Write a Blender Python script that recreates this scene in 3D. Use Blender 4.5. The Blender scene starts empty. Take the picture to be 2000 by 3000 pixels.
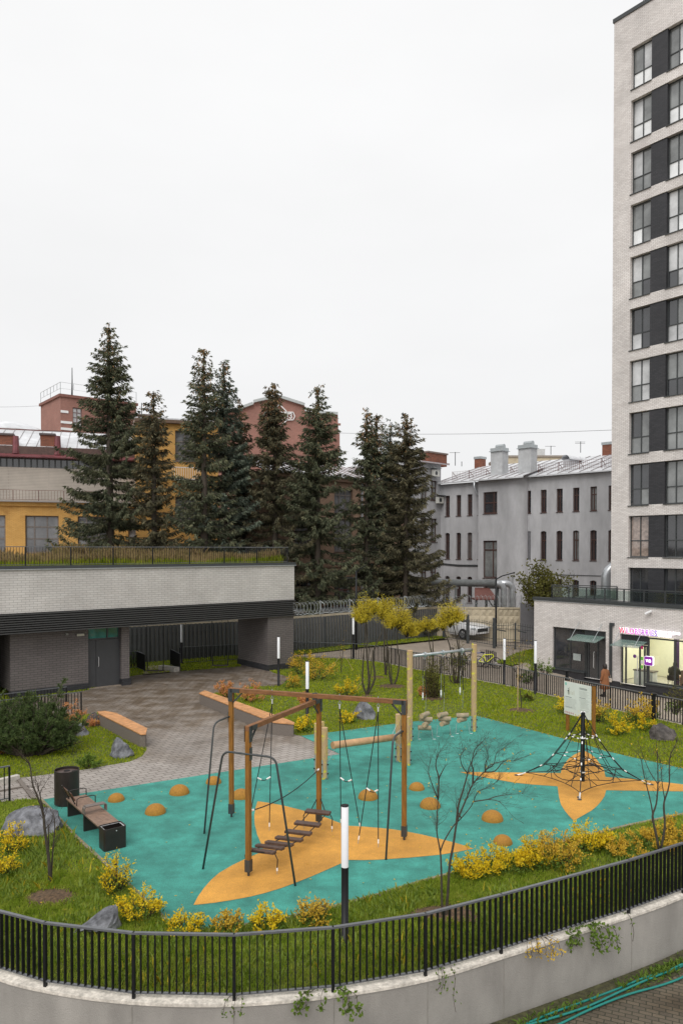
import bpy, bmesh, math, random
import numpy as np
from mathutils import Vector, Matrix
from math import radians, sin, cos, pi, sqrt, atan2
random.seed(7); rng = np.random.default_rng(7)
scene = bpy.context.scene
# ---------------------------------------------------------------- camera
H, F, PITCH, HOR = 6.3, 2200.0, radians(1.0), 1610.0
cam_d = bpy.data.cameras.new('camera'); cam = bpy.data.objects.new('camera', cam_d)
scene.collection.objects.link(cam); scene.camera = cam
cam.location = (0, 0, H); cam.rotation_euler = (pi/2 - PITCH, 0, 0)
cam_d.sensor_fit = 'HORIZONTAL'; cam_d.sensor_width = 36; cam_d.lens = 36*F/2000
CY = HOR + F*math.tan(PITCH)
cam_d.shift_y = (CY - 1500)/2000
cam_d.clip_start = 0.1; cam_d.clip_end = 2000
# ---------------------------------------------------------------- sky and sun (overcast)
SUN_EL, SUN_AZ = radians(50), radians(200)
world = bpy.data.worlds.new("World"); scene.world = world; world.use_nodes = True
wn = world.node_tree.nodes; wl = world.node_tree.links
bg = wn['Background']; bg.inputs['Strength'].default_value = 0.1
st = wn.new('ShaderNodeTexSky'); st.sky_type = 'NISHITA'; st.sun_disc = False
st.sun_elevation = SUN_EL; st.sun_rotation = SUN_AZ; st.air_density = 1.0; st.dust_density = 3.0
tc = wn.new('ShaderNodeTexCoord')
sep = wn.new('ShaderNodeSeparateXYZ'); wl.new(tc.outputs['Generated'], sep.inputs[0])
ramp = wn.new('ShaderNodeValToRGB'); wl.new(sep.outputs['Z'], ramp.inputs[0])
ramp.color_ramp.elements[0].position = 0.0; ramp.color_ramp.elements[0].color = (.735, .735, .738, 1)
ramp.color_ramp.elements[1].position = 0.55; ramp.color_ramp.elements[1].color = (.81, .81, .81, 1)
mapn = wn.new('ShaderNodeMapping'); mapn.inputs['Scale'].default_value = (1, 1, 2.6)
wl.new(tc.outputs['Generated'], mapn.inputs[0])
nz = wn.new('ShaderNodeTexNoise'); nz.inputs['Scale'].default_value = 2.2; nz.inputs['Detail'].default_value = 5
wl.new(mapn.outputs[0], nz.inputs['Vector'])
nr = wn.new('ShaderNodeMapRange'); nr.inputs[1].default_value = .3; nr.inputs[2].default_value = .7
nr.inputs[3].default_value = 9.7; nr.inputs[4].default_value = 10.35; wl.new(nz.outputs['Fac'], nr.inputs[0])
vm = wn.new('ShaderNodeVectorMath'); vm.operation = 'SCALE'
wl.new(ramp.outputs[0], vm.inputs[0]); wl.new(nr.outputs[0], vm.inputs['Scale'])
mx = wn.new('ShaderNodeMix'); mx.data_type = 'RGBA'; mx.inputs['Factor'].default_value = 0.97
wl.new(st.outputs[0], mx.inputs['A']); wl.new(vm.outputs[0], mx.inputs['B'])
wl.new(mx.outputs['Result'], bg.inputs['Color'])
sun_d = bpy.data.lights.new('sun', 'SUN'); sun = bpy.data.objects.new('sun', sun_d); scene.collection.objects.link(sun)
sun_d.energy = 1.5; sun_d.angle = radians(40); sun_d.color = (1, .97, .93)
sun.rotation_euler = (pi/2 - SUN_EL, 0, -SUN_AZ + pi)   # light comes from behind the camera, a little to the left
scene.view_settings.view_transform = 'Standard'; scene.view_settings.look = 'None'
scene.view_settings.exposure = 0.27; scene.view_settings.gamma = 1.0
# ---------------------------------------------------------------- picture <-> world helpers
def ray(px, py):
    a = (px-1000)/F; b = (CY-py)/F
    return Vector((a, cos(PITCH) + b*sin(PITCH), -sin(PITCH) + b*cos(PITCH)))
def G(px, py, z=0.0):
    d = ray(px, py); t = (z-H)/d.z
    return Vector((d.x*t, d.y*t, z))
def PD(px, py, Y):
    d = ray(px, py); t = Y/d.y
    return Vector((d.x*t, Y, H + d.z*t))
def ZAT(px, py, Y): return PD(px, py, Y).z
def FAC(px, py, o, d):
    """ray meets the vertical plane through o along unit d: returns (s along d, z)"""
    r = ray(px, py); n = Vector((-d[1], d[0]))
    t = (n.x*o[0] + n.y*o[1])/(n.x*r.x + n.y*r.y)
    p = r*t
    return (p.x-o[0])*d[0] + (p.y-o[1])*d[1], H + p.z
UX, UY = .787, .617            # site grid, right-away
VX, VY = -.617, .787           # site grid, left-away
# ---------------------------------------------------------------- objects
col = scene.collection
def tag(o, label=None, cat=None, group=None, kind=None):
    if label: o['label'] = label
    if cat: o['category'] = cat
    if group: o['group'] = group
    if kind: o['kind'] = kind
    return o
def thing(name, label, cat, loc=(0, 0, 0), rz=0, group=None):
    o = bpy.data.objects.new(name, None); col.objects.link(o); o.empty_display_size = .2
    o.location = loc; o.rotation_euler = (0, 0, rz)
    return tag(o, label, cat, group)
def wmat(o):
    if o is None: return Matrix()
    m = Matrix.Translation(o.location) @ o.rotation_euler.to_matrix().to_4x4()
    return wmat(o.parent) @ m
def link_mesh(name, me, mat, parent=None, world=False, smooth=False, origin=None):
    ob = bpy.data.objects.new(name, me); col.objects.link(ob)
    if mat is not None:
        if isinstance(mat, (list, tuple)):
            for m in mat: me.materials.append(m)
        else: me.materials.append(mat)
    if world and parent is not None: me.transform(wmat(parent).inverted())
    if origin is not None and parent is None:
        me.transform(Matrix.Translation(-Vector(origin))); ob.location = origin
    if parent is not None: ob.parent = parent
    if smooth: me.polygons.foreach_set('use_smooth', [True]*len(me.polygons))
    return ob
class MB:
    def __init__(s): s.v = []; s.f = []; s.m = []; s.cur = 0
    def face(s, pts):
        n = len(s.v); s.v += [tuple(p) for p in pts]; s.f.append(tuple(range(n, n+len(pts)))); s.m.append(s.cur)
    def add(s, vs, fs):
        n = len(s.v); s.v += [tuple(p) for p in vs]
        for f in fs: s.f.append(tuple(n+i for i in f)); s.m.append(s.cur)
    def box(s, x0, x1, y0, y1, z0, z1):
        vs = [(x0,y0,z0),(x1,y0,z0),(x1,y1,z0),(x0,y1,z0),(x0,y0,z1),(x1,y0,z1),(x1,y1,z1),(x0,y1,z1)]
        s.add(vs, [(0,3,2,1),(4,5,6,7),(0,1,5,4),(1,2,6,5),(2,3,7,6),(3,0,4,7)]); return s
    def obox(s, c, a, b, h):
        c, a, b, h = Vector(c), Vector(a), Vector(b), Vector(h)
        vs = [c+sa*a+sb*b+sh*h for sh in (-1, 1) for sa, sb in ((-1,-1),(1,-1),(1,1),(-1,1))]
        s.add(vs, [(0,3,2,1),(4,5,6,7),(0,1,5,4),(1,2,6,5),(2,3,7,6),(3,0,4,7)]); return s
    def bar(s, p0, p1, w, d, ref=(0, 0, 1)):
        p0, p1 = Vector(p0), Vector(p1); t = p1-p0; L = t.length; t /= max(L, 1e-9); r = Vector(ref)
        if abs(t.dot(r.normalized())) > .98: r = Vector((1, 0, 0))
        a = t.cross(r).normalized(); b = a.cross(t)
        s.obox((p0+p1)/2, a*w/2, b*d/2, t*L/2); return s
    def tube(s, pts, r, n=8, cap=True):
        pts = [Vector(p) for p in pts]; m = len(pts)
        rs = r if isinstance(r, (list, tuple)) else [r]*m
        base = len(s.v); prev = None
        for i, p in enumerate(pts):
            t = (pts[min(i+1, m-1)] - pts[max(i-1, 0)]).normalized()
            if prev is None:
                a = t.orthogonal().normalized()
            else:
                a = (prev - t*prev.dot(t))
                a = a.normalized() if a.length > 1e-6 else t.orthogonal().normalized()
            prev = a; b = t.cross(a)
            for k in range(n):
                q = 2*pi*k/n
                s.v.append(tuple(p + (a*cos(q) + b*sin(q))*rs[i]))
        for i in range(m-1):
            for k in range(n):
                k2 = (k+1) % n
                s.f.append((base+i*n+k, base+i*n+k2, base+(i+1)*n+k2, base+(i+1)*n+k)); s.m.append(s.cur)
        if cap:
            s.f.append(tuple(base+k for k in range(n))[::-1]); s.m.append(s.cur)
            s.f.append(tuple(base+(m-1)*n+k for k in range(n))); s.m.append(s.cur)
        return s
    def cyl(s, p0, p1, r, n=12, r1=None): return s.tube([p0, p1], [r, r if r1 is None else r1], n)
    def lathe(s, c, prof, n=20, closed=False):
        base = len(s.v)
        for (r, z) in prof:
            for k in range(n):
                q = 2*pi*k/n; s.v.append((c[0]+r*cos(q), c[1]+r*sin(q), c[2]+z))
        for i in range(len(prof)-1):
            for k in range(n):
                k2 = (k+1) % n
                s.f.append((base+i*n+k, base+i*n+k2, base+(i+1)*n+k2, base+(i+1)*n+k)); s.m.append(s.cur)
        return s
    def prism(s, poly, z0, z1):
        n = len(poly); b = len(s.v)
        s.v += [(p[0], p[1], z0) for p in poly] + [(p[0], p[1], z1) for p in poly]
        area = sum(poly[i][0]*poly[(i+1) % n][1] - poly[(i+1) % n][0]*poly[i][1] for i in range(n))
        fl = area < 0
        bot = tuple(range(b, b+n)); top = tuple(range(b+n, b+2*n))
        s.f += [bot if fl else bot[::-1], top[::-1] if fl else top]; s.m += [s.cur]*2
        for i in range(n):
            j = (i+1) % n; q = (b+i, b+j, b+n+j, b+n+i)
            s.f.append(q[::-1] if fl else q); s.m.append(s.cur)
        return s
    def mesh(s, name):
        me = bpy.data.meshes.new(name); me.from_pydata(s.v, [], s.f); me.update()
        if any(s.m): me.polygons.foreach_set('material_index', s.m)
        return me
    def build(s, name, mat, parent=None, world=False, smooth=False, origin=None, bevel=0):
        ob = link_mesh(name, s.mesh(name), mat, parent, world, smooth, origin)
        if bevel:
            md = ob.modifiers.new('bevel', 'BEVEL'); md.width = bevel; md.segments = 2; md.limit_method = 'ANGLE'
        return ob
def np_mesh(name, V, k, mat, parent=None, world=False, origin=None, smooth=False):
    """V: (N*k,3) vertices, N faces of k corners"""
    V = np.ascontiguousarray(V, dtype=np.float32).reshape(-1, 3); n = len(V)//k
    me = bpy.data.meshes.new(name); me.vertices.add(len(V)); me.vertices.foreach_set('co', V.ravel())
    me.loops.add(n*k); me.loops.foreach_set('vertex_index', np.arange(n*k, dtype=np.int32))
    me.polygons.add(n); me.polygons.foreach_set('loop_start', np.arange(0, n*k, k, dtype=np.int32))
    me.update(calc_edges=True); me.validate()
    return link_mesh(name, me, mat, parent, world, smooth, origin)
# ---------------------------------------------------------------- materials
MATS = {}
def _nt(name):
    m = bpy.data.materials.new(name); m.use_nodes = True; nt = m.node_tree
    return m, nt, nt.nodes, nt.links, nt.nodes['Principled BSDF']
def tint(c, k): return tuple(min(1, max(0, x*k)) for x in c[:3]) + (1,)
def M(name, base, rough=.6, metal=0, var=.18, scale=6, bump=0, bscale=40, spec=.5, col2=None, big=0, stretch=None, coat=0, speck=0):
    """painted / natural surface: two scales of colour noise plus optional bump"""
    m, nt, N, L, P = _nt(name)
    tcn = N.new('ShaderNodeTexCoord'); vec = tcn.outputs['Object']
    if stretch:
        mp = N.new('ShaderNodeMapping'); mp.inputs['Scale'].default_value = stretch; L.new(vec, mp.inputs[0]); vec = mp.outputs[0]
    n1 = N.new('ShaderNodeTexNoise'); n1.inputs['Scale'].default_value = scale; n1.inputs['Detail'].default_value = 6
    n1.inputs['Roughness'].default_value = .65; L.new(vec, n1.inputs['Vector'])
    r = N.new('ShaderNodeValToRGB'); L.new(n1.outputs['Fac'], r.inputs[0])
    a = tint(base, 1-var); b = tint(col2, 1) if col2 else tint(base, 1+var)
    r.color_ramp.elements[0].position = .32; r.color_ramp.elements[0].color = a
    r.color_ramp.elements[1].position = .68; r.color_ramp.elements[1].color = b
    out = r.outputs[0]
    if big:
        n2 = N.new('ShaderNodeTexNoise'); n2.inputs['Scale'].default_value = big; n2.inputs['Detail'].default_value = 4; L.new(vec, n2.inputs['Vector'])
        mr = N.new('ShaderNodeMapRange'); mr.inputs[1].default_value = .35; mr.inputs[2].default_value = .65; mr.inputs[3].default_value = .82; mr.inputs[4].default_value = 1.12
        L.new(n2.outputs['Fac'], mr.inputs[0]); v = N.new('ShaderNodeVectorMath'); v.operation = 'SCALE'
        L.new(out, v.inputs[0]); L.new(mr.outputs[0], v.inputs['Scale']); out = v.outputs[0]
    if speck:     # rubber granules of slightly different colours
        n5 = N.new('ShaderNodeTexNoise'); n5.inputs['Scale'].default_value = speck; n5.inputs['Detail'].default_value = 2; L.new(vec, n5.inputs['Vector'])
        m5 = N.new('ShaderNodeMapRange'); m5.inputs[1].default_value = .35; m5.inputs[2].default_value = .65; m5.inputs[3].default_value = .72; m5.inputs[4].default_value = 1.28
        L.new(n5.outputs['Fac'], m5.inputs[0]); v5 = N.new('ShaderNodeVectorMath'); v5.operation = 'SCALE'; L.new(out, v5.inputs[0]); L.new(m5.outputs[0], v5.inputs['Scale']); out = v5.outputs[0]
    L.new(out, P.inputs['Base Color'])
    rr = N.new('ShaderNodeMapRange'); rr.inputs[3].default_value = max(.02, rough-.1); rr.inputs[4].default_value = min(1, rough+.1)
    L.new(n1.outputs['Fac'], rr.inputs[0]); L.new(rr.outputs[0], P.inputs['Roughness'])
    P.inputs['Metallic'].default_value = metal; P.inputs['Specular IOR Level'].default_value = spec
    P.inputs['Coat Weight'].default_value = coat
    if bump:
        n3 = N.new('ShaderNodeTexNoise'); n3.inputs['Scale'].default_value = bscale; n3.inputs['Detail'].default_value = 4; L.new(vec, n3.inputs['Vector'])
        bp = N.new('ShaderNodeBump'); bp.inputs['Strength'].default_value = bump; bp.inputs['Distance'].default_value = .02
        L.new(n3.outputs['Fac'], bp.inputs['Height']); L.new(bp.outputs[0], P.inputs['Normal'])
    return m
def BRICK(name, c1, c2, mortar, bw=.25, bh=.072, ms=.009, rough=.75, rot=None, flat=False, big=.4, offset=.5, bump=.5, stain=None, shade_wet=None):
    """brick or paver pattern. walls: (x+y, z) in the object's own frame; flat: (x, y)"""
    m, nt, N, L, P = _nt(name)
    tcn = N.new('ShaderNodeTexCoord'); vec = tcn.outputs['Object']
    if flat:
        mp = N.new('ShaderNodeMapping'); mp.inputs['Rotation'].default_value = (0, 0, rot or 0); L.new(vec, mp.inputs[0]); bv = mp.outputs[0]
    else:
        sp = N.new('ShaderNodeSeparateXYZ'); L.new(vec, sp.inputs[0])
        ad = N.new('ShaderNodeMath'); L.new(sp.outputs['X'], ad.inputs[0]); L.new(sp.outputs['Y'], ad.inputs[1])
        cb = N.new('ShaderNodeCombineXYZ'); L.new(ad.outputs[0], cb.inputs['X']); L.new(sp.outputs['Z'], cb.inputs['Y']); bv = cb.outputs[0]
    bt = N.new('ShaderNodeTexBrick'); L.new(bv, bt.inputs['Vector'])
    bt.offset = offset
    bt.inputs['Scale'].default_value = 1; bt.inputs['Brick Width'].default_value = bw; bt.inputs['Row Height'].default_value = bh
    bt.inputs['Mortar Size'].default_value = ms; bt.inputs['Mortar Smooth'].default_value = .2
    bt.inputs['Color1'].default_value = tint(c1, 1); bt.inputs['Color2'].default_value = tint(c2, 1); bt.inputs['Mortar'].default_value = tint(mortar, 1)
    n2 = N.new('ShaderNodeTexNoise'); n2.inputs['Scale'].default_value = big; n2.inputs['Detail'].default_value = 8; n2.inputs['Roughness'].default_value = .7; L.new(vec, n2.inputs['Vector'])
    mr = N.new('ShaderNodeMapRange'); mr.inputs[1].default_value = .3; mr.inputs[2].default_value = .7; mr.inputs[3].default_value = .8; mr.inputs[4].default_value = 1.15
    L.new(n2.outputs['Fac'], mr.inputs[0]); v = N.new('ShaderNodeVectorMath'); v.operation = 'SCALE'
    L.new(bt.outputs['Color'], v.inputs[0]); L.new(mr.outputs[0], v.inputs['Scale']); out = v.outputs[0]
    if stain:
        n4 = N.new('ShaderNodeTexNoise'); n4.inputs['Scale'].default_value = stain[1]; n4.inputs['Detail'].default_value = 7; L.new(vec, n4.inputs['Vector'])
        r4 = N.new('ShaderNodeMapRange'); r4.inputs[1].default_value = stain[2]; r4.inputs[2].default_value = stain[2]+.14; L.new(n4.outputs['Fac'], r4.inputs[0])
        fac = r4.outputs[0]
        if shade_wet:      # shade near the building and rain damp put into the colour, ragged edge
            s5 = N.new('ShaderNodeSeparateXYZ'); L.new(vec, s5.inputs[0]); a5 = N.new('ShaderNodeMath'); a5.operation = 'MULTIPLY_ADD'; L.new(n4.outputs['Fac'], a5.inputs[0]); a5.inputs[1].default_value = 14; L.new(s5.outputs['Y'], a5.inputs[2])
            r5 = N.new('ShaderNodeMapRange'); r5.inputs[1].default_value = shade_wet[0]+7; r5.inputs[2].default_value = shade_wet[1]+7; r5.inputs[3].default_value = 0; r5.inputs[4].default_value = 1; L.new(a5.outputs[0], r5.inputs[0]); 
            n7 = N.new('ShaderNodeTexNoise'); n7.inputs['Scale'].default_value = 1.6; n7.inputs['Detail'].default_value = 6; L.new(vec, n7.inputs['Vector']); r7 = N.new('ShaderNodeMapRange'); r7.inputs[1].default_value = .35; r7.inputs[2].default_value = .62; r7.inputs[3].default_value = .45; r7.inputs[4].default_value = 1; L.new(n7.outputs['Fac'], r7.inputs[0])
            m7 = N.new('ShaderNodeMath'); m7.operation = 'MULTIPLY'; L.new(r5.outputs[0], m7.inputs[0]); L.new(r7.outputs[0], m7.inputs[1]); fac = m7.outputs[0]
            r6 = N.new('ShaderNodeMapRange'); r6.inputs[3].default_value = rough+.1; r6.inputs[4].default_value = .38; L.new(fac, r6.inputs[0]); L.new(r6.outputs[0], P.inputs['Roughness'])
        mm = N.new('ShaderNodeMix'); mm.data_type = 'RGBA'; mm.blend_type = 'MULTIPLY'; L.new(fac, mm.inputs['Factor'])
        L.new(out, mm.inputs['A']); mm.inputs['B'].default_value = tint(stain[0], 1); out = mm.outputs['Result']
    L.new(out, P.inputs['Base Color'])
    if not shade_wet: P.inputs['Roughness'].default_value = rough
    if bump:
        bp = N.new('ShaderNodeBump'); bp.inputs['Strength'].default_value = bump; bp.inputs['Distance'].default_value = .008; bp.invert = True
        L.new(bt.outputs['Fac'], bp.inputs['Height']); L.new(bp.outputs[0], P.inputs['Normal'])
    return m
def LEAF(name, cols, scale=9, rough=.6, trans=.25, detail=8):
    """foliage: leaf-to-leaf colour changes"""
    m, nt, N, L, P = _nt(name)
    tcn = N.new('ShaderNodeTexCoord')
    n1 = N.new('ShaderNodeTexNoise'); n1.inputs['Scale'].default_value = scale; n1.inputs['Detail'].default_value = detail; n1.inputs['Roughness'].default_value = .8 if detail > 4 else .55
    L.new(tcn.outputs['Object'], n1.inputs['Vector'])
    r = N.new('ShaderNodeValToRGB'); L.new(n1.outputs['Fac'], r.inputs[0]); cr = r.color_ramp
    k = len(cols)
    while len(cr.elements) < k: cr.elements.new(.5)
    for i, c in enumerate(cols): cr.elements[i].position = .3 + .4*i/(k-1); cr.elements[i].color = tint(c, 1)
    L.new(r.outputs[0], P.inputs['Base Color']); P.inputs['Roughness'].default_value = rough; P.inputs['Specular IOR Level'].default_value = .12
    if trans:
        tr = N.new('ShaderNodeBsdfTranslucent'); L.new(r.outputs[0], tr.inputs[0]); ms = N.new('ShaderNodeMixShader'); ms.inputs[0].default_value = trans
        L.new(P.outputs[0], ms.inputs[1]); L.new(tr.outputs[0], ms.inputs[2]); L.new(ms.outputs[0], N['Material Output'].inputs[0])
    return m
def GLASS(name, tintc=(.9, .95, .93), rough=.0, amount=.85):
    """clear pane: see-through with a reflection that grows at grazing angles"""
    m, nt, N, L, P = _nt(name)
    t = N.new('ShaderNodeBsdfTransparent'); t.inputs[0].default_value = tint(tintc, 1)
    g = N.new('ShaderNodeBsdfGlossy'); g.inputs['Roughness'].default_value = rough
    fr = N.new('ShaderNodeFresnel'); fr.inputs[0].default_value = 1.6
    ms = N.new('ShaderNodeMixShader'); L.new(fr.outputs[0], ms.inputs[0]); L.new(t.outputs[0], ms.inputs[1]); L.new(g.outputs[0], ms.inputs[2])
    L.new(ms.outputs[0], N['Material Output'].inputs[0]); return m
def EMIT(name, colr, s):
    m, nt, N, L, P = _nt(name)
    P.inputs['Base Color'].default_value = tint(colr, 1); P.inputs['Emission Color'].default_value = tint(colr, 1); P.inputs['Emission Strength'].default_value = s
    return m
def WINDOW(name, base, ior=1.9, var=.3, scale=1.2):
    m = M(name, base, rough=.12, var=var, scale=scale, spec=.5)
    P = m.node_tree.nodes['Principled BSDF']; P.inputs['IOR'].default_value = ior
    for l in list(m.node_tree.links):
        if l.to_socket == P.inputs['Roughness']: m.node_tree.links.remove(l)
    P.inputs['Roughness'].default_value = .05
    return m
rubber_teal = M('rubber_teal', (.050, .275, .225), .85, var=.22, scale=2.2, bump=.6, bscale=130, big=.55, speck=95)
rubber_orange = M('rubber_orange', (.62, .305, .055), .85, var=.12, scale=3, bump=.6, bscale=130, big=.6, speck=95)
dome_orange = M('dome_orange', (.37, .175, .022), .75, var=.2, scale=25, bump=.5, bscale=120)
soil = M('lawn_soil', (.075, .095, .016), .9, var=.45, scale=7, bump=.8, bscale=12, col2=(.14, .17, .025))
paver = BRICK('pavers', (.36, .325, .295), (.29, .26, .235), (.13, .11, .095), bw=.3, bh=.2, ms=.012, rough=.55, rot=-radians(38.1), flat=True, big=.3, stain=((.50, .42, .33), .5, .40), shade_wet=(21.5, 27))  # far end: tint holds the shade by the building plus damp
paver_low = BRICK('pavers_low', (.15, .118, .082), (.10, .08, .058), (.045, .042, .025), bw=.20, bh=.10, ms=.010, rough=.6, rot=radians(24), flat=True, big=.8, stain=((.55, .5, .42), .5, .5))
path_m = M('path_surface', (.30, .25, .20), .8, var=.12, scale=1.5, bump=.2, bscale=30, big=.15)
white_brick = BRICK('white_brick', (.78, .745, .72), (.66, .62, .595), (.40, .37, .355), bw=.25, bh=.075, ms=.010)
grey_brick_light = BRICK('pale_grey_brick', (.60, .58, .555), (.55, .525, .50), (.38, .365, .345), bw=.32, bh=.10, ms=.010)
dark_brick = BRICK('dark_brick', (.040, .040, .046), (.026, .027, .032), (.016, .016, .018), bw=.25, bh=.075, ms=.01, rough=.6)
brown_brick = BRICK('brown_grey_brick', (.165, .145, .14), (.14, .125, .12), (.085, .075, .075), bw=.32, bh=.10, ms=.012, rough=.7)
red_brick = BRICK('red_brick', (.34, .155, .12), (.29, .13, .10), (.30, .20, .17), bw=.3, bh=.1, ms=.012, rough=.85)
chim_brick = BRICK('chimney_brick', (.32, .10, .05), (.22, .065, .035), (.13, .09, .07), bw=.27, bh=.09, ms=.014, rough=.85)
tan_brick = BRICK('tan_brick', (.46, .30, .20), (.36, .22, .15), (.22, .15, .11), bw=.27, bh=.09, ms=.014, rough=.85)
yellow_wall = BRICK('yellow_painted_brick', (.66, .38, .11), (.60, .33, .085), (.44, .25, .08), bw=.27, bh=.09, ms=.010, rough=.8, stain=((.7, .62, .55), .6, .56))
stucco = M('grey_stucco', (.46, .46, .475), .85, var=.12, scale=1.6, bump=.25, bscale=25, big=.35, stretch=(1, 1, .35))
wall_gray = M('retaining_concrete', (.33, .31, .285), .85, var=.10, scale=2.5, bump=.5, bscale=90, big=1.0, stretch=(1, 1, .45))
coping_m = M('coping_stone', (.66, .61, .54), .8, var=.3, scale=14, bump=.3, bscale=30, big=3)
black_metal = M('black_metal', (.009, .0095, .011), .45, var=.2, scale=8, spec=.3)
black_metal_top = M('rail_sheen_metal', (.11, .115, .125), .32, var=.2, scale=8, spec=.8)  # lighter than the bars: reflected sky put into the base colour
dark_gray_metal = M('dark_grey_metal', (.045, .05, .052), .45, var=.15, scale=6)
fence_gray = M('fence_grey', (.085, .09, .093), .5, var=.12, scale=3)
galv = M('galvanised', (.42, .45, .46), .35, metal=.5, var=.15, scale=12)
tin_dark = M('slat_dark', (.055, .055, .055), .4, var=.1)
steel = M('bright_steel', (.75, .75, .76), .3, metal=.4, var=.08)
white_clamp = M('white_clamp', (.85, .85, .85), .4, var=.03)
rope_m = M('black_rope', (.012, .013, .014), .75, var=.3, scale=60)
wood_post = M('orange_brown_wood', (.26, .115, .022), .65, var=.4, scale=5, stretch=(9, 9, .7), spec=.3)
wood_beam = M('brown_wood_beam', (.21, .095, .038), .6, var=.35, scale=4, stretch=(1.2, 1.2, 5), spec=.35)
plank_m = M('dark_plank', (.085, .05, .038), .5, var=.3, scale=12)
log_pale = M('pale_log', (.47, .32, .17), .7, var=.2, scale=6, stretch=(8, 8, .7), bump=.2)
log_beam_m = M('balance_log_wood', (.50, .30, .155), .65, var=.2, scale=5, bump=.15)
log_grey = M('weathered_log', (.33, .27, .18), .75, var=.25, scale=8, bump=.25)
bark_end = M('log_end_wood', (.45, .33, .2), .8, var=.3, scale=20)
paint_yellow = M('yellow_paint', (.62, .55, .06), .6, var=.15, scale=8)
bench_wood = M('bench_larch', (.54, .27, .115), .6, var=.3, scale=5, stretch=(1, 1, 1), bump=.15)
bench_conc = M('bench_concrete', (.17, .145, .125), .85, var=.35, scale=60, bump=.2, bscale=60)
slat_wood = M('bench_slats_wood', (.24, .155, .11), .6, var=.3, scale=10)
bench_metal = M('bench_metal_brown', (.022, .016, .014), .45, var=.2)
bench_leather = M('armrest_brown', (.16, .13, .115), .4, var=.1)
white_paint = M('white_paint', (.82, .83, .84), .35, var=.03)
lamp_white = M('lamp_diffuser_white', (.86, .87, .9), .4, var=.02)
rock_m = M('rock_grey', (.07, .073, .083), .7, var=.5, scale=5, bump=1.0, bscale=9, col2=(.25, .255, .28), big=2.2)
rock_dark = M('rock_dark', (.045, .038, .036), .8, var=.5, scale=3, bump=.6, bscale=9, col2=(.15, .13, .12), big=1.2)
bark = M('bark', (.07, .055, .042), .85, var=.4, scale=20, bump=.4, bscale=30)
bark_grey = M('bark_grey', (.055, .045, .032), .85, var=.35, scale=14, bump=.4)
twig_m = M('twig', (.045, .028, .02), .8, var=.4, scale=20)
mulch_m = M('mulch', (.065, .04, .022), .95, var=.6, scale=18, bump=1, bscale=25, col2=(.17, .105, .055))
grass_near = LEAF('grass_green', [(.15, .24, .022), (.30, .42, .04), (.46, .54, .08), (.64, .60, .20)], 4, .8, .45)
grass_mid = LEAF('grass_yellow_green', [(.18, .25, .016), (.29, .38, .022), (.41, .46, .035), (.54, .51, .08)], 2.2, .8, .45)  # yellower green for the lawn further back
grass_dry = LEAF('grass_dry', [(.22, .24, .06), (.38, .31, .13), (.50, .36, .19), (.60, .47, .28)], 1.3, .7, .25)
leaf_yellow = LEAF('leaf_yellow', [(.38, .32, .03), (.68, .52, .02), (.84, .62, .03), (.92, .72, .05)], 14, .55, .3)
leaf_gold = LEAF('leaf_gold_brown', [(.22, .18, .03), (.52, .34, .04), (.76, .52, .06), (.82, .64, .08)], 9, .6, .3)
leaf_orange = LEAF('flower_salmon', [(.42, .15, .06), (.62, .28, .12), (.72, .42, .2)], 20, .7, .2)
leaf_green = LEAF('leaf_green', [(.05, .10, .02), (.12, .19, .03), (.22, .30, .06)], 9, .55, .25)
leaf_weed = LEAF('weed_leaf', [(.13, .22, .035), (.28, .38, .07), (.46, .52, .15)], 7, .7, .4)
leaf_olive = LEAF('leaf_olive', [(.05, .055, .015), (.12, .12, .03), (.24, .20, .05)], 6, .55, .25)
leaf_willow = LEAF('leaf_willow', [(.26, .25, .04), (.48, .41, .04), (.72, .57, .05), (.84, .70, .10)], 11, .55, .3)
needle_dark = LEAF('needle_dark_green', [(.030, .036, .023), (.070, .081, .050), (.14, .15, .09), (.22, .21, .12)], 2.2, .95, .12, 4)
needle_brown = LEAF('needle_brown_green', [(.034, .035, .022), (.078, .075, .047), (.15, .135, .08), (.23, .20, .11)], 2.0, .95, .12, 4)
needle_blue = LEAF('needle_blue_green', [(.028, .037, .028), (.070, .090, .068), (.15, .18, .14), (.24, .27, .19)], 2.3, .95, .12, 4)
cone_m = M('spruce_cones', (.26, .14, .06), .8, var=.4, scale=4, col2=(.44, .26, .12))
pine_m = LEAF('pine_needles', [(.018, .034, .012), (.05, .08, .026), (.10, .14, .045), (.18, .22, .06)], 5, .6, .1)
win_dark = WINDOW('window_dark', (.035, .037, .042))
win_mid = WINDOW('window_mid', (.19, .20, .20), var=.45, scale=.7)  # grey base colour holds a painted-in sky reflection
win_pale = WINDOW('window_pale', (.50, .51, .52), var=.45, scale=.5)  # sky reflection and white ceilings put into the pane colour
win_white = WINDOW('window_white_room', (.80, .82, .83), var=.2, scale=.8)
win_curtain = WINDOW('window_curtain', (.30, .24, .21), var=.35, scale=5)
win_green = WINDOW('window_teal', (.02, .13, .11))
win_factory = WINDOW('factory_glass', (.12, .12, .125), var=.5, scale=.7)
glass_clear = GLASS('clear_glass'); glass_green = GLASS('green_glass', (.86, .92, .90), .1)
canopy_glass = M('canopy_glass', (.22, .32, .29), .15, var=.1, spec=.8); canopy_glass.node_tree.nodes['Principled BSDF'].inputs['Alpha'].default_value = .5
roof_tin = M('tin_roof', (.62, .63, .65), .38, metal=.15, var=.12, scale=1.2, big=.3)
roof_seam = M('roof_seam', (.30, .27, .27), .5, var=.2)
roof_red = M('red_tin', (.17, .045, .052), .35, var=.35, scale=2)
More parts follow.
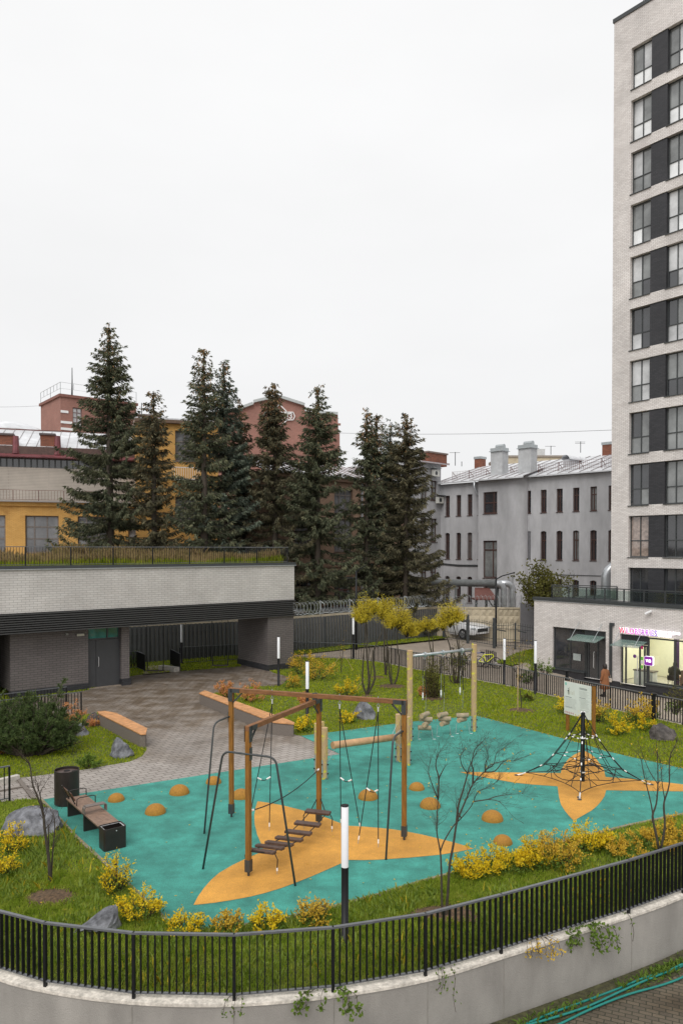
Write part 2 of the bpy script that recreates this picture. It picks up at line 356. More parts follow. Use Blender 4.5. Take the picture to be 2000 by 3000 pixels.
siding = BRICK('siding', (.50, .45, .39), (.48, .43, .375), (.33, .29, .25), bw=6, bh=.12, ms=.014, rough=.6, bump=.6)
concrete_beige = M('beige_concrete', (.50, .43, .31), .85, var=.12, scale=2, bump=.2, big=.5)
rust = M('rust_brown', (.13, .05, .04), .8, var=.3)
pipe_m = M('insulated_pipe', (.50, .52, .54), .33, metal=.6, var=.12, scale=3)
pipe_dark = M('old_pipe', (.16, .17, .17), .6, var=.2, scale=3)
brown_frame = M('brown_window_frame', (.07, .035, .028), .5, var=.15)
weathered_frame = M('weathered_frame', (.17, .145, .13), .7, var=.25)
# ================================================================ terrain and paved surfaces
def px_list(lst, sc=1, ox=0, oy=0): return [(ox+x*sc, oy+y*sc) for x, y in lst]
def Gs(lst, z=0.0): return [G(x, y, z) for x, y in lst]
CTRL = [(-30,42,-.02),(-12,42,-.02),(-12,48,-.02),(-3,46,-.02),(2,46,-.02),(2,53,-.02),(5,53,-.06),(8,53,-.15),(10,50,-.25),(12.6,49.4,-.4),
        (14,54,-.5),(10.5,45,-.6),(8,41,-.55),(11.9,45.5,-1.2),(12,40,-1.4),(15.9,40,-1.6),(14,42.5,-1.5),(18,37,-1.6),(20,34,-1.6),(15,30,-1.5),(9,38,-1.05),(14,27,-1.4),
        (20,20,-1.25),(12,12,-1.25),(0,8,-1.25),(-10,8,-1.25),(6,10,-1.25),(16,16,-1.25),(-12,12,-1.25),(20,60,-.8),(0,62,-.3),(-20,60,-.3),(30,45,-1.2)]
def zout(x, y):
    a = b = 0
    for cx, cy, cz in CTRL:
        w = 1/(((x-cx)**2+(y-cy)**2)+.3)**1.6; a += w*cz; b += w
    return a/b
# retaining wall and near railing line (posts), base height -0.21
ZC = -.21
fence_px = [(0, 2854), (133, 2892), (392, 2927), (686, 2933), (975, 2908), (1245.5, 2861), (1467, 2795.6), (1840.6, 2677.6), (2000, 2618)]
FN = [Vector((-10.5, 15.0, ZC)), Vector((-7.4, 12.75, ZC))] + Gs(fence_px, ZC) + [Vector((9.2, 15.9, ZC)), Vector((12.2, 18.3, ZC))]
FN[2] = G(-40, 2840, ZC)
def catmull(P, n=8):
    out = []
    for i in range(len(P)-1):
        p0 = P[max(i-1, 0)]; p1 = P[i]; p2 = P[i+1]; p3 = P[min(i+2, len(P)-1)]
        for k in range(n):
            t = k/n
            out.append(.5*((2*p1)+(p2-p0)*t+(2*p0-5*p1+4*p2-p3)*t*t+(3*p1-p0-3*p2+p3)*t**3))
    return out+[P[-1]]
FNs = catmull(FN, 6)
def offs(P, d):
    out = []
    for i, p in enumerate(P):
        t = (P[min(i+1, len(P)-1)]-P[max(i-1, 0)]); t.z = 0; t.normalize()
        out.append(Vector((p.x+t.y*d, p.y-t.x*d, p.z)))     # positive d = towards the camera side
    return out
mid_px = [(860, 1925.8), (1028.6, 1931), (1095, 1938.5), (1156, 1948.7), (1204.6, 1960), (1290, 1974.5), (1378.6, 1990), (1501, 2013), (1600, 2036.5), (1787, 2078), (2000, 2125)]
FM = Gs(mid_px, 0) + [Vector((14.5, 24.3, 0)), Vector((15.6, 21.2, 0))]
teal_px = ([(121, 2345), (1000, 2213)][:1] + [(995.6, 2211), (881.7, 2157.5), (1000, 2143), (1184.7, 2118), (1393.7, 2098)] +
  [(1450, 2112), (1576, 2145.6), (1662.5, 2168.6), (1788.8, 2205.9), (2000, 2253.5), (2150, 2292), (2260, 2330)] +
  [(2150, 2352), (2000, 2388), (1840, 2421), (1674, 2462), (1502, 2508), (1330, 2560), (1227, 2588), (1106, 2626), (1015, 2650), (924, 2675), (833, 2694), (742, 2711), (606, 2731), (540, 2729),
   (484.7, 2699), (446, 2661), (382.7, 2602), (293, 2519), (223, 2455)])
TEAL = Gs(teal_px)
R4 = lambda l: [(x*.574, 1550+y*.574) for x, y in l]
pave_px = ([(121, 2345), (995.6, 2211), (881.7, 2157.5)] + R4([(1500, 1050), (1395, 1045), (1025, 885), (1060, 855), (1130, 832), (1300, 805), (1420, 800)]) + [(830, 2004), (850, 1985), (800, 1972), (786, 1963), (706, 1946), (705, 1953.5), (527, 1967), (433, 1975), (379, 1982)]
  + [(360, 1990), (262, 2022), (150, 2040), (-200, 2100), (-200, 2135)] + R4([(0, 985), (418, 952), (500, 940), (530, 985), (735, 1105), (748, 1130), (725, 1162), (660, 1190), (560, 1207), (450, 1227), (300, 1247), (150, 1267), (0, 1282)])
  + [(-60, 2290), (-60, 2353), (30, 2350), (70, 2343)])
PAVE = Gs(pave_px)
def flat(name, poly, z, mat, label=None, kind='structure', cat=None):
    me = bpy.data.meshes.new(name); bm = bmesh.new()
    f = bm.faces.new([bm.verts.new((p[0], p[1], z)) for p in poly]); f.normal_update()
    if f.normal.z < 0: f.normal_flip()
    bmesh.ops.triangulate(bm, faces=bm.faces[:]); bm.to_mesh(me); bm.free()
    o = link_mesh(name, me, mat); return tag(o, label, cat, kind=kind)
inner = [Vector((-24, 26, 0))] + [Vector((p.x, p.y, 0)) for p in offs(FN, -.9)] + [p for p in FM[::-1]] + Gs([(700, 1933), (532, 1941)]) + [Vector((-12.5, 38.6, 0)), Vector((-24, 32, 0))]
lawn = flat('lawn', inner, 0, soil)
mb = MB()   # turf falls from the level lawn to the coping
a = offs(FN, -.9); b = offs(FN, -.12)
for i in range(len(FN)-1): mb.face([(b[i].x, b[i].y, -.2), (b[i+1].x, b[i+1].y, -.2), (a[i+1].x, a[i+1].y, 0), (a[i].x, a[i].y, 0)])
tag(mb.build('lawn_slope', soil), kind='structure')
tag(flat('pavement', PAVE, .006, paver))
tag(flat('rubber_surface', TEAL, .014, rubber_teal))
R5 = lambda l: [(500+x*.6059, 1900+y*.6059) for x, y in l]
R6 = lambda l: [(1100+x*.574, 1850+y*.574) for x, y in l]
star1 = R5([(110,1247),(132,1205),(160,1165),(195,1125),(235,1090),(300,1052),(362,1022),(450,985),(437,950),(418,905),(406,855),(404,810),(410,775),(420,743),(480,752),(540,763),(620,783),(700,804),(765,828),(820,850),(860,862),(930,866),(1000,872),(1070,879),(1140,890),(1215,905),(1290,923),(1380,946),(1465,973),(1380,990),(1300,1003),(1150,1017),(1000,1027),(930,1029),(860,1028),(760,1073),(680,1108),(600,1140),(530,1166),(450,1190),(380,1207),(300,1222),(210,1236)])
star2 = R6([(428,722),(560,722),(700,724),(820,726),(944,727),(950,705),(965,678),(985,653),(1010,635),(1035,622),(1062,612),(1090,625),(1120,648),(1148,685),(1165,710),(1172,747),(1300,757),(1430,769),(1568,785),(1800,803),(1568,821),(1400,819),(1176,815),(1168,845),(1150,872),(1128,897),(1100,920),(1060,943),(1010,971),(985,945),(965,920),(945,888),(935,850),(931,820),(928,795),(800,786),(700,775),(560,750)])
tag(flat('rubber_star', Gs(star1), .019, rubber_orange)); tag(flat('rubber_star', Gs(star2), .019, rubber_orange))
# kerb strip between grass and rubber
mb = MB(); K = TEAL[12:] + [TEAL[0]]
Ko = offs(K, .0)
for p, q in zip(K[:-1], K[1:]): mb.bar((p.x, p.y, .0), (q.x, q.y, .0), .07, .07)
tag(mb.build('kerb', M('kerb_stone', (.26, .22, .16), .9, var=.3, scale=9)), kind='structure')
# outer ground, one sheet to the horizon, with the real levels near the site
nx, ny = 110, 110
xs = np.concatenate([[-1500, -400, -150, -70], np.linspace(-40, 40, 75), [70, 150, 400, 1500]]); ys = np.concatenate([[-300, -40, 0], np.linspace(4, 70, 62), [90, 150, 400, 1600]])
vs = [(x, y, min(-.02, zout(x, y)) - .012) for y in ys for x in xs]
w = len(xs); fs = [(j*w+i, j*w+i+1, (j+1)*w+i+1, (j+1)*w+i) for j in range(len(ys)-1) for i in range(w-1)]
def inpoly(x, y, P):
    x = np.asarray(x); y = np.asarray(y); c = np.zeros(x.shape, bool); n = len(P); j = n-1
    for i in range(n):
        xi, yi, xj, yj = P[i][0], P[i][1], P[j][0], P[j][1]
        if yi != yj:
            c ^= ((yi > y) != (yj > y)) & (x < (xj-xi)*(y-yi)/(yj-yi)+xi)
        j = i
    return c
me = bpy.data.meshes.new('ground'); me.from_pydata(vs, [], fs); me.update()
tag(link_mesh('ground', me, path_m, smooth=True), kind='structure')
def patch(name, poly, mat, dz=.03, cuts=3, zf=None, kind='structure'):
    me = bpy.data.meshes.new(name); bm = bmesh.new(); f = bm.faces.new([bm.verts.new((p[0], p[1], 0)) for p in poly]); f.normal_update()
    if f.normal.z < 0: f.normal_flip()
    bmesh.ops.triangulate(bm, faces=bm.faces[:]); 
    for _ in range(cuts): bmesh.ops.subdivide_edges(bm, edges=bm.edges[:], cuts=1, use_grid_fill=True); bmesh.ops.triangulate(bm, faces=bm.faces[:])
    for v in bm.verts: v.co.z = (zf or (lambda x, y: min(-.02, zout(x, y))))(v.co.x, v.co.y) + dz
    bm.to_mesh(me); bm.free(); return tag(link_mesh(name, me, mat), kind=kind)
low = [(p.x, p.y) for p in offs(FNs, .50)]
patch('lower_pavement', [(-14, 4), (30, 4), (30, 24)] + low[::-1], paver_low, dz=.004, cuts=0, zf=lambda x, y: -1.25)
so = offs(FNs, .08); mb = MB()
for i in range(len(FNs)-1):
    o = offs(FNs, .52); mb.face([(so[i].x, so[i].y, -1.22), (o[i].x, o[i].y, -1.236), (o[i+1].x, o[i+1].y, -1.236), (so[i+1].x, so[i+1].y, -1.22)])
tag(mb.build('soil_strip', M('dirt', (.055, .048, .025), .95, var=.5, scale=12, bump=.8, bscale=25, col2=(.09, .09, .035))), kind='structure')
# outer grass patches
C2 = lambda l: [(1200+x*.2551, 1700+y*.2551) for x, y in l]
C5 = lambda l: [(850+x*.2551, 1700+y*.2551) for x, y in l]
def Gout(px, py, dz=0):
    z = -.3
    for _ in range(6):
        p = G(px, py, z); z = min(-.02, zout(p.x, p.y))
    return G(px, py, z+dz)
TF = [Vector((-19.5, 37.4, 0)), G(437, 1941), G(860, 1909), G(1038.8, 1888.8), G(1200, 1873), Vector((6.9, 54.6, -.05))]
strip = [(p.x, p.y) for p in offs(TF, 1.3)]; strip2 = [(p.x, p.y) for p in offs(TF, -.3)]
tf_patch = strip + strip2[::-1]; patch('verge', tf_patch, soil, dz=.02, cuts=0, zf=lambda x, y: -.012)
rp = [Gout(*q) for q in C2([(1000, 850), (1420, 800), (1425, 960), (1300, 985), (1180, 990), (1000, 955)])]
patch('verge', rp, soil, dz=.03)
rp2 = [Gout(*q) for q in C2([(990, 640), (1280, 660), (1275, 740), (1000, 735)])]
# retaining wall
t = thing('retaining_wall', 'curved pale grey rendered retaining wall with stone coping under the black railing', 'wall', tuple(FN[5]))
mb = MB(); o1, o0 = offs(FNs, .07), offs(FNs, -.15)
for i in range(len(FNs)-1):
    for (A, B, z0, z1, dz0, dz1) in ((o1[i], o1[i+1], -1.4, -.25, 0, 0),):
        mb.face([(A.x, A.y, z0), (B.x, B.y, z0), (B.x, B.y, z1), (A.x, A.y, z1)])
mb.build('wall', wall_gray, t, world=True, smooth=True)
for i in (2, 4, 5, 6, 7, 8, 9, 10):
    pj = offs(FN, .0718)[i]; MB().box(pj.x-.006, pj.x+.006, pj.y-.004, pj.y+.004, -1.25, -.28).build('joint', M('joint_dark', (.26, .245, .22), .9, var=.2), t, world=True)
mb = MB(); c0, c1 = offs(FNs, -.13), offs(FNs, .085)
for i in range(len(FNs)-1):
    q = [(c1[i], -.25), (c1[i+1], -.25), (c1[i+1], -.205), (c1[i], -.205), (c0[i], -.20), (c0[i+1], -.20)]
    mb.face([(p.x, p.y, z) for p, z in (q[0], q[1], q[2], q[3])]); mb.face([(p.x, p.y, z) for p, z in (q[3], q[2], q[5], q[4])])
    mb.face([(c1[i].x, c1[i].y, -.25), (o1[i].x, o1[i].y, -.25), (o1[i+1].x, o1[i+1].y, -.25), (c1[i+1].x, c1[i+1].y, -.25)])
mb.build('coping', coping_m, t, world=True)
# ================================================================ railings
def railing(label, pts, h=.92, sp=.11, bw=.014, bd=.045, z0=None, post_every=1, foot=.09, name='railing', top=black_metal_top, cat='railing', group=None, bar=black_metal, pw=.045):
    pts = [Vector(p) for p in pts]
    t = thing(name, label, cat, tuple(pts[len(pts)//2]), group=group)
    up = Vector((0, 0, 1)); tr, br = MB(), MB()
    for i in range(len(pts)-1):
        a, b = pts[i], pts[i+1]; d = b-a; L = d.length; d = d/L; nrm = Vector((-d.y, d.x, 0)).normalized()
        zt = up*(h-.02); tr.bar(a+zt-d*.01, b+zt+d*.01, .05, .03, up); br.bar(a+up*foot, b+up*foot, .04, .02, up)
        bars = MB(); n = max(2, int(round(L/sp)))
        for k in range(1, n):
            c = a+d*(L*k/n); bars.bar(c+up*(foot+.008), c+up*(h-.034), bw, bd, nrm)
        bars.build('bar_panel', bar, t, world=True)
    for i in range(0, len(pts), post_every):
        p = pts[i]; q = pts[min(i+1, len(pts)-1)]-pts[max(i-1, 0)]; q.z = 0; q.normalize()
        MB().bar(p-up*.03, p+up*(h-.034), pw, pw, Vector((-q.y, q.x, 0))).build('post', bar, t, world=True)
    tr.build('top_rail', top, t, world=True); br.build('bottom_rail', top, t, world=True)
    return t
def densify(P, step):
    out = []
    for i in range(len(P)-1):
        n = max(1, int(round((P[i+1]-P[i]).length/step)))
        out += [P[i]+(P[i+1]-P[i])*k/n for k in range(n)]
    return out+[P[-1]]
railing('black metal bar railing on top of the curved retaining wall in the foreground', FN, h=.98, sp=.107, bw=.016, bd=.055, foot=.09)
railing('long black bar railing behind the lawn, in front of the shops', densify(FM, 2.4), h=.92, sp=.115, bw=.02, bd=.04, foot=.06)
C4 = lambda l: [(360+x*.3189, 1790+y*.3189) for x, y in l]
railing('black bar railing on the grass seen under the low building, beside its column', densify(Gs([(527, 1944), (706, 1934)]) + [FM[0]], 2.2), h=.92, sp=.115, bw=.02, bd=.03, foot=.06)
railing('short black railing edge-on right of the path gap under the low building', [G(526.8, 1966), Vector((-9.28, 40.7, 0))], h=.92, sp=.09, bw=.02, bd=.05, foot=.08)
railing('short black railing edge-on left of the path gap under the low building', [G(424.7, 1968.6), Vector((-10.85, 39.75, 0)), Vector((-13.5, 37.7, 0))], h=.92, sp=.09, bw=.02, bd=.05, foot=.06)
railing('black railing behind the dark pine bush, ending beside the salmon flowers', [Vector((-16, 23.8, 0)), Vector((-13.9, 25.4, 0)), Vector((-11.9, 26.95, 0)), G(238, 2097)], h=.92, sp=.12, bw=.02, bd=.03, foot=.1)
railing('second black railing against the dark brick wall, behind the first one', [Vector((-16, 25.2, 0)), Vector((-13.6, 27.1, 0)), Vector((-10.8, 29.4, 0))], h=.92, sp=.12, bw=.02, bd=.03, foot=.1)
railing('short black railing end at the left edge beside the steps, near the round bin', [Vector((-11.2, 16.4, 0)), Vector((-9.7, 17.55, 0)), G(28, 2350)], h=.92, sp=.12, bw=.02, bd=.03, foot=.1)
mb = MB(); p, q = Vector((-11.5, 17.1, 0)), G(54, 2286); mb.bar((p.x, p.y, .07), (q.x, q.y, .07), .16, .16, (0, 0, 1))
p2 = G(100, 2345); mb.build('kerb', M('white_concrete', (.50, .47, .42), .85, var=.2, scale=6))['kind'] = 'structure'
mb = MB(); mb.bar((q.x, q.y, .02), (p2.x, p2.y, .02), .10, .06); mb.bar((q.x+.5, q.y-.6, .02), (q.x-.6, q.y-1.4, .02), .08, .05)
mb.build('kerb', bench_conc)['kind'] = 'structure'
mb = MB(); p, q = G(492, 1972), G(524, 1969); mb.bar((p.x-.6, p.y+1.0, .12), (q.x-.1, q.y+.0, .12), .35, .24, (0, 0, 1)); mb.build('kerb', bpy.data.materials['white_concrete'])['kind'] = 'structure'
tag(flat('path', [G(418, 1979), G(500, 1972), Vector((-9.9, 41.9, 0)), Vector((-10.9, 41.2, 0))], .006, path_m))
# tall picket fence
def tall_fence():
    P = densify(TF, 2.5); t = thing('picket_fence', 'tall dark grey metal picket fence between the path and the spruces', 'fence', tuple(P[5]))
    up = Vector((0, 0, 1))
    for i in range(len(P)-1):
        a, b = P[i], P[i+1]; d = (b-a); L = d.length; d /= L; n = Vector((d.y, -d.x, 0)); mb = MB(); m = int(L/.118)
        for k in range(m):
            c = a+d*(L*(k+.5)/m); off = n*(.03 if k % 2 else -.03); hh = 1.98 + .03*(k % 2)
            mb.obox(c+off+up*(hh/2+.03), d*.066, n*.006, up*(hh/2))
        mb.build('picket_panel', fence_gray, t, world=True)
        for zr in (.4, 1.6): MB().bar(a+up*zr, b+up*zr, .04, .03).build('rail', fence_gray, t, world=True)
        MB().bar(a-up*.3, a+up*1.95, .06, .06).build('post', dark_gray_metal, t, world=True)
tall_fence()
# concrete panel fence with razor wire
def concrete_fence():
    A = [p for p in offs(TF, -.55)]; P = densify(A, 2.5) + [PD(1318, 1700, 55.0), PD(1359, 1700, 54.8), PD(1453, 1700, 54.6), PD(1527, 1700, 54.4)]
    for p in P: p.z = -.4
    t = thing('concrete_fence', 'beige concrete panel fence with diamond relief behind the white car and picket fence', 'fence', tuple(P[-3]))
    up = Vector((0, 0, 1))
    for i in range(len(P)-1):
        a, b = P[i], P[i+1]; d = (b-a); L = d.length; d /= L; n = Vector((d.y, -d.x, 0)); mb = MB(); hz = 2.5
        c = (a+b)/2; mb.obox(c+up*(hz/2), d*(L/2-.02), n*.04, up*hz/2)
        for z in (hz-.06,): mb.obox(c+n*.075+up*z, d*(L/2-.02), n*.035, up*.06)
        for s in (-1, 1): mb.obox(c+n*.075+d*s*(L/2-.08)+up*(hz/2-.06), d*.06, n*.035, up*(hz/2-.06))
        if i > len(P)-6:
            cols, rows = 4, 3; w = (L-.28)/cols; hh = .55
            for r in range(rows):
                for k in range(cols):
                    cc = a+d*(.14+w*(k+.5))+up*(hz-.36-hh*r)+n*.042
                    q = [cc-d*w/2-up*hh/2, cc+d*w/2-up*hh/2, cc+d*w/2+up*hh/2, cc-d*w/2+up*hh/2]; ap = cc+n*.07
                    for e in range(4): mb.face([q[e], q[(e+1) % 4], ap])
        mb.build('panel', concrete_beige, t, world=True)
    P2 = [p+up*2.5 for p in P]
    w = thing('razor_wire', 'coiled razor wire on grey posts along the top of the concrete fence', 'razor wire', tuple(P2[len(P2)//2]))
    for p in P2: MB().bar(p-up*.1, p+up*.92, .06, .05).build('post', galv, w, world=True)
    for i in range(len(P2)-1):
        a, b = P2[i], P2[i+1]; d = b-a; L = d.length; d /= L; nn = Vector((d.y, -d.x, 0)); loops = max(3, int(L/.26)); pts = []
        for k in range(loops*12+1):
            th = 2*pi*k/12; rr = .40+.03*sin(k*.7+i)
            pts.append(a+d*(L*k/(loops*12))+up*(.46+rr*sin(th))+(nn*cos(th)*rr*.6)+d*cos(th)*.16)
        mb = MB().tube(pts, .011, 4); mb.tube([a+up*.3, (a+b)/2+up*.28, b+up*.3], .008, 4); mb.tube([a+up*.75, b+up*.75], .008, 4)
        mb.build('wire_coil', galv, w, world=True)
concrete_fence()
p0, p1 = PD(1524, 1700, 54.3), PD(1600, 1700, 52)
mb = MB()
for k in range(40):
    a = p0.lerp(p1, k/40); b = p0.lerp(p1, (k+.55)/40); mb.bar((a.x, a.y, .9), (b.x, b.y, .9), .04, 3.0)
mb.bar((p0.x, p0.y+.05, 2.42), (p1.x, p1.y+.05, 2.42), .06, .06)
tag(mb.build('corrugated_fence', M('corrugated_grey', (.20, .20, .215), .5, var=.08), origin=(p0.x, p0.y, -.6)), 'plain grey corrugated metal fence section beside the shop corner', 'fence')
# gate fence with vertical bars
def gate_fence():
    posts = [(1299, 1872, -.1), (1369.6, 1883, -.15), (1447, 1896, -.2), (1508.7, 1899, -.28), (1566, 1905, -.32)]
    B = [G(x, y, z) for x, y, z in posts]; up = Vector((0, 0, 1)); hs = [1.72, 1.85, 1.85, 1.6, 1.7]
    t = thing('gate_fence', 'dark metal fence with pointed bars and square posts in front of the white car', 'fence', tuple(B[0]))
    for i, p in enumerate(B):
        w = .17 if i in (0, 1, 2) else .1
        mb = MB(); mb.box(p.x-w/2, p.x+w/2, p.y-w/2, p.y+w/2, p.z-.1, p.z+hs[i]+.03)
        mb.lathe((p.x, p.y, p.z+hs[i]+.03), [(w*.72, 0), (w*.72, .03), (0.001, .09)], 4); mb.build('post', dark_gray_metal, t, world=True)
    for i in range(len(B)-1):
        a, b = B[i], B[i+1]; d = b-a; L = d.length; d = d/L; mb = MB(); n = int(L/.15)
        for k in range(1, n):
            c = a+d*(L*k/n); s = k/n; arch = .12*sin(pi*s) if i < 2 else (.14*(s if i == 2 else (1-s)))
            hh = 1.42+arch; mb.bar(c+up*.1, c+up*(hh+.12), .022, .022); mb.lathe(tuple(c+up*(hh+.12)), [(.022, 0), (.001, .07)], 4)
        for z in (.15, .55, 1.25): mb.bar(a+up*z, b+up*z, .03, .03)
        pts = [a+d*(L*k/10)+up*(1.42+(.12*sin(pi*k/10) if i < 2 else (.14*(k/10 if i == 2 else 1-k/10)))) for k in range(11)]
        for u_, v_ in zip(pts[:-1], pts[1:]): mb.bar(u_, v_, .03, .03)
        o = mb.build('gate_leaf' if i >= 2 else 'bar_panel', dark_gray_metal, t, world=True)
        if i >= 2: MB().bar(a.lerp(b, .1)+up*1.18+Vector((0, -.08, 0)), a.lerp(b, .55)+up*1.1+Vector((0, -.08, 0)), .07, .07).build('gate_opener', dark_gray_metal, t, world=True)
gate_fence()
# ================================================================ bollard lights
def lamp_post(label, base, h=2.25):
    t = thing('bollard_light', label, 'lamp', tuple(base), group='slim black and white pole lights')
    r = .058
    MB().lathe((0, 0, 0), [(.09, 0), (.09, .012), (r, .014), (r, h-1.0)], 20).build('pole', black_metal, t, smooth=False)
    MB().lathe((0, 0, 0), [(r+.001, h-1.0), (r+.001, h-.03), (r-.004, h-.022)], 20).build('diffuser', lamp_white, t)
    MB().lathe((0, 0, 0), [(r-.004, h-.022), (r+.002, h-.02), (r+.002, h), (.001, h+.004)], 20).build('cap', black_metal, t)
    for o in t.children: o.data.polygons.foreach_set('use_smooth', [True]*len(o.data.polygons))
    return t
lamp_post('tall black and white pole light closest to the camera, just behind the foreground railing', G(1010, 2757), 2.2)
lamp_post('pole light between the long bench and the grey rock on the lawn', G(900, 2124), 2.3)
lamp_post('pole light in front of the brick column of the low building', G(816, 2011.6), 2.3)
lamp_post('pole light behind the left end of the railing, next to the yellow pruned trees', G(1034.5, 1931), 2.43)
lamp_post('pole light seen through the passage under the low building', G(532, 1945.6), 2.2)
lamp_post('pole light in the railing beside the parked bicycles', G(1476.5, 2009), 2.2)
lamp_post('pole light at the left corner of the brick shop building', G(1567.5, 2034), 2.35)
# low dark bollards inside the shop-side railing
for px, py, lab in ((1660, 2030, 'short black bollard light in the railing left of the information board'), (1914, 2110, 'short black bollard light in the railing right of the person in brown')):
    p = G(px, py); tag(MB().lathe((0, 0, 0), [(.07, -.02), (.07, .93), (.12, .95), (.12, .99), (.001, 1.0)], 16).build('bollard', black_metal, smooth=False), lab, 'bollard').location = p
# ================================================================ play equipment
def climbing_frame():
    P1, P2, P3, P4 = G(678, 2396), G(728, 2569), G(934, 2418), G(1183.5, 2464)
    t = thing('climbing_frame', 'orange-brown wooden climbing frame with rope swings and a hanging step bridge', 'climbing frame', tuple(P1))
    up = Vector((0, 0, 1)); hA, hB = 3.06, 2.92; w = .096
    dA = (P4-P1).normalized(); dB = (P3-P2).normalized()
    for p, h, d in ((P1, hA, dA), (P2, hB, dB), (P3, hB, dB), (P4, hA, dA)):
        n = Vector((-d.y, d.x, 0)); mb = MB().obox(p+up*(.30+(h-.10-.30)/2), d*w/2, n*w/2, up*((h-.10-.30)/2))
        o = mb.build('post', wood_post, t, world=True, bevel=.008)
        sh = MB().obox(p+up*.215, d*(w/2+.008), n*(w/2+.008), up*.115); sh.cyl(p-up*.02, p+up*.11, .025, 8); sh.build('post_shoe', dark_gray_metal, o, world=False)
        c = o.children[0]; c.data.transform(wmat(t).inverted())
    def beam(a, b, z, d):
        n = Vector((-d.y, d.x, 0)); c = (a+b)/2+up*(z-.05); L = (b-a).length
        MB().obox(c, d*(L/2+.05), n*.048, up*.05).build('beam', wood_beam, t, world=True, bevel=.008)
    beam(P1, P4, hA, dA); beam(P2, P3, hB, dB)
    # corner plates and braces
    for p, h, d, s in ((P1, hA, dA, 1), (P4, hA, dA, -1), (P2, hB, dB, 1), (P3, hB, dB, -1)):
        n = Vector((-d.y, d.x, 0)); mb = MB()
        for sd in (-1, 1):
            o = n*sd*.058
            mb.obox(p+up*(h-.16)+o, d*.052, n*.004, up*.15); mb.obox(p+d*s*.12+up*(h-.055)+o, d*.12, n*.004, up*.045)
            for zz in (.06, .12, .18, .25): mb.cyl(p+up*(h-zz)+o*1.02, p+up*(h-zz)+o*1.2, .012, 6)
        mb.bar(p+d*s*.05+up*(h-.34), p+d*s*.28+up*(h-.11), .03, .03, n)
        mb.build('corner_bracket', dark_gray_metal, t, world=True)
    q = P1 + dA*((P3-P1).dot(dA)); MB().bar(q+up*(hB-.02), q+up*(hA+.012), .06, .11).build('beam_connector', dark_gray_metal, t, world=True)
    # bent tube braces
    zb = 2.4
    def tubebrace(pts):
        P = [Vector(p) for p in pts]; out = [P[0]]
        for i in range(1, len(P)-1):
            a = P[i]+(P[i-1]-P[i]).normalized()*.16; b = P[i]+(P[i+1]-P[i]).normalized()*.16
            for k in range(7): s = k/6; out.append(a*(1-s)**2+P[i]*2*s*(1-s)+b*s*s)
        out.append(P[-1]); MB().tube(out, .021, 10).build('tube_brace', dark_gray_metal, t, world=True, smooth=True)
    f1 = G(598, 2445); tubebrace([P1+up*2.40, Vector((P1.x-.36, P1.y-.25, 2.30)), f1])
    f2, f3 = G(594, 2549), G(865, 2598); m2 = P2+up*2.38
    e = (f3-f2).normalized(); tubebrace([f2, Vector((P2.x-.50, P2.y+.10, 2.40)), Vector((P2.x+.54, P2.y-.20, 2.36)), f3])
    f4 = G(1130, 2522); tubebrace([P4+up*2.40, Vector((P4.x-.26, P4.y-.25, 2.32)), f4])
    for p, sg in ((P1, -1), (P2, 1), (P4, -1)): MB().obox(p+up*2.38+dA*.057*sg, dA*.006, Vector((-dA.y, dA.x, 0))*.045, up*.12).build('clamp_plate', dark_gray_metal, t, world=True)
    # hanging ropes
    def on_beam(px):
        r = ray(px, 2030); n = Vector((-dA.y, dA.x, 0)); s = n.dot(P1)/(n.x*r.x+n.y*r.y); p = r*s; return Vector((p.x, p.y, hA-.10))
    sets = [(797, (788.5, 2434), (722, 2440), (755.5, 791, 2297)), (994.6, (998.5, 2420), (1056, 2432), (997.5, 1033.5, 2301)), (1107.5, (1107.7, 2484), (1048, 2473), (1072, 1106.5, 2331))]
    for ex, a1, a2, (x1, x2, yc) in sets:
        e = on_beam(ex); k = e-up*.20
        MB().tube([e+up*.13+dA*.0, e+up*.0, e-up*.05], .012, 6).tube([e-up*.05+dA*.03*cos(q)+up*(-.03+.045*sin(q)) for q in np.linspace(0, 2*pi, 11)], .007, 5).build('shackle', galv, t, world=True)
        MB().cyl(e-up*.10, k, .016, 8).build('ferrule', steel, t, world=True)
        feet = []
        for ax, ay in (a1, a2):
            g = G(ax, ay, .015); top = k; q = top.lerp(g, .94)
            o = MB().tube([top, top.lerp(g, .4), q], .0105, 6).build('rope', rope_m, t, world=True)
            MB().cyl(q, top.lerp(g, .97), .014, 6).build('ferrule', white_clamp, t, world=True)
            MB().tube([top.lerp(g, .97), g, g-up*.01], .006, 5).build('anchor_chain', galv, t, world=True)
            feet.append(g)
        s = .55
        zz = 1.15
        A = k.lerp(feet[0], (k.z-zz)/(k.z)); B = k.lerp(feet[1], (k.z-zz)/(k.z))
        MB().tube([A.lerp(B, u_)-up*(.07*sin(pi*u_)) for u_ in np.linspace(0, 1, 9)], .010, 6).build('cross_rope', rope_m, t, world=True)
        for C, D in ((A, B), (B, A)): MB().tube([C, C.lerp(D, .3)-up*.045], .017, 6).build('ferrule', white_clamp, t, world=True)
    # step bridge between P2 and P3
    n = Vector((-dB.y, dB.x, 0)); L = (P3-P2).length; side = -n
    e2 = Vector((.955, -.30, 0)).normalized()
    cs = [(.09, .44), (.20, .40), (.325, .335), (.46, .29), (.595, .285), (.735, .33), (.90, .43)]
    off = e2*.24 + Vector((-.02, -.12, 0))
    cpts = []
    for s, z in cs:
        c = P2.lerp(P3, s) + up*z + off*.55; cpts.append(c)
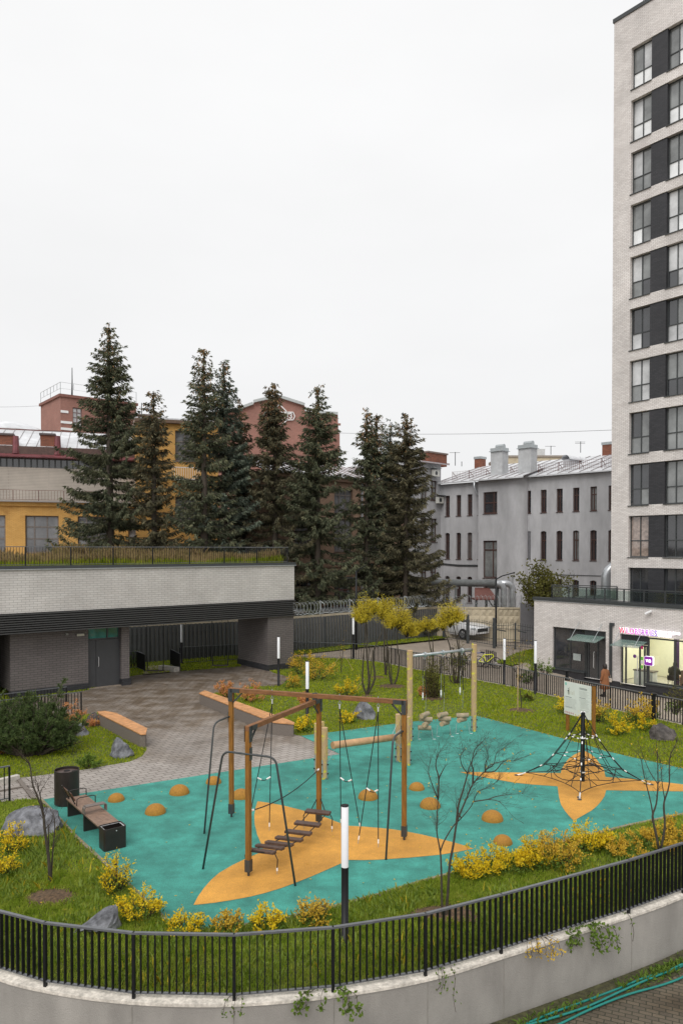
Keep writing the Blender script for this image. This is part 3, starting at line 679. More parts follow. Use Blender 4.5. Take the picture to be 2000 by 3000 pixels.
    for i, c in enumerate(cpts):
        a = cpts[max(i-1, 0)]; b = cpts[min(i+1, 6)]; d = (b-a).normalized(); w_ = e2; nn = w_.cross(d).normalized()
        if nn.z < 0: nn = -nn
        MB().obox(c, w_*.29, d*.068, nn*.03).build('step_plank', plank_m, t, world=True, bevel=.012)
    for s in (-.19, .19):
        pts = [P2+up*.5+e2*s*.25] + [c+e2*s-up*.02 for c in cpts] + [P3+up*.62+e2*s*.2]
        MB().tube(pts, .011, 6).build('bridge_rope', rope_m, t, world=True)
        for c, px_ in ((cpts[0], 0), (cpts[-1], 1)):
            foot = Vector((c.x+e2.x*(.33 if s > 0 else -.33), c.y+e2.y*(.33 if s > 0 else -.33)+.02, .015)); tp = c+e2*s*1.45
            MB().tube([tp, tp.lerp(foot, .3)+e2*(.05 if s > 0 else -.05), foot+up*.13], .011, 6).build('anchor_rope', rope_m, t, world=True)
            MB().tube([foot+up*.13, foot+up*.07], .017, 6).build('ferrule', white_clamp, t, world=True)
            MB().tube([foot+up*.07, foot], .007, 5).build('anchor_chain', galv, t, world=True)
    A, B = P2+up*1.27+dB*.05, P3+up*1.30-dB*.05; A += e2*.04; B += e2*.02
    MB().tube([A.lerp(B, u_)-up*(.32*4*u_*(1-u_)*.42) for u_ in np.linspace(0, 1, 15)], .0105, 6).build('hand_rope', rope_m, t, world=True)
    for C, D in ((A, B), (B, A)): MB().cyl(C, C.lerp(D, .025)-up*.01, .02, 6).build('ferrule', white_clamp, t, world=True)
climbing_frame()
def squiggles(mb, r, h, seed, n=5):
    """short painted curls on a round post, on its skin"""
    rnd = random.Random(seed)
    for k in range(n):
        z = h*(k+.5)/n + rnd.uniform(-.06, .06); a0 = rnd.uniform(-2.6, -.4); kind = rnd.choice('uscd'); pts = []
        for j in range(13):
            s = j/12
            if kind == 'u': da, dz = .85*cos(pi*s), -.14*sin(pi*s)
            elif kind == 's': da, dz = .45*sin(2*pi*s), .15*(s-.5)*2
            elif kind == 'c': da, dz = .55*cos(pi*.2+1.5*pi*s), .09*sin(pi*.2+1.5*pi*s)
            else: da, dz = .9*(s-.5), .16*(s-.5)
            pts.append((a0+da, z+dz))
        for j in range(12):
            (a, z1), (b, z2) = pts[j], pts[j+1]; dx, dz = (b-a)*r, z2-z1; l = max(1e-6, sqrt(dx*dx+dz*dz)); na, nz_ = -dz/l*.036/r, dx/l*.036
            q = []
            for (aa, zz) in ((a-na, z1-nz_), (b-na, z2-nz_), (b+na, z2+nz_), (a+na, z1+nz_)): q.append(((r+.0025)*cos(aa), (r+.0025)*sin(aa), zz))
            mb.face(q)
def pole(t, p, h, r, seed, n, shoe=True):
    c = wmat(t).inverted() @ Vector(p)
    o = MB().lathe((0, 0, 0), [(r, .06), (r, h-.01), (r-.01, h), (.001, h)], 24).build('post', log_pale, t, smooth=False); o.location = c
    m = MB(); squiggles(m, r, h, seed, n); s = m.build('painted_marks', paint_yellow, o)
    sh = MB(); sh.lathe((0, 0, 0), [(r*.8, -.03), (r*.8, .07)], 16); 
    for q in range(-3, 4):
        a0, a1 = -pi/2-.9+q*.09-.045, -pi/2-.9+q*.09+.045
        sh.face([((r+.006)*cos(a), (r+.006)*sin(a), z) for a, z in ((a0, .05), (a1, .05), (a1, .55), (a0, .55))])
        a0 += 1.9; a1 += 1.9; sh.face([((r+.006)*cos(a), (r+.006)*sin(a), z) for a, z in ((a0, .05), (a1, .05), (a1, .55), (a0, .55))])
    sh.build('post_shoe', galv, o)
    b = MB()
    for a in (-pi/2-.9, -pi/2+1.0):
        for z in (.17, .42): b.cyl((r*cos(a), r*sin(a), z), ((r+.035)*cos(a), (r+.035)*sin(a), z), .02, 8)
    b.build('bolt', black_metal, o)
    return o
def balance_beam():
    t = thing('balance_log', 'thick pale log hung on chains between squiggle-painted wooden posts', 'balance beam', tuple(G(951, 2284)))
    hs = 1.43
    for i, (px, py) in enumerate(((929, 2268), (942, 2262), (951, 2284), (1166, 2233), (1180, 2228), (1194, 2243))):
        pole(t, G(px, py), hs, .085, 20+i, 6)
    a, b = PD(974, 2184, 20.6), PD(1158, 2162, 21.9)
    a.z, b.z = .90, .80; d = (b-a).normalized()
    o = MB().tube([a, a.lerp(b, .5), b], [.10, .10, .095], 20).build('log', log_beam_m, t, world=True, smooth=False)
    for f in o.data.polygons: f.use_smooth = len(f.vertices) == 4
    up = Vector((0, 0, 1))
    for e, posts, s in ((a, ((929, 2268), (951, 2284)), 1), (b, ((1166, 2233), (1194, 2243)), -1)):
        for q, (px, py) in enumerate(posts):
            p = G(px, py); at = e+d*s*.18
            for z in (1.22, .35): MB().tube([Vector((p.x, p.y, z)), at.lerp(Vector((p.x, p.y, z)), .5)-up*.01, at], .008, 5).build('chain', galv, t, world=True)
balance_beam()
def log_swing():
    A, B = G(1200, 2172), G(1387.5, 2143.6)
    t = thing('hanging_log_trail', 'two tall squiggle-painted poles with a silver bar and three hanging log stacks', 'play equipment', tuple(A))
    pole(t, A, 3.0, .095, 3, 9); pole(t, B, 3.03, .095, 9, 9)
    up = Vector((0, 0, 1)); a, b = A+up*2.80, B+up*2.86
    MB().tube([a, b], .045, 14).build('top_bar', galv, t, world=True, smooth=True); d = (b-a).normalized(); n = Vector((-d.y, d.x, 0))
    for i, (s, seed, cnt) in enumerate(((.22, 1, 4), (.50, 2, 3), (.80, 3, 2))):
        c = a.lerp(b, s); MB().cyl(c-d*.035, c+d*.035, .085, 18).build('ring', galv, t, world=True, smooth=False)
        MB().bar(c-up*.08, c-up*.16, .03, .03).build('hook', galv, t, world=True)
        g = Vector((c.x, c.y, 0)) - n*.05; top = c-up*.14
        # main rope with chain to the stack, second rope with a white handle
        zst = .85
        MB().tube([top+d*.02, Vector((g.x+d.x*.02, g.y, 1.50))], .012, 6).build('rope', rope_m, t, world=True)
        MB().tube([Vector((g.x+d.x*.02, g.y, 1.50)), Vector((g.x, g.y, zst))], .006, 5).build('chain', galv, t, world=True)
        h0 = top-d*.07; MB().tube([h0, h0-up*.55], .012, 6).build('rope', rope_m, t, world=True)
        MB().tube([h0-up*.55, h0-up*1.12], .006, 5).build('chain', galv, t, world=True)
        MB().tube([h0-up*1.12, h0-up*1.30], .024, 8).build('handle', white_clamp, t, world=True)
        MB().lathe(tuple(h0-up*1.37), [(.001, 0), (.028, .012), (.028, .035), (.001, .05)], 8).build('handle_knob', galv, t, world=True)
        rr = random.Random(seed); z = .38+(0 if cnt > 3 else .07) + (.03 if cnt < 3 else 0)
        angs = {4: [.05, 1.1, -.15, .9], 3: [.9, -.2, .75], 2: [.85, -.1]}[cnt]
        for k in range(cnt):
            an = angs[k]; dd = Vector((cos(an), sin(an), .06 if k % 2 else -.04)); cc = Vector((g.x+rr.uniform(-.04, .04), g.y, z)); L = .21
            o = MB().cyl(cc-dd*L, cc+dd*L, .082, 14).build('log', log_grey, t, world=True)
            o.data.materials.append(bark_end)
            for f in o.data.polygons:
                if len(f.vertices) > 4: f.material_index = 1
            z += .145
        for q in (-1, 1):
            f = Vector((g.x+q*.24, g.y-.05, .02)); e = Vector((g.x+q*.20, g.y, .38))
            MB().tube([e, f+up*.02, f, f+Vector((.09, -.02, 0))], .0075, 5).build('anchor_chain', galv, t, world=True)
log_swing()
def net_pyramid():
    c = G(1706, 2291); up = Vector((0, 0, 1)); Hm = 1.88
    t = thing('rope_net_climber', 'black rope pyramid net stretched around a short black mast on the orange star', 'climbing net', tuple(c))
    MB().lathe((c.x, c.y, 0), [(.055, 0), (.055, Hm), (.05, Hm+.015), (.001, Hm+.02)], 18).build('mast', black_metal, t, world=True, smooth=False)
    A = [G(1512, 2274), G(1697, 2346), G(1908, 2302), Vector((c.x*2-G(1697, 2346).x+.25, c.y*2-G(1697, 2346).y+.1, 0))]
    top = c+up*Hm; nodes = []
    def rope(pts, r=.011, nm='rope'): return MB().tube(pts, r, 5).build(nm, rope_m, t, world=True)
    def clamp(a, b, f=.5):
        p = a.lerp(b, f); d = (b-a).normalized(); MB().tube([p-d*.035, p+d*.035], .016, 6).build('clamp', white_clamp, t, world=True)
    S = [.0, .22, .43, .60, .88]
    for a in A:
        row = []
        for s in S:
            hz = Hm*(1-s)**1.7 if s < .8 else .12
            p = Vector((c.x+(a.x-c.x)*(s*.97), c.y+(a.y-c.y)*(s*.97), 0 if s == 1 else hz)); row.append(p)
        nodes.append(row)
        rope(row); rope([row[0]+Vector((.015, 0, 0))]+[p+Vector((.012, .012, -.035)) for p in row[1:4]]+[row[4]])
        e = row[4]; MB().tube([e, e.lerp(a, .5), a+up*.02], .02, 6).build('turnbuckle', steel, t, world=True)
        MB().tube([e, Vector((a.x*.93+c.x*.07, a.y*.93+c.y*.07+.06, .02))], .014, 6).build('turnbuckle', steel, t, world=True)
        for cen in (a, Vector((a.x*.93+c.x*.07, a.y*.93+c.y*.07+.06, 0))): MB().lathe((cen.x, cen.y, .014), [(.055, 0), (.055, .02), (.001, .035)], 10).build('anchor_plate', dark_gray_metal, t, world=True)
        for i in range(1, 4): clamp(row[i], row[i+1], .15)
        clamp(row[0], row[1], .93)
    Bz = [Hm*.72, Hm*.42, Hm*.26, .16]
    for i in range(4):
        j = (i+1) % 4
        for k, (s, sag) in enumerate(((1, .10), (2, .34), (3, .42), (4, .46))):
            a, b = nodes[i][s], nodes[j][s]; mid = (a+b)/2; tgt = c+up*(mid.z*.9+.05); m_ = mid.lerp(tgt, sag)
            pts = [a*(1-u_)**2+m_*2*u_*(1-u_)+b*u_*u_ for u_ in np.linspace(0, 1, 9)]
            rope(pts, .010, 'net_rope')
            if k < 2: clamp(pts[2], pts[3]); clamp(pts[5], pts[6])
            nodes[i].append(pts)
        f = nodes[i][5:9]
        for u_ in (2, 6):
            q = [top+up*(-.05) if u_ == 4 else nodes[i if u_ < 4 else j][1]] + [f[k][u_] for k in range(4)]
            rope(q if u_ != 4 else [c+up*Hm*.75]+q[1:], .009, 'net_rope')
        rope([f[2][1], f[3][3]], .009, 'net_rope'); rope([f[2][7], f[3][5]], .009, 'net_rope')
    for z0, rr in ((.36, .42), (.24, .78)):
        rope([c+Vector((rr*cos(q), rr*sin(q), z0+.05*sin(3*q))) for q in np.linspace(0, 2*pi, 25)], .010, 'net_ring')
    for k in range(8):
        q = pi/4*k+.2; rope([c+up*(.75 if k % 2 else .45), c+Vector((.48*cos(q), .48*sin(q), .42)), c+Vector((.85*cos(q), .85*sin(q), .30))], .009, 'net_rope')
    for z in (1.17, .62, .25): MB().lathe((c.x, c.y, z), [(.058, 0), (.075, .005), (.075, .04), (.058, .045)], 10).build('mast_collar', white_clamp if z != .62 else dark_gray_metal, t, world=True)
    for s in (-1, 1): MB().tube([top+Vector((s*.06, 0, 0)), top+Vector((s*.02, 0, .03))], .018, 6).build('clamp', white_clamp, t, world=True)
net_pyramid()
dome_px = [(266, 1843, 19, 'small orange rubber dome nearest the slatted bench, leftmost of all domes'), (356, 1872, 24, 'large orange rubber dome in the open, second from the left and closer to the camera'), (411, 1827, 23, 'orange rubber dome near the pavement edge, third from the left'),
  (490, 1803, 18, 'small orange rubber dome behind the two bent steel tubes of the frame'), (553, 1836, 22, 'orange rubber dome between the two left wooden posts of the climbing frame'), (845, 1838, 23, 'orange rubber dome seen between the hanging ropes of the climbing frame'),
  (957, 1817, 18, 'small orange rubber dome just right of the climbing frame, farthest of the right group'), (988, 1858, 24, 'orange rubber dome behind the thin left stem of the bare tree'), (1131, 1888, 25, 'largest orange rubber dome right of the bare tree, below the net star'), (1155, 1942, 22, 'orange rubber dome closest to the yellow shrubs and foreground railing')]
for x, y, r, lab in dome_px:
    fx, fy = x*1.2755, y*1.2755; p = G(fx, fy-3); rad = r*1.2755/F*p.y
    p = Vector((p.x, p.y+rad*.15, .012))
    prof = [(rad*1.0, 0)] + [(rad*cos(a), rad*.86*sin(a)) for a in np.linspace(.05, pi/2-.001, 14)]
    o = MB().lathe((0, 0, 0), prof, 32).build('rubber_dome', dome_orange, smooth=True); o.location = p
    tag(o, lab, 'play dome', 'orange rubber domes on the teal surface')
# info board
def board():
    a, b = G(1658, 2141), G(1736, 2164); d = (b-a).normalized(); n = Vector((d.y, -d.x, 0)); up = Vector((0, 0, 1))
    t = thing('information_board', 'white playground rules board on two orange wooden posts behind the net climber', 'sign board', tuple(a), atan2(d.y, d.x))
    L = (b-a).length
    for x in (.03, L-.0): MB().box(x-.045, x+.045, -.01, .08, -.02, 1.75).build('post', wood_post, t, bevel=.005); 
    for x in (.03, L-.0): MB().box(x-.05, x+.05, -.015, .085, 1.751, 1.765).build('post_cap', black_metal, t)
    panel = MB().box(-.07, L-.06, -.035, -.012, .60, 1.73).build('panel', M('board_white', (.70, .71, .66), .45, var=.05, scale=2), t)
    W = L+.01; x0, x1, zt = -.05, L-.08, 1.70
    m = MB(); rr = random.Random(4); y = -.0375
    def ln(xa, xb, z, th): m.box(xa, xb, y, y+.0012, z-th, z+th)
    ink = M('board_ink', (.16, .17, .16), .6); inkd = M('board_ink_dark', (.02, .03, .05), .6)
    ml, mr = x0+.03, x0+.47*W
    for z in np.arange(1.16, .80, -.030): ln(ml, mr-rr.uniform(0, .12), z, .0035)
    for z in np.arange(1.50, .78, -.030):
        if abs(z-1.27) > .04 and rr.random() > .12: ln(x0+.55*W+(.06 if z < 1.15 else 0), x1-rr.uniform(.02, .18), z, .0035)
    m.build('printed_text', M('board_text_grey', (.42, .43, .40), .6), panel)
    m = MB(); ln(x0+.56*W, x0+.84*W, 1.60, .007); ln(x0+.56*W, x0+.84*W, 1.565, .007); ln(ml, ml+.30, 1.205, .007); ln(x0+.56*W, x0+.80*W, 1.27, .007); ln(ml, ml+.32, .86, .006)
    # little climbing figure
    m.lathe((x0+.19, -.001, 1.50), [(0.001, 0), (.001, .001)], 3); fx = x0+.19
    m.box(fx-.015, fx+.02, y, y+.0012, 1.36, 1.46); m.box(fx-.005, fx+.018, y, y+.0012, 1.28, 1.36); m.box(fx-.045, fx-.015, y, y+.0012, 1.41, 1.435); m.box(fx-.022, fx+.006, y, y+.0012, 1.48, 1.51)
    m.build('printed_heading', inkd, panel)
    m = MB(); 
    for k, h in enumerate((.12, .26, .12, .10, .16)): m.box(x0+.15+k*.07, x0+.165+k*.07, y+.0002, y+.001, 1.30, 1.30+h)
    m.build('printed_drawing', M('board_drawing', (.42, .38, .25), .6), panel)
    MB().box(x0+.02, x0+.10, y, y+.0012, 1.60, 1.69).build('logo_square', M('mint_square', (.25, .55, .45), .5), panel)
    m = MB()
    for k in range(5):
        cx, cz, ro, ri = x0+.065+k*.085, .665, .032, .025
        for q in range(14):
            a0, a1 = 2*pi*q/14, 2*pi*(q+1)/14
            m.face([(cx+ro*cos(a0), y, cz+ro*sin(a0)), (cx+ro*cos(a1), y, cz+ro*sin(a1)), (cx+ri*cos(a1), y, cz+ri*sin(a1)), (cx+ri*cos(a0), y, cz+ri*sin(a0))])
        m.face([(cx-.021, y, cz+.017), (cx-.017, y, cz+.021), (cx+.021, y, cz-.017), (cx+.017, y, cz-.021)])
        m.box(cx-.006, cx+.006, y-.0001, y+.0009, cz-.014, cz+.014)
    m.build('prohibition_icons', M('icon_red', (.50, .10, .08), .6), panel)
board()
# benches with larch tops
def planter_bench(label, poly_px, group='concrete benches with larch tops'):
    P = Gs(poly_px, .45); c = sum(P, Vector())/len(P)
    t = thing('planter_bench', label, 'bench', (c.x, c.y, 0), group=group)
    q = [(p.x, p.y) for p in P]; cen = c
    inset = [(p.x+(cen.x-p.x)/max((Vector((p.x, p.y))-Vector((cen.x, cen.y))).length, .01)*.04, p.y+(cen.y-p.y)/max((Vector((p.x, p.y))-Vector((cen.x, cen.y))).length, .01)*.04) for p in P]
    MB().prism(inset, -.02, .395).build('base', bench_conc, t, world=True, bevel=.01)
    MB().prism(inset, .398, .415).build('support_frame', dark_gray_metal, t, world=True)
    # slats: cut the outline across its long axis
    ax = Vector((VX, VY)); s0 = [Vector(p).dot(ax) for p in q]; lo, hi = min(s0), max(s0); n = int((hi-lo)/.13)
    mb = MB()
    def clip(poly, k, sgn):
        out = []
        for i in range(len(poly)):
            a, b = Vector(poly[i]), Vector(poly[(i+1) % len(poly)]); fa, fb = sgn*(a.dot(ax)-k), sgn*(b.dot(ax)-k)
            if fa >= 0: out.append(tuple(a))
            if fa*fb < 0: out.append(tuple(a.lerp(b, fa/(fa-fb))))
        return out
    for k in range(n):
        a, b = lo+(hi-lo)*k/n+.004, lo+(hi-lo)*(k+1)/n-.004
        pl = clip(q, a, 1)
        if len(pl) > 2: pl = clip(pl, b, -1)
        if len(pl) > 2: mb.prism(pl, .417, .452+.002*(k % 3))
    mb.build('seat', bench_wood, t, world=True)
R8 = lambda l: [(x*.2976, 2000+y*.2976) for x, y in l]
planter_bench('long concrete bench with orange wooden slats running towards the low building', R4([(1015, 838), (1045, 824), (1440, 962), (1503, 988), (1500, 995), (1395, 986)]))
planter_bench('short concrete bench with orange wooden slats at the edge of the left flower bed', R8([(958, 284), (1035, 280), (1145, 300), (1448, 450), (1435, 506), (1385, 508), (975, 306)]))
# slatted modular bench
def modular_bench():
    FR, NL = G(256, 2331.8, .45), G(287, 2421, .45); o = G(193.4, 2339, .45); 
    e = (G(287, 2421, .45)-o); e.z = 0; L = e.length; e.normalize(); ang = atan2(e.y, e.x)
    t = thing('modular_bench', 'brown slatted bench with armrests and a partial backrest, end to end with a black bin', 'bench', (o.x, o.y, 0), ang)
    Wd = .46
    mb = MB(); n = 26
    for k in range(n): mb.box(L*k/n+.006, L*(k+1)/n-.006, .0, Wd, .425, .45)
    mb.build('seat', slat_wood, t)
    for x in (.0, L*.52): MB().box(x, x+.05, .03, Wd-.03, -.01, .40).build('leg', bench_metal, t); 
    MB().box(.0, L, .02, .06, .38, .424).box(.0, L, Wd-.06, Wd-.02, .38, .424).build('frame', bench_metal, t)
    m = MB()
    for k in range(2): m.obox(Vector((.33, .03-.05*k-.04, .60+.10*k)), Vector((.33, 0, 0)), Vector((0, .012, 0)), Vector((0, -.02, .045)))
    m.build('backrest', M('backrest_wood', (.11, .05, .03), .5, var=.25), t)
    for x in (.10, .55): MB().bar((x, .06, .40), (x, -.12, .80), .05, .02).build('backrest_bracket', bench_metal, t)
    for x in (.05, .70):
        MB().tube([(x, .03, .45), (x, .04, .60), (x, .10, .625), (x, .40, .625), (x, .455, .60), (x, .455, .45)], .011, 8).build('armrest', bench_metal, t, smooth=True)
    prof = [(.0, .452), (.0, .57), (.02, .60), (.45, .60), (.47, .57), (.47, .452)]
    m = MB()
    xs_ = (1.24, 1.40)
    for (y0, z0), (y1, z1) in zip(prof[:-1], prof[1:]):
        m.face([(xs_[0], y0, z0), (xs_[0], y1, z1), (xs_[1], y1, z1), (xs_[1], y0, z0)])
    ob = m.build('padded_armrest', bench_leather, t); sd = ob.modifiers.new('s', 'SOLIDIFY'); sd.thickness = .02
    b = thing('litter_bin', 'black rectangular litter bin with grey metal rim at the near end of the bench', 'bin', (o.x+e.x*(L+.02), o.y+e.y*(L+.02), 0), ang)
    m = MB(); bx, by, bh = .36, .48, .47; th = .012; pts = []
    def rr(x0, x1, y0, y1, r, n=4):
        P = []
        for cx, cy, a0 in ((x1-r, y1-r, 0), (x0+r, y1-r, pi/2), (x0+r, y0+r, pi), (x1-r, y0+r, 1.5*pi)):
            for k in range(n+1): a = a0+pi/2*k/n; P.append((cx+r*cos(a), cy+r*sin(a)))
        return P
    o1, i1 = rr(0, bx, 0, by, .05), rr(.02, bx-.02, .02, by-.02, .035); n = len(o1)
    for k in range(n):
        j = (k+1) % n
        m.face([(*o1[k], .0), (*o1[j], .0), (*o1[j], bh), (*o1[k], bh)]); m.face([(*o1[k], bh), (*o1[j], bh), (*i1[j], bh), (*i1[k], bh)]); m.face([(*i1[j], .1), (*i1[k], .1), (*i1[k], bh), (*i1[j], bh)])
    m.build('body', bench_metal, b)
    MB().prism(i1, .12, .14).build('liner', M('bin_liner', (.10, .12, .13), .3, metal=.5), b)
    m = MB(); i2 = rr(.045, bx-.045, .045, by-.045, .02)
    for k in range(n): j = (k+1) % n; m.face([(*i1[k], bh-.02), (*i1[j], bh-.02), (*i2[j], bh-.02), (*i2[k], bh-.02)])
    m.build('rim', steel, b)
    m = MB(); m.cyl((bx+.001, by/2+.02, bh-.06), (bx+.008, by/2+.02, bh-.06), .012, 10); m.build('lock', steel, b)
modular_bench()
def round_bin():
    p = G(183, 2368); t = thing('round_bin', 'tall round dark brown litter bin with three openings beside the bench', 'bin', (p.x, p.y+.3, 0))
    r, h = .295, .86
    MB().lathe((0, 0, 0), [(r-.03, 0), (r-.03, .03), (r, .032), (r, h), (r-.012, h), (r-.012, h-.05)], 40).build('body', bench_metal, t, smooth=False)
    MB().lathe((0, 0, 0), [(r-.013, h-.06), (.001, h-.055)], 40).build('lid', M('bin_lid', (.075, .05, .042), .35, var=.15), t)
    for x, y, q in ((-.02, .06, .075), (.0, -.17, .085), (.19, .03, .075)):
        MB().lathe((x, y, h-.054), [(q, 0), (q, .006), (.001, .0065)], 20).build('opening', M('hole_black', (.004, .004, .004), .9), t)
round_bin()
# ================================================================ building helpers (local frame: x along the facade, +y into the building, z = world height)
def wall_open(mb, X0, X1, Z0, Z1, ops, depth, y=0.0):
    xs_ = sorted({X0, X1, *[min(max(v, X0), X1) for o in ops for v in o[:2]]}); zs_ = sorted({Z0, Z1, *[min(max(v, Z0), Z1) for o in ops for v in o[2:4]]})
    for i in range(len(xs_)-1):
        for k in range(len(zs_)-1):
            cx, cz = (xs_[i]+xs_[i+1])/2, (zs_[k]+zs_[k+1])/2
            if any(o[0] < cx < o[1] and o[2] < cz < o[3] for o in ops): continue
            mb.face([(xs_[i], y, zs_[k]), (xs_[i+1], y, zs_[k]), (xs_[i+1], y, zs_[k+1]), (xs_[i], y, zs_[k+1])])
    for x0, x1, z0, z1 in [o[:4] for o in ops]:
        x0, x1, z0, z1 = max(x0, X0), min(x1, X1), max(z0, Z0), min(z1, Z1); d = y+depth
        mb.face([(x0, y, z0), (x0, y, z1), (x0, d, z1), (x0, d, z0)]); mb.face([(x1, y, z1), (x1, y, z0), (x1, d, z0), (x1, d, z1)])
        mb.face([(x0, y, z0), (x0, d, z0), (x1, d, z0), (x1, y, z0)]); mb.face([(x0, y, z1), (x1, y, z1), (x1, d, z1), (x0, d, z1)])
def window(par, x0, x1, z0, z1, y, fmat, gmat, vs=(.5,), hs=(), fw=.06, sill=None, fd=.07, name='window', out=.06):
    mb = MB(); mb.box(x0+.003, x1-.003, y, y+fd, z0+.003, z0+fw); mb.box(x0+.003, x1-.003, y, y+fd, z1-fw, z1-.003)
    mb.box(x0+.003, x0+fw, y+.001, y+fd-.001, z0+fw, z1-fw); mb.box(x1-fw, x1-.003, y+.001, y+fd-.001, z0+fw, z1-fw)
    for v in vs: c = x0+(x1-x0)*v; mb.box(c-fw*.5, c+fw*.5, y+.002, y+fd-.002, z0+fw, z1-fw)
    for h in hs: c = z0+(z1-z0)*h; mb.box(x0+fw, x1-fw, y+.003, y+fd-.003, c-fw*.5, c+fw*.5)
    w = mb.build(name, fmat, par)
    if callable(gmat):      # every light gets its own pane and curtain state
        cx = [0, *vs, 1]; cz = [0, *hs, 1]
        for i in range(len(cx)-1):
            for k in range(len(cz)-1):
                a, b, c, d = x0+(x1-x0)*cx[i]+.01, x0+(x1-x0)*cx[i+1]-.01, z0+(z1-z0)*cz[k]+.01, z0+(z1-z0)*cz[k+1]-.01
                g = MB(); g.face([(a, y+fd*.6, c), (b, y+fd*.6, c), (b, y+fd*.6, d), (a, y+fd*.6, d)]); g.build('pane', gmat(k), w)
    else:
        g = MB(); g.face([(x0+.01, y+fd*.6, z0+.01), (x1-.01, y+fd*.6, z0+.01), (x1-.01, y+fd*.6, z1-.01), (x0+.01, y+fd*.6, z1-.01)]); g.build('pane', gmat, w)
    if sill is not None: MB().box(x0-.04, x1+.04, -out, y+.01, z0-.045, z0-.004).build('sill', sill, w)
    return w
def shell(mb, X0, X1, Y0, Y1, Z0, Z1, top=True):
    """sides, back and roof of a block whose front is built separately"""
    mb.face([(X0, Y1, Z0), (X0, Y0, Z0), (X0, Y0, Z1), (X0, Y1, Z1)]); mb.face([(X1, Y0, Z0), (X1, Y1, Z0), (X1, Y1, Z1), (X1, Y0, Z1)])
    mb.face([(X1, Y1, Z0), (X0, Y1, Z0), (X0, Y1, Z1), (X1, Y1, Z1)])
    if top: mb.face([(X0, Y0, Z1), (X1, Y0, Z1), (X1, Y1, Z1), (X0, Y1, Z1)])
S3 = lambda x, y: (1200+x*.4464, 1250+y*.4464)
Z1_ = lambda x, y: (1500+x*.3189, 1600+y*.3189)
Z5 = lambda x, y: (1780+x*.1403, 1780+y*.1403)
DT = (.617, -.787)
# ---------------------------------------------------------------- apartment tower
def tower():
    o = (789/2200*44, 44.0); t = thing('apartment_tower', 'tall white brick apartment tower with dark brick panels and grey framed windows', 'apartment building', (o[0], o[1], 0), atan2(DT[1], DT[0]))
    z0 = FAC(1841, 1632, o, DT)[1]; z9 = FAC(1856, 259, o, DT)[1]; st_ = (z9-z0)/9; wh = FAC(1841, 1512, o, DT)[1]-z0
    top = FAC(1803, 64, o, DT)[1]
    a1, b1, c1, d1 = 1.10, 2.30, 3.23, 4.95
    ops = []; cols_ = [(a1, b1, c1, d1), (6.3, 7.5, 8.4, 10.1)]
    for k in range(-1, 10):
        for A in cols_: ops.append((A[0], A[3], z0+st_*k, z0+st_*k+wh))
    mb = MB(); wall_open(mb, 0, 13, 3.0, top, ops, .30); shell(mb, 0, 13, 0, 15, 3.0, top); mb.build('wall', white_brick, t)
    MB().box(-.06, 13.1, -.06, .25, top, top+.22).build('parapet_coping', dark_gray_metal, t)
    rnd = random.Random(5)
    for k in range(-1, 10):
        zb = z0+st_*k
        for A in cols_:
            MB().box(A[1], A[2], .05, .31, zb+.004, zb+wh-.004).build('brick_panel', dark_brick, t)
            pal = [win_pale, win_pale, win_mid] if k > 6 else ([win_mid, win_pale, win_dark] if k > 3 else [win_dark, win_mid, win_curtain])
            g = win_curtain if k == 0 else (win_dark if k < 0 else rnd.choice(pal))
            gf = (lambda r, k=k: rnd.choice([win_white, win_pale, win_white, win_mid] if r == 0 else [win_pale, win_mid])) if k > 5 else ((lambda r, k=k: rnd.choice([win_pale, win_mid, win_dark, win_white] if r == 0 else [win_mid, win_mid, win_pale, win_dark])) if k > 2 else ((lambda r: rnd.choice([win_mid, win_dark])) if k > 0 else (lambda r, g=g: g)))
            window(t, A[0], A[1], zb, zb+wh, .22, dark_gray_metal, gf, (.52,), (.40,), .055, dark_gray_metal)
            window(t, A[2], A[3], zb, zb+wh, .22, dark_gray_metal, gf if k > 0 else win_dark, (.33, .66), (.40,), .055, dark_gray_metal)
    m = MB(); q = 1.75
    for s in (0, .25): m.tube([(q+s, .1, top+.2), (q+s-.03, .1, top+.75), (q+s+.09, .1, top+.85), (q+s+.12, .1, top+.2)], .018, 6)
    m.build('roof_hook', dark_gray_metal, t)
    return o
TO = tower()
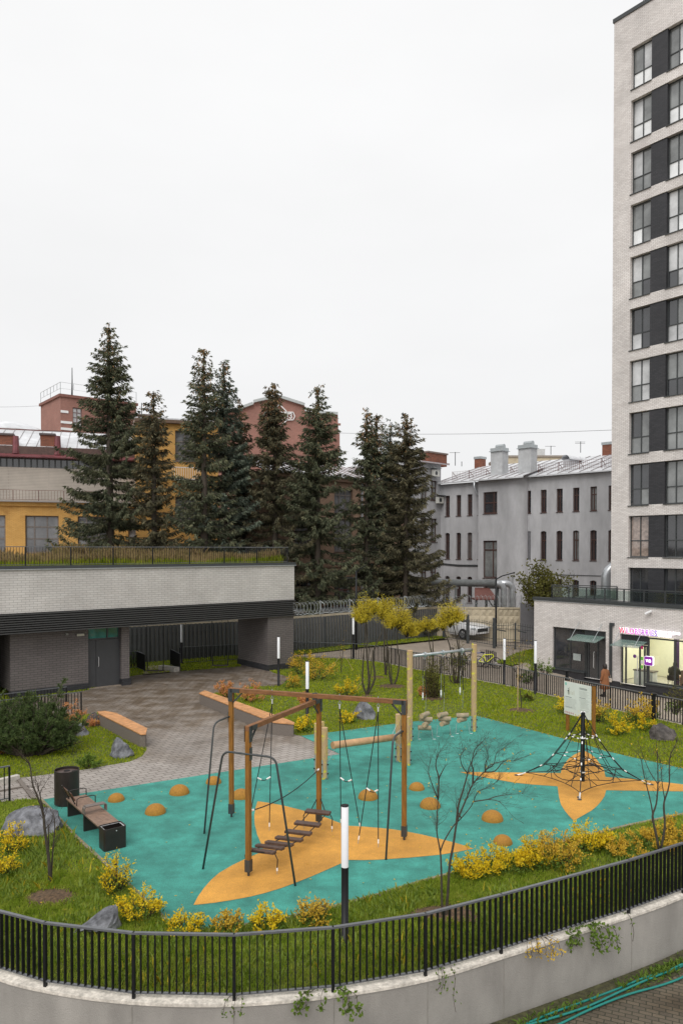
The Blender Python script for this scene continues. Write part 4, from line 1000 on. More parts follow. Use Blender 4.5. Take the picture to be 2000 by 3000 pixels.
# ---------------------------------------------------------------- shop building in front of the tower
def text_mesh(ch, size, extrude, offset=0):
    c = bpy.data.curves.new('t', 'FONT'); c.body = ch; c.size = size; c.extrude = extrude; c.offset = offset; c.resolution_u = 3
    ob = bpy.data.objects.new('t', c); col.objects.link(ob); dg = bpy.context.evaluated_depsgraph_get(); dg.update()
    me = bpy.data.meshes.new_from_object(ob.evaluated_get(dg)); bpy.data.objects.remove(ob); bpy.data.curves.remove(c); return me
def letters(par, word, x0, x1, zbase, hgt, y, mats, halo=None, gap=.06, nm='letter', off=0):
    """upright letters on a facade, each its own part, front towards -y"""
    mes = []; ws = []
    for ch in word:
        if ch == ' ': mes.append(None); ws.append(.35); continue
        me = text_mesh(ch, 1, .02, off); co = [v.co for v in me.vertices]; lo = min(v.x for v in co); hi = max(v.x for v in co); me.transform(Matrix.Translation((-lo, 0, 0))); mes.append(me); ws.append(hi-lo)
    capm = text_mesh('H', 1, 0); cap = max(v.co.y for v in capm.vertices); tot = sum(ws)+gap*(len(ws)-1); sx = (x1-x0)/tot; sz = hgt/cap; x = x0
    for i, me in enumerate(mes):
        if me is not None:
            h = None
            if halo:
                hm = text_mesh(word[i], 1, .02, .028); lo = min(v.co.x for v in hm.vertices); hm.transform(Matrix.Translation((-lo-.028, 0, 0)))
                hm.transform(Matrix.Translation((x, y+.022, zbase)) @ Matrix(((sx, 0, 0, 0), (0, 0, -1, 0), (0, sz, 0, 0), (0, 0, 0, 1))))
                h = link_mesh('letter_halo', hm, halo, par)
            me.transform(Matrix.Translation((x, y, zbase)) @ Matrix(((sx, 0, 0, 0), (0, 0, -1, 0), (0, sz, 0, 0), (0, 0, 0, 1))))
            link_mesh(nm, me, mats[i % len(mats)], par)
        x += (ws[i]+gap)*sx
def shop():
    A = PD(1564, 1800, 46.4); o = (A.x, A.y); ang = atan2(DT[1], DT[0]); f = lambda p: FAC(p[0], p[1], o, DT)
    t = thing('shop_building', 'single storey white brick shop building with large dark framed windows and a roof terrace', 'building', (o[0], o[1], 0), ang)
    top = 3.2; X1 = 17
    a0, a1 = f((1618, 1836))[0], f((1774, 1850))[0]; za = f((1618, 1836))[1]; zs = f((1618, 1957))[1]; ad = f((1711, 1900))[0]
    b0 = f((1815.8, 1857))[0]; zb = f((1815.8, 1857))[1]; bd = f(Z5(800, 1500))[0]; b1 = bd+4.6
    mb = MB(); wall_open(mb, 0, X1, -1.15, top, [(a0, a1, -1.3, za), (b0, b1, -1.3, zb)], .28); shell(mb, 0, 13, 0, 9, -1.8, top, False); mb.build('wall', white_brick, t)
    m = MB(); zp = f(Z1_(220, 1130))[1]
    for x0, x1 in ((-.02, a0), (a1, b0), (b1, X1)): m.box(x0, x1, -.03, .05, -1.26, zp)
    m.box(-.02, X1, -.025, .28, -1.8, -1.262); m.build('plinth', dark_brick, t)
    MB().box(0, X1, .0, 9, top, top+.02).build('roof', dark_gray_metal, t); MB().box(-.08, X1, -.08, .22, top+.022, top+.17).build('roof_coping', dark_gray_metal, t)
    MB().box(-.03, X1, -.05, -.002, top-.05, top-.012).build('drip_edge', galv, t)
    # left shop front
    fr = dark_gray_metal
    m = MB().box(a0, ad, -.03, .30, -1.35, zs-.05); m.build('stall_riser', dark_brick, t)
    MB().box(a0-.02, ad+.03, -.09, .25, zs-.05, zs).build('sill', fr, t)
    window(t, a0, ad, zs, za, .14, fr, win_dark, (.52,), (), .07)
    m = MB().box(ad, a1, .12, .2, za-.42, za)
    for k in range(6): m.box(ad+.05, a1-.03, .10, .118, za-.40+k*.06, za-.37+k*.06)
    m.build('louvre', fr, t)
    window(t, ad, a1, -1.25, za-.42, .16, fr, win_dark, (.12, .56), (), .07, name='door')
    MB().tube([(ad+(a1-ad)*.42, .10, -.55), (ad+(a1-ad)*.42, .05, -.5), (ad+(a1-ad)*.42, .05, .35), (ad+(a1-ad)*.42, .10, .4)], .022, 8).build('door_handle', steel, t)
    MB().box(a0+(ad-a0)*.62, a0+(ad-a0)*.85, .13, .138, zs+.62, zs+1.02).build('window_sticker', M('sticker_grey', (.42, .47, .46), .5, var=.25, scale=20), t)
    # canopies
    for (p0, p1) in (((1690, 1858), (1773, 1864)), ((1815, 1873), (1896, 1881))):
        s0, z = f(p0); s1 = f(p1)[0]
        c = MB().obox(Vector(((s0+s1)/2, -.51, z-.13)), Vector(((s1-s0)/2, 0, 0)), Vector((0, .49, .13)), Vector((0, 0, .008))).build('glass_canopy', canopy_glass, t)
        for s in (s0+.12, s1-.25):
            m = MB(); m.tube([(s+.03, -.01, z+.72), (s, -.85, z-.20)], .016, 6); m.lathe((s, -.85, z-.23), [(.001, 0), (.03, 0), (.03, .04), (.001, .045)], 8); m.build('canopy_rod', galv, c)
    # right shop front: real room behind clear glass
    zr = f(Z5(840, 1575))[1]
    MB().box(bd, b1, -.05, .3, -1.35, zr-.10).build('stall_riser', dark_brick, t); MB().box(bd, b1+.02, -.10, .26, zr-.10, zr-.02).build('sill', fr, t)
    window(t, bd, b1, zr-.02, zb-.06, .14, fr, glass_clear, (.33, .66), (), .08)
    m = MB().box(b0, bd, .12, .2, zb-.50, zb)
    for k in range(7): m.box(b0+.05, bd-.05, .10, .118, zb-.48+k*.06, zb-.45+k*.06)
    m.build('louvre', fr, t)
    zd = zb-.52
    window(t, b0, bd, -1.25, zd, .14, fr, glass_clear, (.17, .70, .88), (.02,), .085, name='door')
    MB().tube([(b0+(bd-b0)*.655, .10, -.75), (b0+(bd-b0)*.655, .04, -.72), (b0+(bd-b0)*.655, .04, .45), (b0+(bd-b0)*.655, .10, .48)], .02, 8).build('door_handle', steel, t)
    cream = M('shop_wall_cream', (.78, .76, .60), .8, var=.03); flo = M('shop_floor', (.45, .42, .36), .4, var=.1)
    rx0, rx1, ry1 = b0-.6, b1+.3, 4.2; c = zb+.15
    m = MB(); m.face([(rx0, ry1, -1.2), (rx1, ry1, -1.2), (rx1, ry1, c), (rx0, ry1, c)]); m.face([(rx0, .31, -1.2), (rx0, ry1, -1.2), (rx0, ry1, c), (rx0, .31, c)]); m.face([(rx1, ry1, -1.2), (rx1, .31, -1.2), (rx1, .31, c), (rx1, ry1, c)])
    m.face([(rx0, .31, c), (rx1, .31, c), (rx1, ry1, c), (rx0, ry1, c)]); m.face([(rx0, .31, zb+.02), (rx0, .31, c), (rx1, .31, c), (rx1, .31, zb+.02)])
    m.build('room_wall', cream, t); MB().box(rx0, rx1, .31, ry1, -1.26, -1.22).build('room_floor', flo, t)
    for x in (rx0+1.0, rx0+3.0, rx0+5.0): MB().box(x, x+.9, 1.0, 3.4, c-.05, c-.01).build('ceiling_lamp', EMIT('shop_lamp', (1, .97, .86), 7), t)
    # downpipe
    s, z = f(Z1_(905, 705)); m = MB(); m.box(s-.02, s+.12, -.13, -.03, -1.2, z); m.box(s-.02, s+.24, -.125, -.0, z-.16, z+.002); m.build('downpipe', fr, t)
    # --- separate things on or in the shop
    def sub(name, label, cat, x, y, z): 
        w = Matrix.Translation((o[0], o[1], 0)) @ Matrix.Rotation(ang, 4, 'Z') @ Vector((x, y, z)); return thing(name, label, cat, tuple(w), ang)
    sx0, szb = f(Z5(262, 525)); sx1 = f(Z5(1050, 610))[0]
    sg = sub('shop_sign', 'glowing pink to violet letter sign with white halo above the right shop door', 'sign', sx0, -.10, szb)
    grad = [(.95, .03, .12), (.92, .04, .3), (.85, .05, .35), (.8, .05, .5), (.75, .06, .6), (.62, .06, .6), (.5, .06, .62), (.42, .06, .62), (.32, .06, .62), (.26, .06, .62), (.16, .05, .45)]
    letters(sg, 'WILDBERRIES', 0, sx1-sx0, .0, .30, 0, [EMIT('sign_letter_%s' % 'abcdefghijk'[i], g, .45) for i, g in enumerate(grad)], EMIT('sign_white', (1, .97, 1), .6), gap=.16, off=.0)
    s2, z2 = f(Z5(1075, 530)); s3 = f(Z5(1520, 580))[0]; wht = EMIT('sign_small_white', (.97, .93, 1), 1.15)
    letters(sg, 'ПУНКТ ВЫДАЧИ', s2-sx0, s3-sx0, .175, .115, 0, [wht], nm='small_letter', gap=.12, off=.015)
    letters(sg, 'ЗАКАЗОВ', s2-sx0, s2-sx0+(s3-s2)*.6, .0, .115, 0, [wht], nm='small_letter', gap=.12, off=.015)
    lx, lz = f(Z5(878, 1115)); lg = sub('logo_sign', 'small purple rounded square box sign with white letters beside the shop window', 'sign', lx, -.12, lz)
    def rsq(h, r):
        P = []
        for cx, cy, a0 in ((h-r, h-r, 0), (-h+r, h-r, pi/2), (-h+r, -h+r, pi), (h-r, -h+r, 1.5*pi)):
            for k in range(6): a = a0+pi/2*k/5; P.append((cx+r*cos(a), cy+r*sin(a)))
        return P
    def plate(h, r, y0, y1, mat, nm):
        P = rsq(h, r); m = MB(); n = len(P); m.face([(x, y0, z) for x, z in P]); m.face([(x, y1, z) for x, z in P[::-1]])
        for i in range(n): j = (i+1) % n; m.face([(P[i][0], y0, P[i][1]), (P[i][0], y1, P[i][1]), (P[j][0], y1, P[j][1]), (P[j][0], y0, P[j][1])])
        return m.build(nm, mat, lg)
    plate(.25, .07, -.02, .10, EMIT('logo_white', (.9, .9, .95), .8), 'sign_box'); plate(.235, .065, -.026, -.021, EMIT('logo_purple', (.17, .015, .24), .6), 'sign_face')
    letters(lg, 'WB', -.15, .15, -.07, .16, -.034, [wht], nm='letter', gap=.05)
    for px, wd, lab in ((966, .28, 'purple curtain column behind the logo sign in the lit shop window'), (1395, .36, 'purple curtain column further right in the lit shop window')):
        x, _ = f(Z5(px, 1200)); x -= .35*1.0
        cu = M('curtain_purple', (.10, .05, .14), .8, var=.2); m = MB(); pts = []
        for k in range(25): a = 2*pi*k/24; q = 1+.12*cos(6*a); pts.append((wd/2*cos(a)*q, .12*sin(a)*q))
        g = sub('fitting_curtain', lab, 'curtain', x+.9, 1.3, -1.2); m.prism(pts[:-1], .0, 2.65 if wd < .3 else 2.45); ob = m.build('cloth', cu, g); 
        MB().cyl((0, 0, 2.66), (0, 0, 2.72), .16, 16).build('curtain_ring', steel, g)
    x, _ = f(Z5(495, 1600)); g = sub('shop_counter', 'white counter with a brown top seen through the shop door', 'counter', x+.3, .9, -1.2)
    MB().box(-.55, .55, -.25, .25, 0, .75).build('body', white_paint, g); MB().box(-.6, .6, -.28, .28, .755, .81).build('top', bench_leather, g)
    for k, (mat_, dz) in enumerate(((M('poster_pink', (.75, .05, .25), .5), .88), (M('poster_green', (.16, .60, .08), .5), .28), (M('poster_white', (.8, .8, .8), .5), .08), (M('poster_green_b', (.16, .55, .08), .5), -.18))):
        x = b0+(bd-b0)*.79; MB().box(x-.07, x+.07, .12, .126, dz-.02, dz+.15).build('door_poster', mat_, t)
    x = b0+(bd-b0)*.52; m = MB(); m.cyl((x, .125, .42), (x, .119, .42), .10, 16); m.build('door_sticker', M('sticker_purple', (.18, .05, .30), .5), t)
    x, z = f(Z5(900, 90)); g = sub('security_camera', 'white tube security camera on the brick wall above the shop sign', 'camera', x, 0, z)
    MB().box(-.05, .05, -.05, 0, -.05, .05).build('mount', white_paint, g); MB().tube([(0, -.05, 0), (0, -.14, 0)], .02, 8).build('arm', white_paint, g); MB().tube([(.10, -.14, .05), (-.20, -.22, -.12)], .065, 14).build('housing', white_paint, g)
    # terrace railing with glass
    sL = f((1610, 1750))[0]; g = sub('terrace_railing', 'dark terrace railing with greenish glass panels on the shop roof', 'railing', sL, .2, top)
    def run(p, q, h, n):
        for k in range(n+1):
            a = Vector(p).lerp(Vector(q), k/n); MB().bar(a+Vector((0, 0, .16)), a+Vector((0, 0, h)), .06, .06).build('post', fr, g)
            if k < n:
                b = Vector(p).lerp(Vector(q), (k+1)/n); d = (b-a)*.04; nrm = Vector((-(b-a).y, (b-a).x, 0)).normalized()*.006
                q_ = [a+d, b-d]; zz = (.25, h-.1); m = MB(); c_ = (q_[0]+q_[1])/2+Vector((0, 0, (zz[0]+zz[1])/2)); m.obox(c_, (q_[1]-q_[0])/2, nrm, Vector((0, 0, (zz[1]-zz[0])/2))); m.build('glass_panel', glass_green, g)
        MB().bar(Vector(p)+Vector((0, 0, h)), Vector(q)+Vector((0, 0, h)), .07, .05, (0, 0, 1)).build('handrail', fr, g); MB().bar(Vector(p)+Vector((0, 0, .20)), Vector(q)+Vector((0, 0, .20)), .04, .04, (0, 0, 1)).build('bottom_rail', fr, g)
    run((0, 0, 0), (8.4, 0, 0), .88, 7)
    W = PD(1807, 1710, 43.6); loc = Matrix.Rotation(-ang, 4, 'Z') @ (Vector((W.x-o[0], W.y-o[1], 0))) - Vector((sL, .2, 0)); loc.z = 0
    run((0, 0, 0), (loc.x, min(loc.y, 1.35), 0), .95, 3)
    return o
SO = shop()
# ---------------------------------------------------------------- low building with passage and green roof
def pavilion():
    E = PD(862, 1805, 39.75); o = (E.x, E.y); D = (UX, UY); ang = atan2(UY, UX); f = lambda p, y=0.0: FAC(p[0], p[1], (o[0]+VX*y, o[1]+VY*y), D)
    t = thing('low_building', 'long low building with pale brick band, black louvres, dark walls and an open passage', 'building', (o[0], o[1], 0), ang)
    zl = f((858, 1805))[1]; zb = f((862, 1756.5))[1]; zt = f((862, 1655))[1]; XL = -23; dep = 4.6
    m = MB(); m.box(XL, 0, 0, dep, zb, zt); m.build('brick_band', grey_brick_light, t)
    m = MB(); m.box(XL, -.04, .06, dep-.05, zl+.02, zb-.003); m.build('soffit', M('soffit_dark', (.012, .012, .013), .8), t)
    m = MB(); n = 9
    for k in range(n): z = zl+(zb-zl)*(k+.15)/n; m.obox(Vector((XL/2, -.03, z+.03)), Vector((-XL/2+.03, 0, 0)), Vector((0, .055, 0)), Vector((0, 0, .024)))
    for k in range(n): z = zl+(zb-zl)*(k+.2)/n; m.box(.0, .035, .06, dep, z+.012, z+.052)
    m.build('louvre_band', tin_dark, t)
    m = MB(); m.box(XL, .06, -.06, .25, zt+.0, zt+.13); m.box(-.25, .06, .25, dep+.06, zt+.0, zt+.13); m.build('roof_coping', dark_gray_metal, t)
    m = MB(); m.box(XL, .075, -.075, -.03, zt-.035, zt-.004); m.box(.03, .075, -.03, dep, zt-.035, zt-.004); m.build('drip_edge', galv, t)
    MB().box(XL, -.25, .25, dep, zt+.003, zt+.05).build('roof_soil', soil, t)
    # column
    cw = abs(f((786.4, 1963))[0])
    MB().box(-cw, 0-.02, .04, 3.1, .30, zl+.02).build('column', brown_brick, t); MB().box(-cw-.03, .01, .01, 3.13, -.02, .298).build('column_plinth', dark_brick, t)
    # enclosed left part
    y = .75; w0 = f((30, 2000), y)[0]; w1 = f((259, 2000), y)[0]; d1 = f((356, 2000), y)[0]; p1 = f((379, 2000), y)[0]
    m = MB(); m.box(w0, w1, y, dep-.1, .28, zl+.02); m.build('wall', brown_brick, t); MB().box(w0-.02, w1, y-.04, y+.2, -.02, .277).build('plinth', dark_brick, t)
    m = MB(); m.box(d1, p1, y-.02, dep-.1, .30, zl+.02); m.build('pillar', brown_brick, t); MB().box(d1-.02, p1+.05, y-.10, dep-.05, -.02, .297).build('pillar_plinth', dark_brick, t)
    MB().box(XL, w0-1.2, y, dep-.1, 0, zl+.02).build('wall', brown_brick, t); MB().box(w0-1.2, w0, y+1.6, y+1.8, 0, zl+.02).build('recess_wall', dark_brick, t)
    zd = f((262, 1878), y)[1]; yd = y+.18
    mid = w1+(d1-w1)*.27
    for x0, x1, nm in ((w1+.01, mid-.008, 'door'), (mid+.008, d1-.01, 'door')):
        dd = MB().box(x0, x1, yd, yd+.06, .03, zd-.01).build(nm, M('door_dark_grey', (.05, .052, .056), .5, var=.08), t)
        if x0 > mid: MB().tube([(x0+.10, yd-.01, .95), (x0+.10, yd-.06, 1.0), (x0+.10, yd-.06, 1.35), (x0+.10, yd-.01, 1.4)], .014, 6).build('handle', steel, dd)
    window(t, w1+.01, d1-.01, zd+.01, zl+.01, yd, dark_gray_metal, win_green, (.62,), (), .06, name='transom_window')
    MB().box(w1, d1, y-.05, yd+.05, -.0, .028).build('threshold', M('threshold', (.28, .23, .18), .8, var=.3), t)
    x, z = f((235, 1860), y); MB().box(x-.16, x+.16, y-.07, y-.003, z-.05, z+.05).build('emergency_light', M('fixture_white', (.5, .48, .4), .5), t)
    x, z = f((195, 1858), y); MB().box(x-.06, x+.06, y-.07, y-.003, z-.05, z+.05).build('wall_box', M('fixture_grey', (.25, .25, .24), .5), t)
    def loc(x, yy, z): return Matrix.Translation((o[0], o[1], 0)) @ Matrix.Rotation(ang, 4, 'Z') @ Vector((x, yy, z))
    # roof railing
    P = [loc(XL+i*(-XL-.35)/12, .12, zt+.13) for i in range(13)] + [loc(-.35, .12+k*1.4, zt+.13) for k in (1, 2, 3)]
    railing('thin dark railing along the front edge of the grassy roof', P, h=.82, sp=.12, bw=.013, bd=.02, foot=.05, pw=.05)
    # swings hanging under the passage
    for (pl, pr, py, lab) in ((222, 375, 548, 'chain swing with dark seat hanging in the passage above the path gap'), (820, 968, 500, 'chain swing with dark seat hanging in the passage, nearer the column')):
        a = Vector(C4([(pl, py)])[0]); b = Vector(C4([(pr, py)])[0]); z = .42; A, B = G(a.x, a.y, z), G(b.x, b.y, z)
        sw = thing('chain_swing', lab, 'swing', tuple((A+B)/2), group='swings under the low building')
        d = (B-A).normalized(); n_ = Vector((-d.y, d.x, 0)); MB().obox((A+B)/2, (B-A)/2, n_*.10, Vector((0, 0, .02))).build('seat', bench_metal, sw, world=True)
        for e, s in ((A, 1), (B, -1)):
            tp = Vector((e.x, e.y, zl+.05)); fk = Vector((e.x, e.y, z+.75)); MB().tube([tp, fk], .014, 6).build('chain', black_metal, sw, world=True)
            for q in (-1, 1): MB().tube([fk, e+d*s*.03+n_*q*.09], .014, 6).build('chain', black_metal, sw, world=True)
    return o, ang, zt, loc, XL, dep
PV = pavilion()
# ---------------------------------------------------------------- grey three storey building
DG = (.7071, -.7071); GO = (9.4, 71.2)
def seamed_roof(mb, seams, x0, x1, y0, z0, y1, z1, step=.9, th=.04):
    mb.face([(x0, y0, z0), (x1, y0, z0), (x1, y1, z1), (x0, y1, z1)]); mb.face([(x0, y0, z0-th), (x0, y1, z1-th), (x1, y1, z1-th), (x1, y0, z0-th)])
    mb.face([(x0, y0, z0-th*3), (x1, y0, z0-th*3), (x1, y0, z0), (x0, y0, z0)])
    n = int((x1-x0)/step)
    for k in range(n+1):
        x = x0+(x1-x0)*k/n; seams.bar((x, y0, z0+.03), (x, y1, z1+.03), .03, .05)
def chimney(name, label, base, w, d, h, ang, mat, cap=galv, parent=None, cowl=False):
    t = thing(name, label, 'chimney', base, ang) if parent is None else None
    return t
def grey_building():
    ang = atan2(DG[1], DG[0]); f = lambda x, y, yy=0.0: FAC(*S3(x, y), (GO[0]-.7071*yy*-1, GO[1]+.7071*yy), DG)
    t = thing('grey_building', 'grey rendered three storey building with narrow brown windows and a tin roof', 'building', (GO[0], GO[1], 0), ang)
    ev = 12.45; X1 = 26
    z1t, z1b = f(982, 407)[1], f(982, 560)[1]; z2t, z2b = f(982, 683)[1], f(982, 877)[1]; z3t = f(982, 1003)[1]; z3b = z3t-2.4
    colsL = [f(232, 500)[0], f(305, 500)[0], f(378, 500)[0], f(446, 500)[0]]; wL = f(262, 500)[0]-f(232, 500)[0]
    colsR = [f(757, 500)[0], f(858, 500)[0], f(962, 500)[0], f(1070, 500)[0], f(1184, 500)[0], f(1303, 500)[0]]; wR = f(1002, 500)[0]-f(962, 500)[0]
    colsR += [colsR[-1]+2.1, colsR[-1]+4.2]
    ops = []
    for cs, w in ((colsL, wL), (colsR, wR)):
        for i, c in enumerate(cs):
            for r, (a, b) in enumerate(((z1b, z1t), (z2b, z2t), (z3b, z3t))):
                ops.append((c, c+w, a, b, r, (cs is colsR and i == 0 and r == 1)))
    mb = MB(); wall_open(mb, -.0, X1, -1.5, ev, ops, .28); shell(mb, 0, X1, 0, 13, -1.5, ev, False); mb.build('wall', stucco, t)
    rnd = random.Random(3)
    for x0, x1, a, b, r, blind in ops:
        if blind: MB().box(x0, x1, .04, .2, a, b).build('blind_window', M('painted_shutter', (.16, .16, .17), .7), t); continue
        window(t, x0, x1, a, b, .15, brown_frame, rnd.choice([win_dark, win_dark, win_mid, win_dark]), (.45,), (.68,), .09, brown_frame)
        if r > 0:   # low arch above the window head
            m = MB(); n = 6; xs_ = [x0+(x1-x0)*k/n for k in range(n+1)]
            for k in range(n): m.box(xs_[k], xs_[k+1], .003, .14, b-.10*(abs((k+.5)/n-.5)*2)**2-.0, b+.001)
            m.build('window_arch', stucco, t)
    # bay
    bx0, bx1 = f(458, 600)[0], f(715, 600)[0]; py = -.75; bx0 += .35; bx1 += .15
    fy = lambda x, y: FAC(*S3(x, y), (GO[0]-.7071*.75, GO[1]-.7071*.75), DG)
    w0, w1 = fy(482, 500)[0], fy(573, 500)[0]; za, zb = fy(530, 428)[1], fy(530, 570)[1]; zc, zd = fy(530, 748)[1], fy(530, 993)[1]
    m = MB(); wall_open(m, bx0, bx1, -1.5, ev+.15, [(w0, w1, zb, za), (w0, w1, zd, zc)], .25, py)
    m.face([(bx0, .0, -1.5), (bx0, py, -1.5), (bx0, py, ev+.15), (bx0, .0, ev+.15)])
    n = 6; pr = None
    for k in range(n+1):
        a = pi/2*k/n; q = (bx1+.75*sin(a), -.001-.75*cos(a))
        if pr: m.face([(*pr, -1.5), (*q, -1.5), (*q, ev+.15), (*pr, ev+.15)])
        pr = q
    m.build('bay_wall', stucco, t)
    window(t, w0, w1, zb, za, py+.12, brown_frame, win_dark, (.72,), (.5,), .1, brown_frame, out=.82); window(t, w0, w1, zd, zc, py+.12, brown_frame, win_mid, (.68,), (.75,), .1, brown_frame, out=.82)
    rm, sm = MB(), MB(); seamed_roof(rm, sm, -.3, X1, -.45, ev+.12, 7.2, 14.75, .95); seamed_roof(rm, sm, bx0-.35, bx1+1.1, -1.35, ev+.05, 2.2, ev+1.02, .8)
    rm.face([(-.3, 7.2, 14.75), (X1, 7.2, 14.75), (X1, 14, ev), (-.3, 14, ev)])
    r = rm.build('roof', roof_tin, t); sm.build('roof_seam', roof_seam, r)
    # roof guard lattice
    m = MB()
    for (xa, xb) in ((.8, bx0+1.2), (bx0+2.4, bx1-.6), (bx1+1.3, X1)):
        y_ = .75; zz = ev+.12+(y_+.45)*(14.75-ev-.12)/7.65; k = xa
        for h in (.08, .28, .50, .72): m.bar((xa, y_, zz+h), (xb, y_, zz+h), .014, .014)
        while k < xb: m.bar((k, y_, zz), (k, y_, zz+.74), .012, .012); k += .18
        k = xa
        while k < xb: m.bar((k, y_, zz), (k, y_, zz+.76), .035, .035); m.bar((k, y_-.0, zz+.7), (k, y_+.7, zz+.22), .03, .03); k += 1.9
    m.build('roof_guard', rust, r)
    # chimneys
    for (xa, xb, yt, yb) in ((522, 598, 165, 312), (703, 787, 145, 300)):
        c0, zt_ = FAC(*S3(xa, yt), GO, DG); c1 = FAC(*S3(xb, yt), GO, DG)[0]; w = c1-c0
        c = MB().box(c0, c1, .2, .2+w*.8, ev, zt_).build('chimney', M('chimney_render', (.46, .47, .48), .85, var=.15, scale=2, bump=.2), t)
        m = MB(); m.box(c0-.12, c1+.12, .08, .32+w*.8, zt_, zt_+.05); m.box(c0-.03, c1+.03, .17, .23+w*.8, zt_+.05, zt_+.32); m.tube([(c0+w*.25, .2+w*.4, zt_+.45), (c1-w*.08, .2+w*.4, zt_+.45)], .22, 14); m.build('chimney_cowl', galv, c)
    for (xa, xb, yt, yb, dd) in ((424, 465, 198, 252, 6.8), (1262, 1322, 103, 160, 7.0)):
        gg = (GO[0]+.7071*dd, GO[1]+.7071*dd); c0, zt_ = FAC(*S3(xa, yt), gg, DG); c1 = FAC(*S3(xb, yt), gg, DG)[0]
        c = MB().box(c0, c1, dd, dd+.9, 14.2, zt_-.22).build('chimney', chim_brick, t); MB().box(c0-.06, c1+.06, dd-.06, dd+.96, zt_-.24, zt_).build('chimney_cap', galv, c)
    # dormer
    gg = (GO[0]+.7071*2.6, GO[1]+.7071*2.6); dx0, dzb = FAC(*S3(1008, 262), gg, DG); dx1, dzt = FAC(*S3(1046, 205), gg, DG)
    m = MB(); m.box(dx0, dx1, 2.6, 6.5, dzb-.4, dzt-.1); c = m.build('dormer', stucco, t); m = MB(); n = 8; pr = None
    for k in range(n+1):
        a = pi*k/n; q = ((dx0+dx1)/2-(dx1-dx0)*.72*cos(a), dzt-.1+.38*sin(a))
        if pr: m.face([(pr[0], 2.4, pr[1]), (q[0], 2.4, q[1]), (q[0], 6.6, q[1]), (pr[0], 6.6, pr[1])])
        pr = q
    m.build('dormer_roof', roof_tin, c)
    # downpipe right of the bay, string cable, gutter pipe
    x, z = f(735, 430); m = MB().tube([(x-.7, -.5, ev+.0), (x-.7, -.5, ev-.5), (x-.1, -.22, z-.1), (x-.05, -.2, z-.5), (x-.05, -.2, -1)], .13, 10); m.build('downpipe', pipe_m, t, smooth=True)
    x, z = f(440, 360); MB().tube([(x, -.4, ev), (x, -.4, ev-.5), (bx0-.15, -.6, ev-1.3)], .1, 8).build('downpipe', pipe_m, t, smooth=True)
    m = MB()
    for z_ in (f(300, 905)[1], f(300, 912)[1]): m.tube([(0, -.04, z_+.1), (2, -.04, z_-.03), (bx0, -.04, z_-.02)], .035, 6)
    z_ = f(1000, 972)[1]; m.tube([(bx1+1, -.04, z_), (X1, -.04, z_-.03)], .025, 6); m.build('wall_cable', dark_gray_metal, t)
    # metal ladder
    x, z = f(690, 975)
    l = MB()
    for q in (0, .4): l.bar((x+q, -1.0, z-3.2), (x+q-.1, -.85, z), .04, .04)
    for k in range(9): l.bar((x-.02, -.97, z-3.0+k*.35), (x+.4, -.97, z-3.0+k*.35), .03, .03)
    l.build('ladder', galv, t)
    # higher wing
    a2 = radians(45); L = 4.6; wo = (GO[0]-.7071*L, GO[1]-.7071*L); fw_ = lambda x, y: FAC(*S3(x, y), wo, (.7071, .7071))
    t2 = thing('grey_wing', 'taller grey wing behind the last spruce, with air conditioners on its wall', 'building', (wo[0], wo[1], 0), a2)
    ev2 = 14.35; rows = [(fw_(148, 405)[1], fw_(148, 340)[1]), ]; rows = [(10.9, 12.75), (7.0, 9.2), (2.6, 5.0)]
    wx = [L-3.6, L-2.3]
    wx = [fw_(70, 360)[0]-.0, fw_(135, 360)[0]]; wd = 1.0
    ops = [(x, x+wd, a, b) for x in wx for a, b in rows if x > 0.05]
    m = MB(); wall_open(m, 0, L, -1.5, ev2, ops, .25); shell(m, 0, L, 0, 8, -1.5, ev2, False); m.build('wall', stucco, t2)
    for x0, x1, a, b in ops: window(t2, x0, x1, a, b, .14, brown_frame, win_mid, (.5,), (.65,), .09, brown_frame)
    m, s = MB(), MB(); seamed_roof(m, s, -.2, L+.7, -.5, ev2+.05, 5.5, 15.3, .8); r = m.build('roof', M('wing_roof', (.42, .38, .39), .4, metal=.2, var=.2, scale=1.5), t2); s.build('roof_seam', rust, r)
    x0, zt_ = fw_(105, 180); 
    wo3 = (wo[0]-.7071*2.2, wo[1]+.7071*2.2); q0, q1 = FAC(*S3(120, 177), wo3, (.7071, .7071))[0], FAC(*S3(243, 177), wo3, (.7071, .7071))[0]; zc = FAC(*S3(200, 180), wo3, (.7071, .7071))[1]
    c = MB().box(q0, q1, 2.2, 3.2, 14.6, zc).build('chimney', chim_brick, t2); MB().box(q0-.1, q1+.1, 2.1, 3.3, zc, zc+.15).build('chimney_cap', M('chim_cap', (.2, .15, .13), .7), c)
    for (px, py) in ((155, 307), (192, 484)):
        x, z = fw_(px, py); x = min(x, L-.5); g = Matrix.Translation((wo[0], wo[1], 0)) @ Matrix.Rotation(a2, 4, 'Z') @ Vector((x, 0, z))
        ac = thing('air_conditioner', 'white outdoor air conditioner unit, %s of the two on the grey wing wall' % ('upper' if py < 400 else 'lower'), 'air conditioner', tuple(g), a2)
        MB().box(-.42, .42, -.42, -.08, -.3, .3).build('casing', M('ac_white', (.62, .62, .58), .5, var=.05), ac); MB().lathe((0, 0, 0), [(.2, 0), (.001, .02)], 16).build('fan_grille', dark_gray_metal, ac).rotation_euler = (pi/2, 0, 0); ac.children[-1].location = (-.08, -.425, 0)
        m = MB(); m.box(-.55, .55, -.6, .0, .45, .47); m.bar((-.5, 0, .65), (-.5, -.6, .47), .02, .02); m.bar((.5, 0, .65), (.5, -.6, .47), .02, .02); m.build('rain_cover', galv, ac)
grey_building()
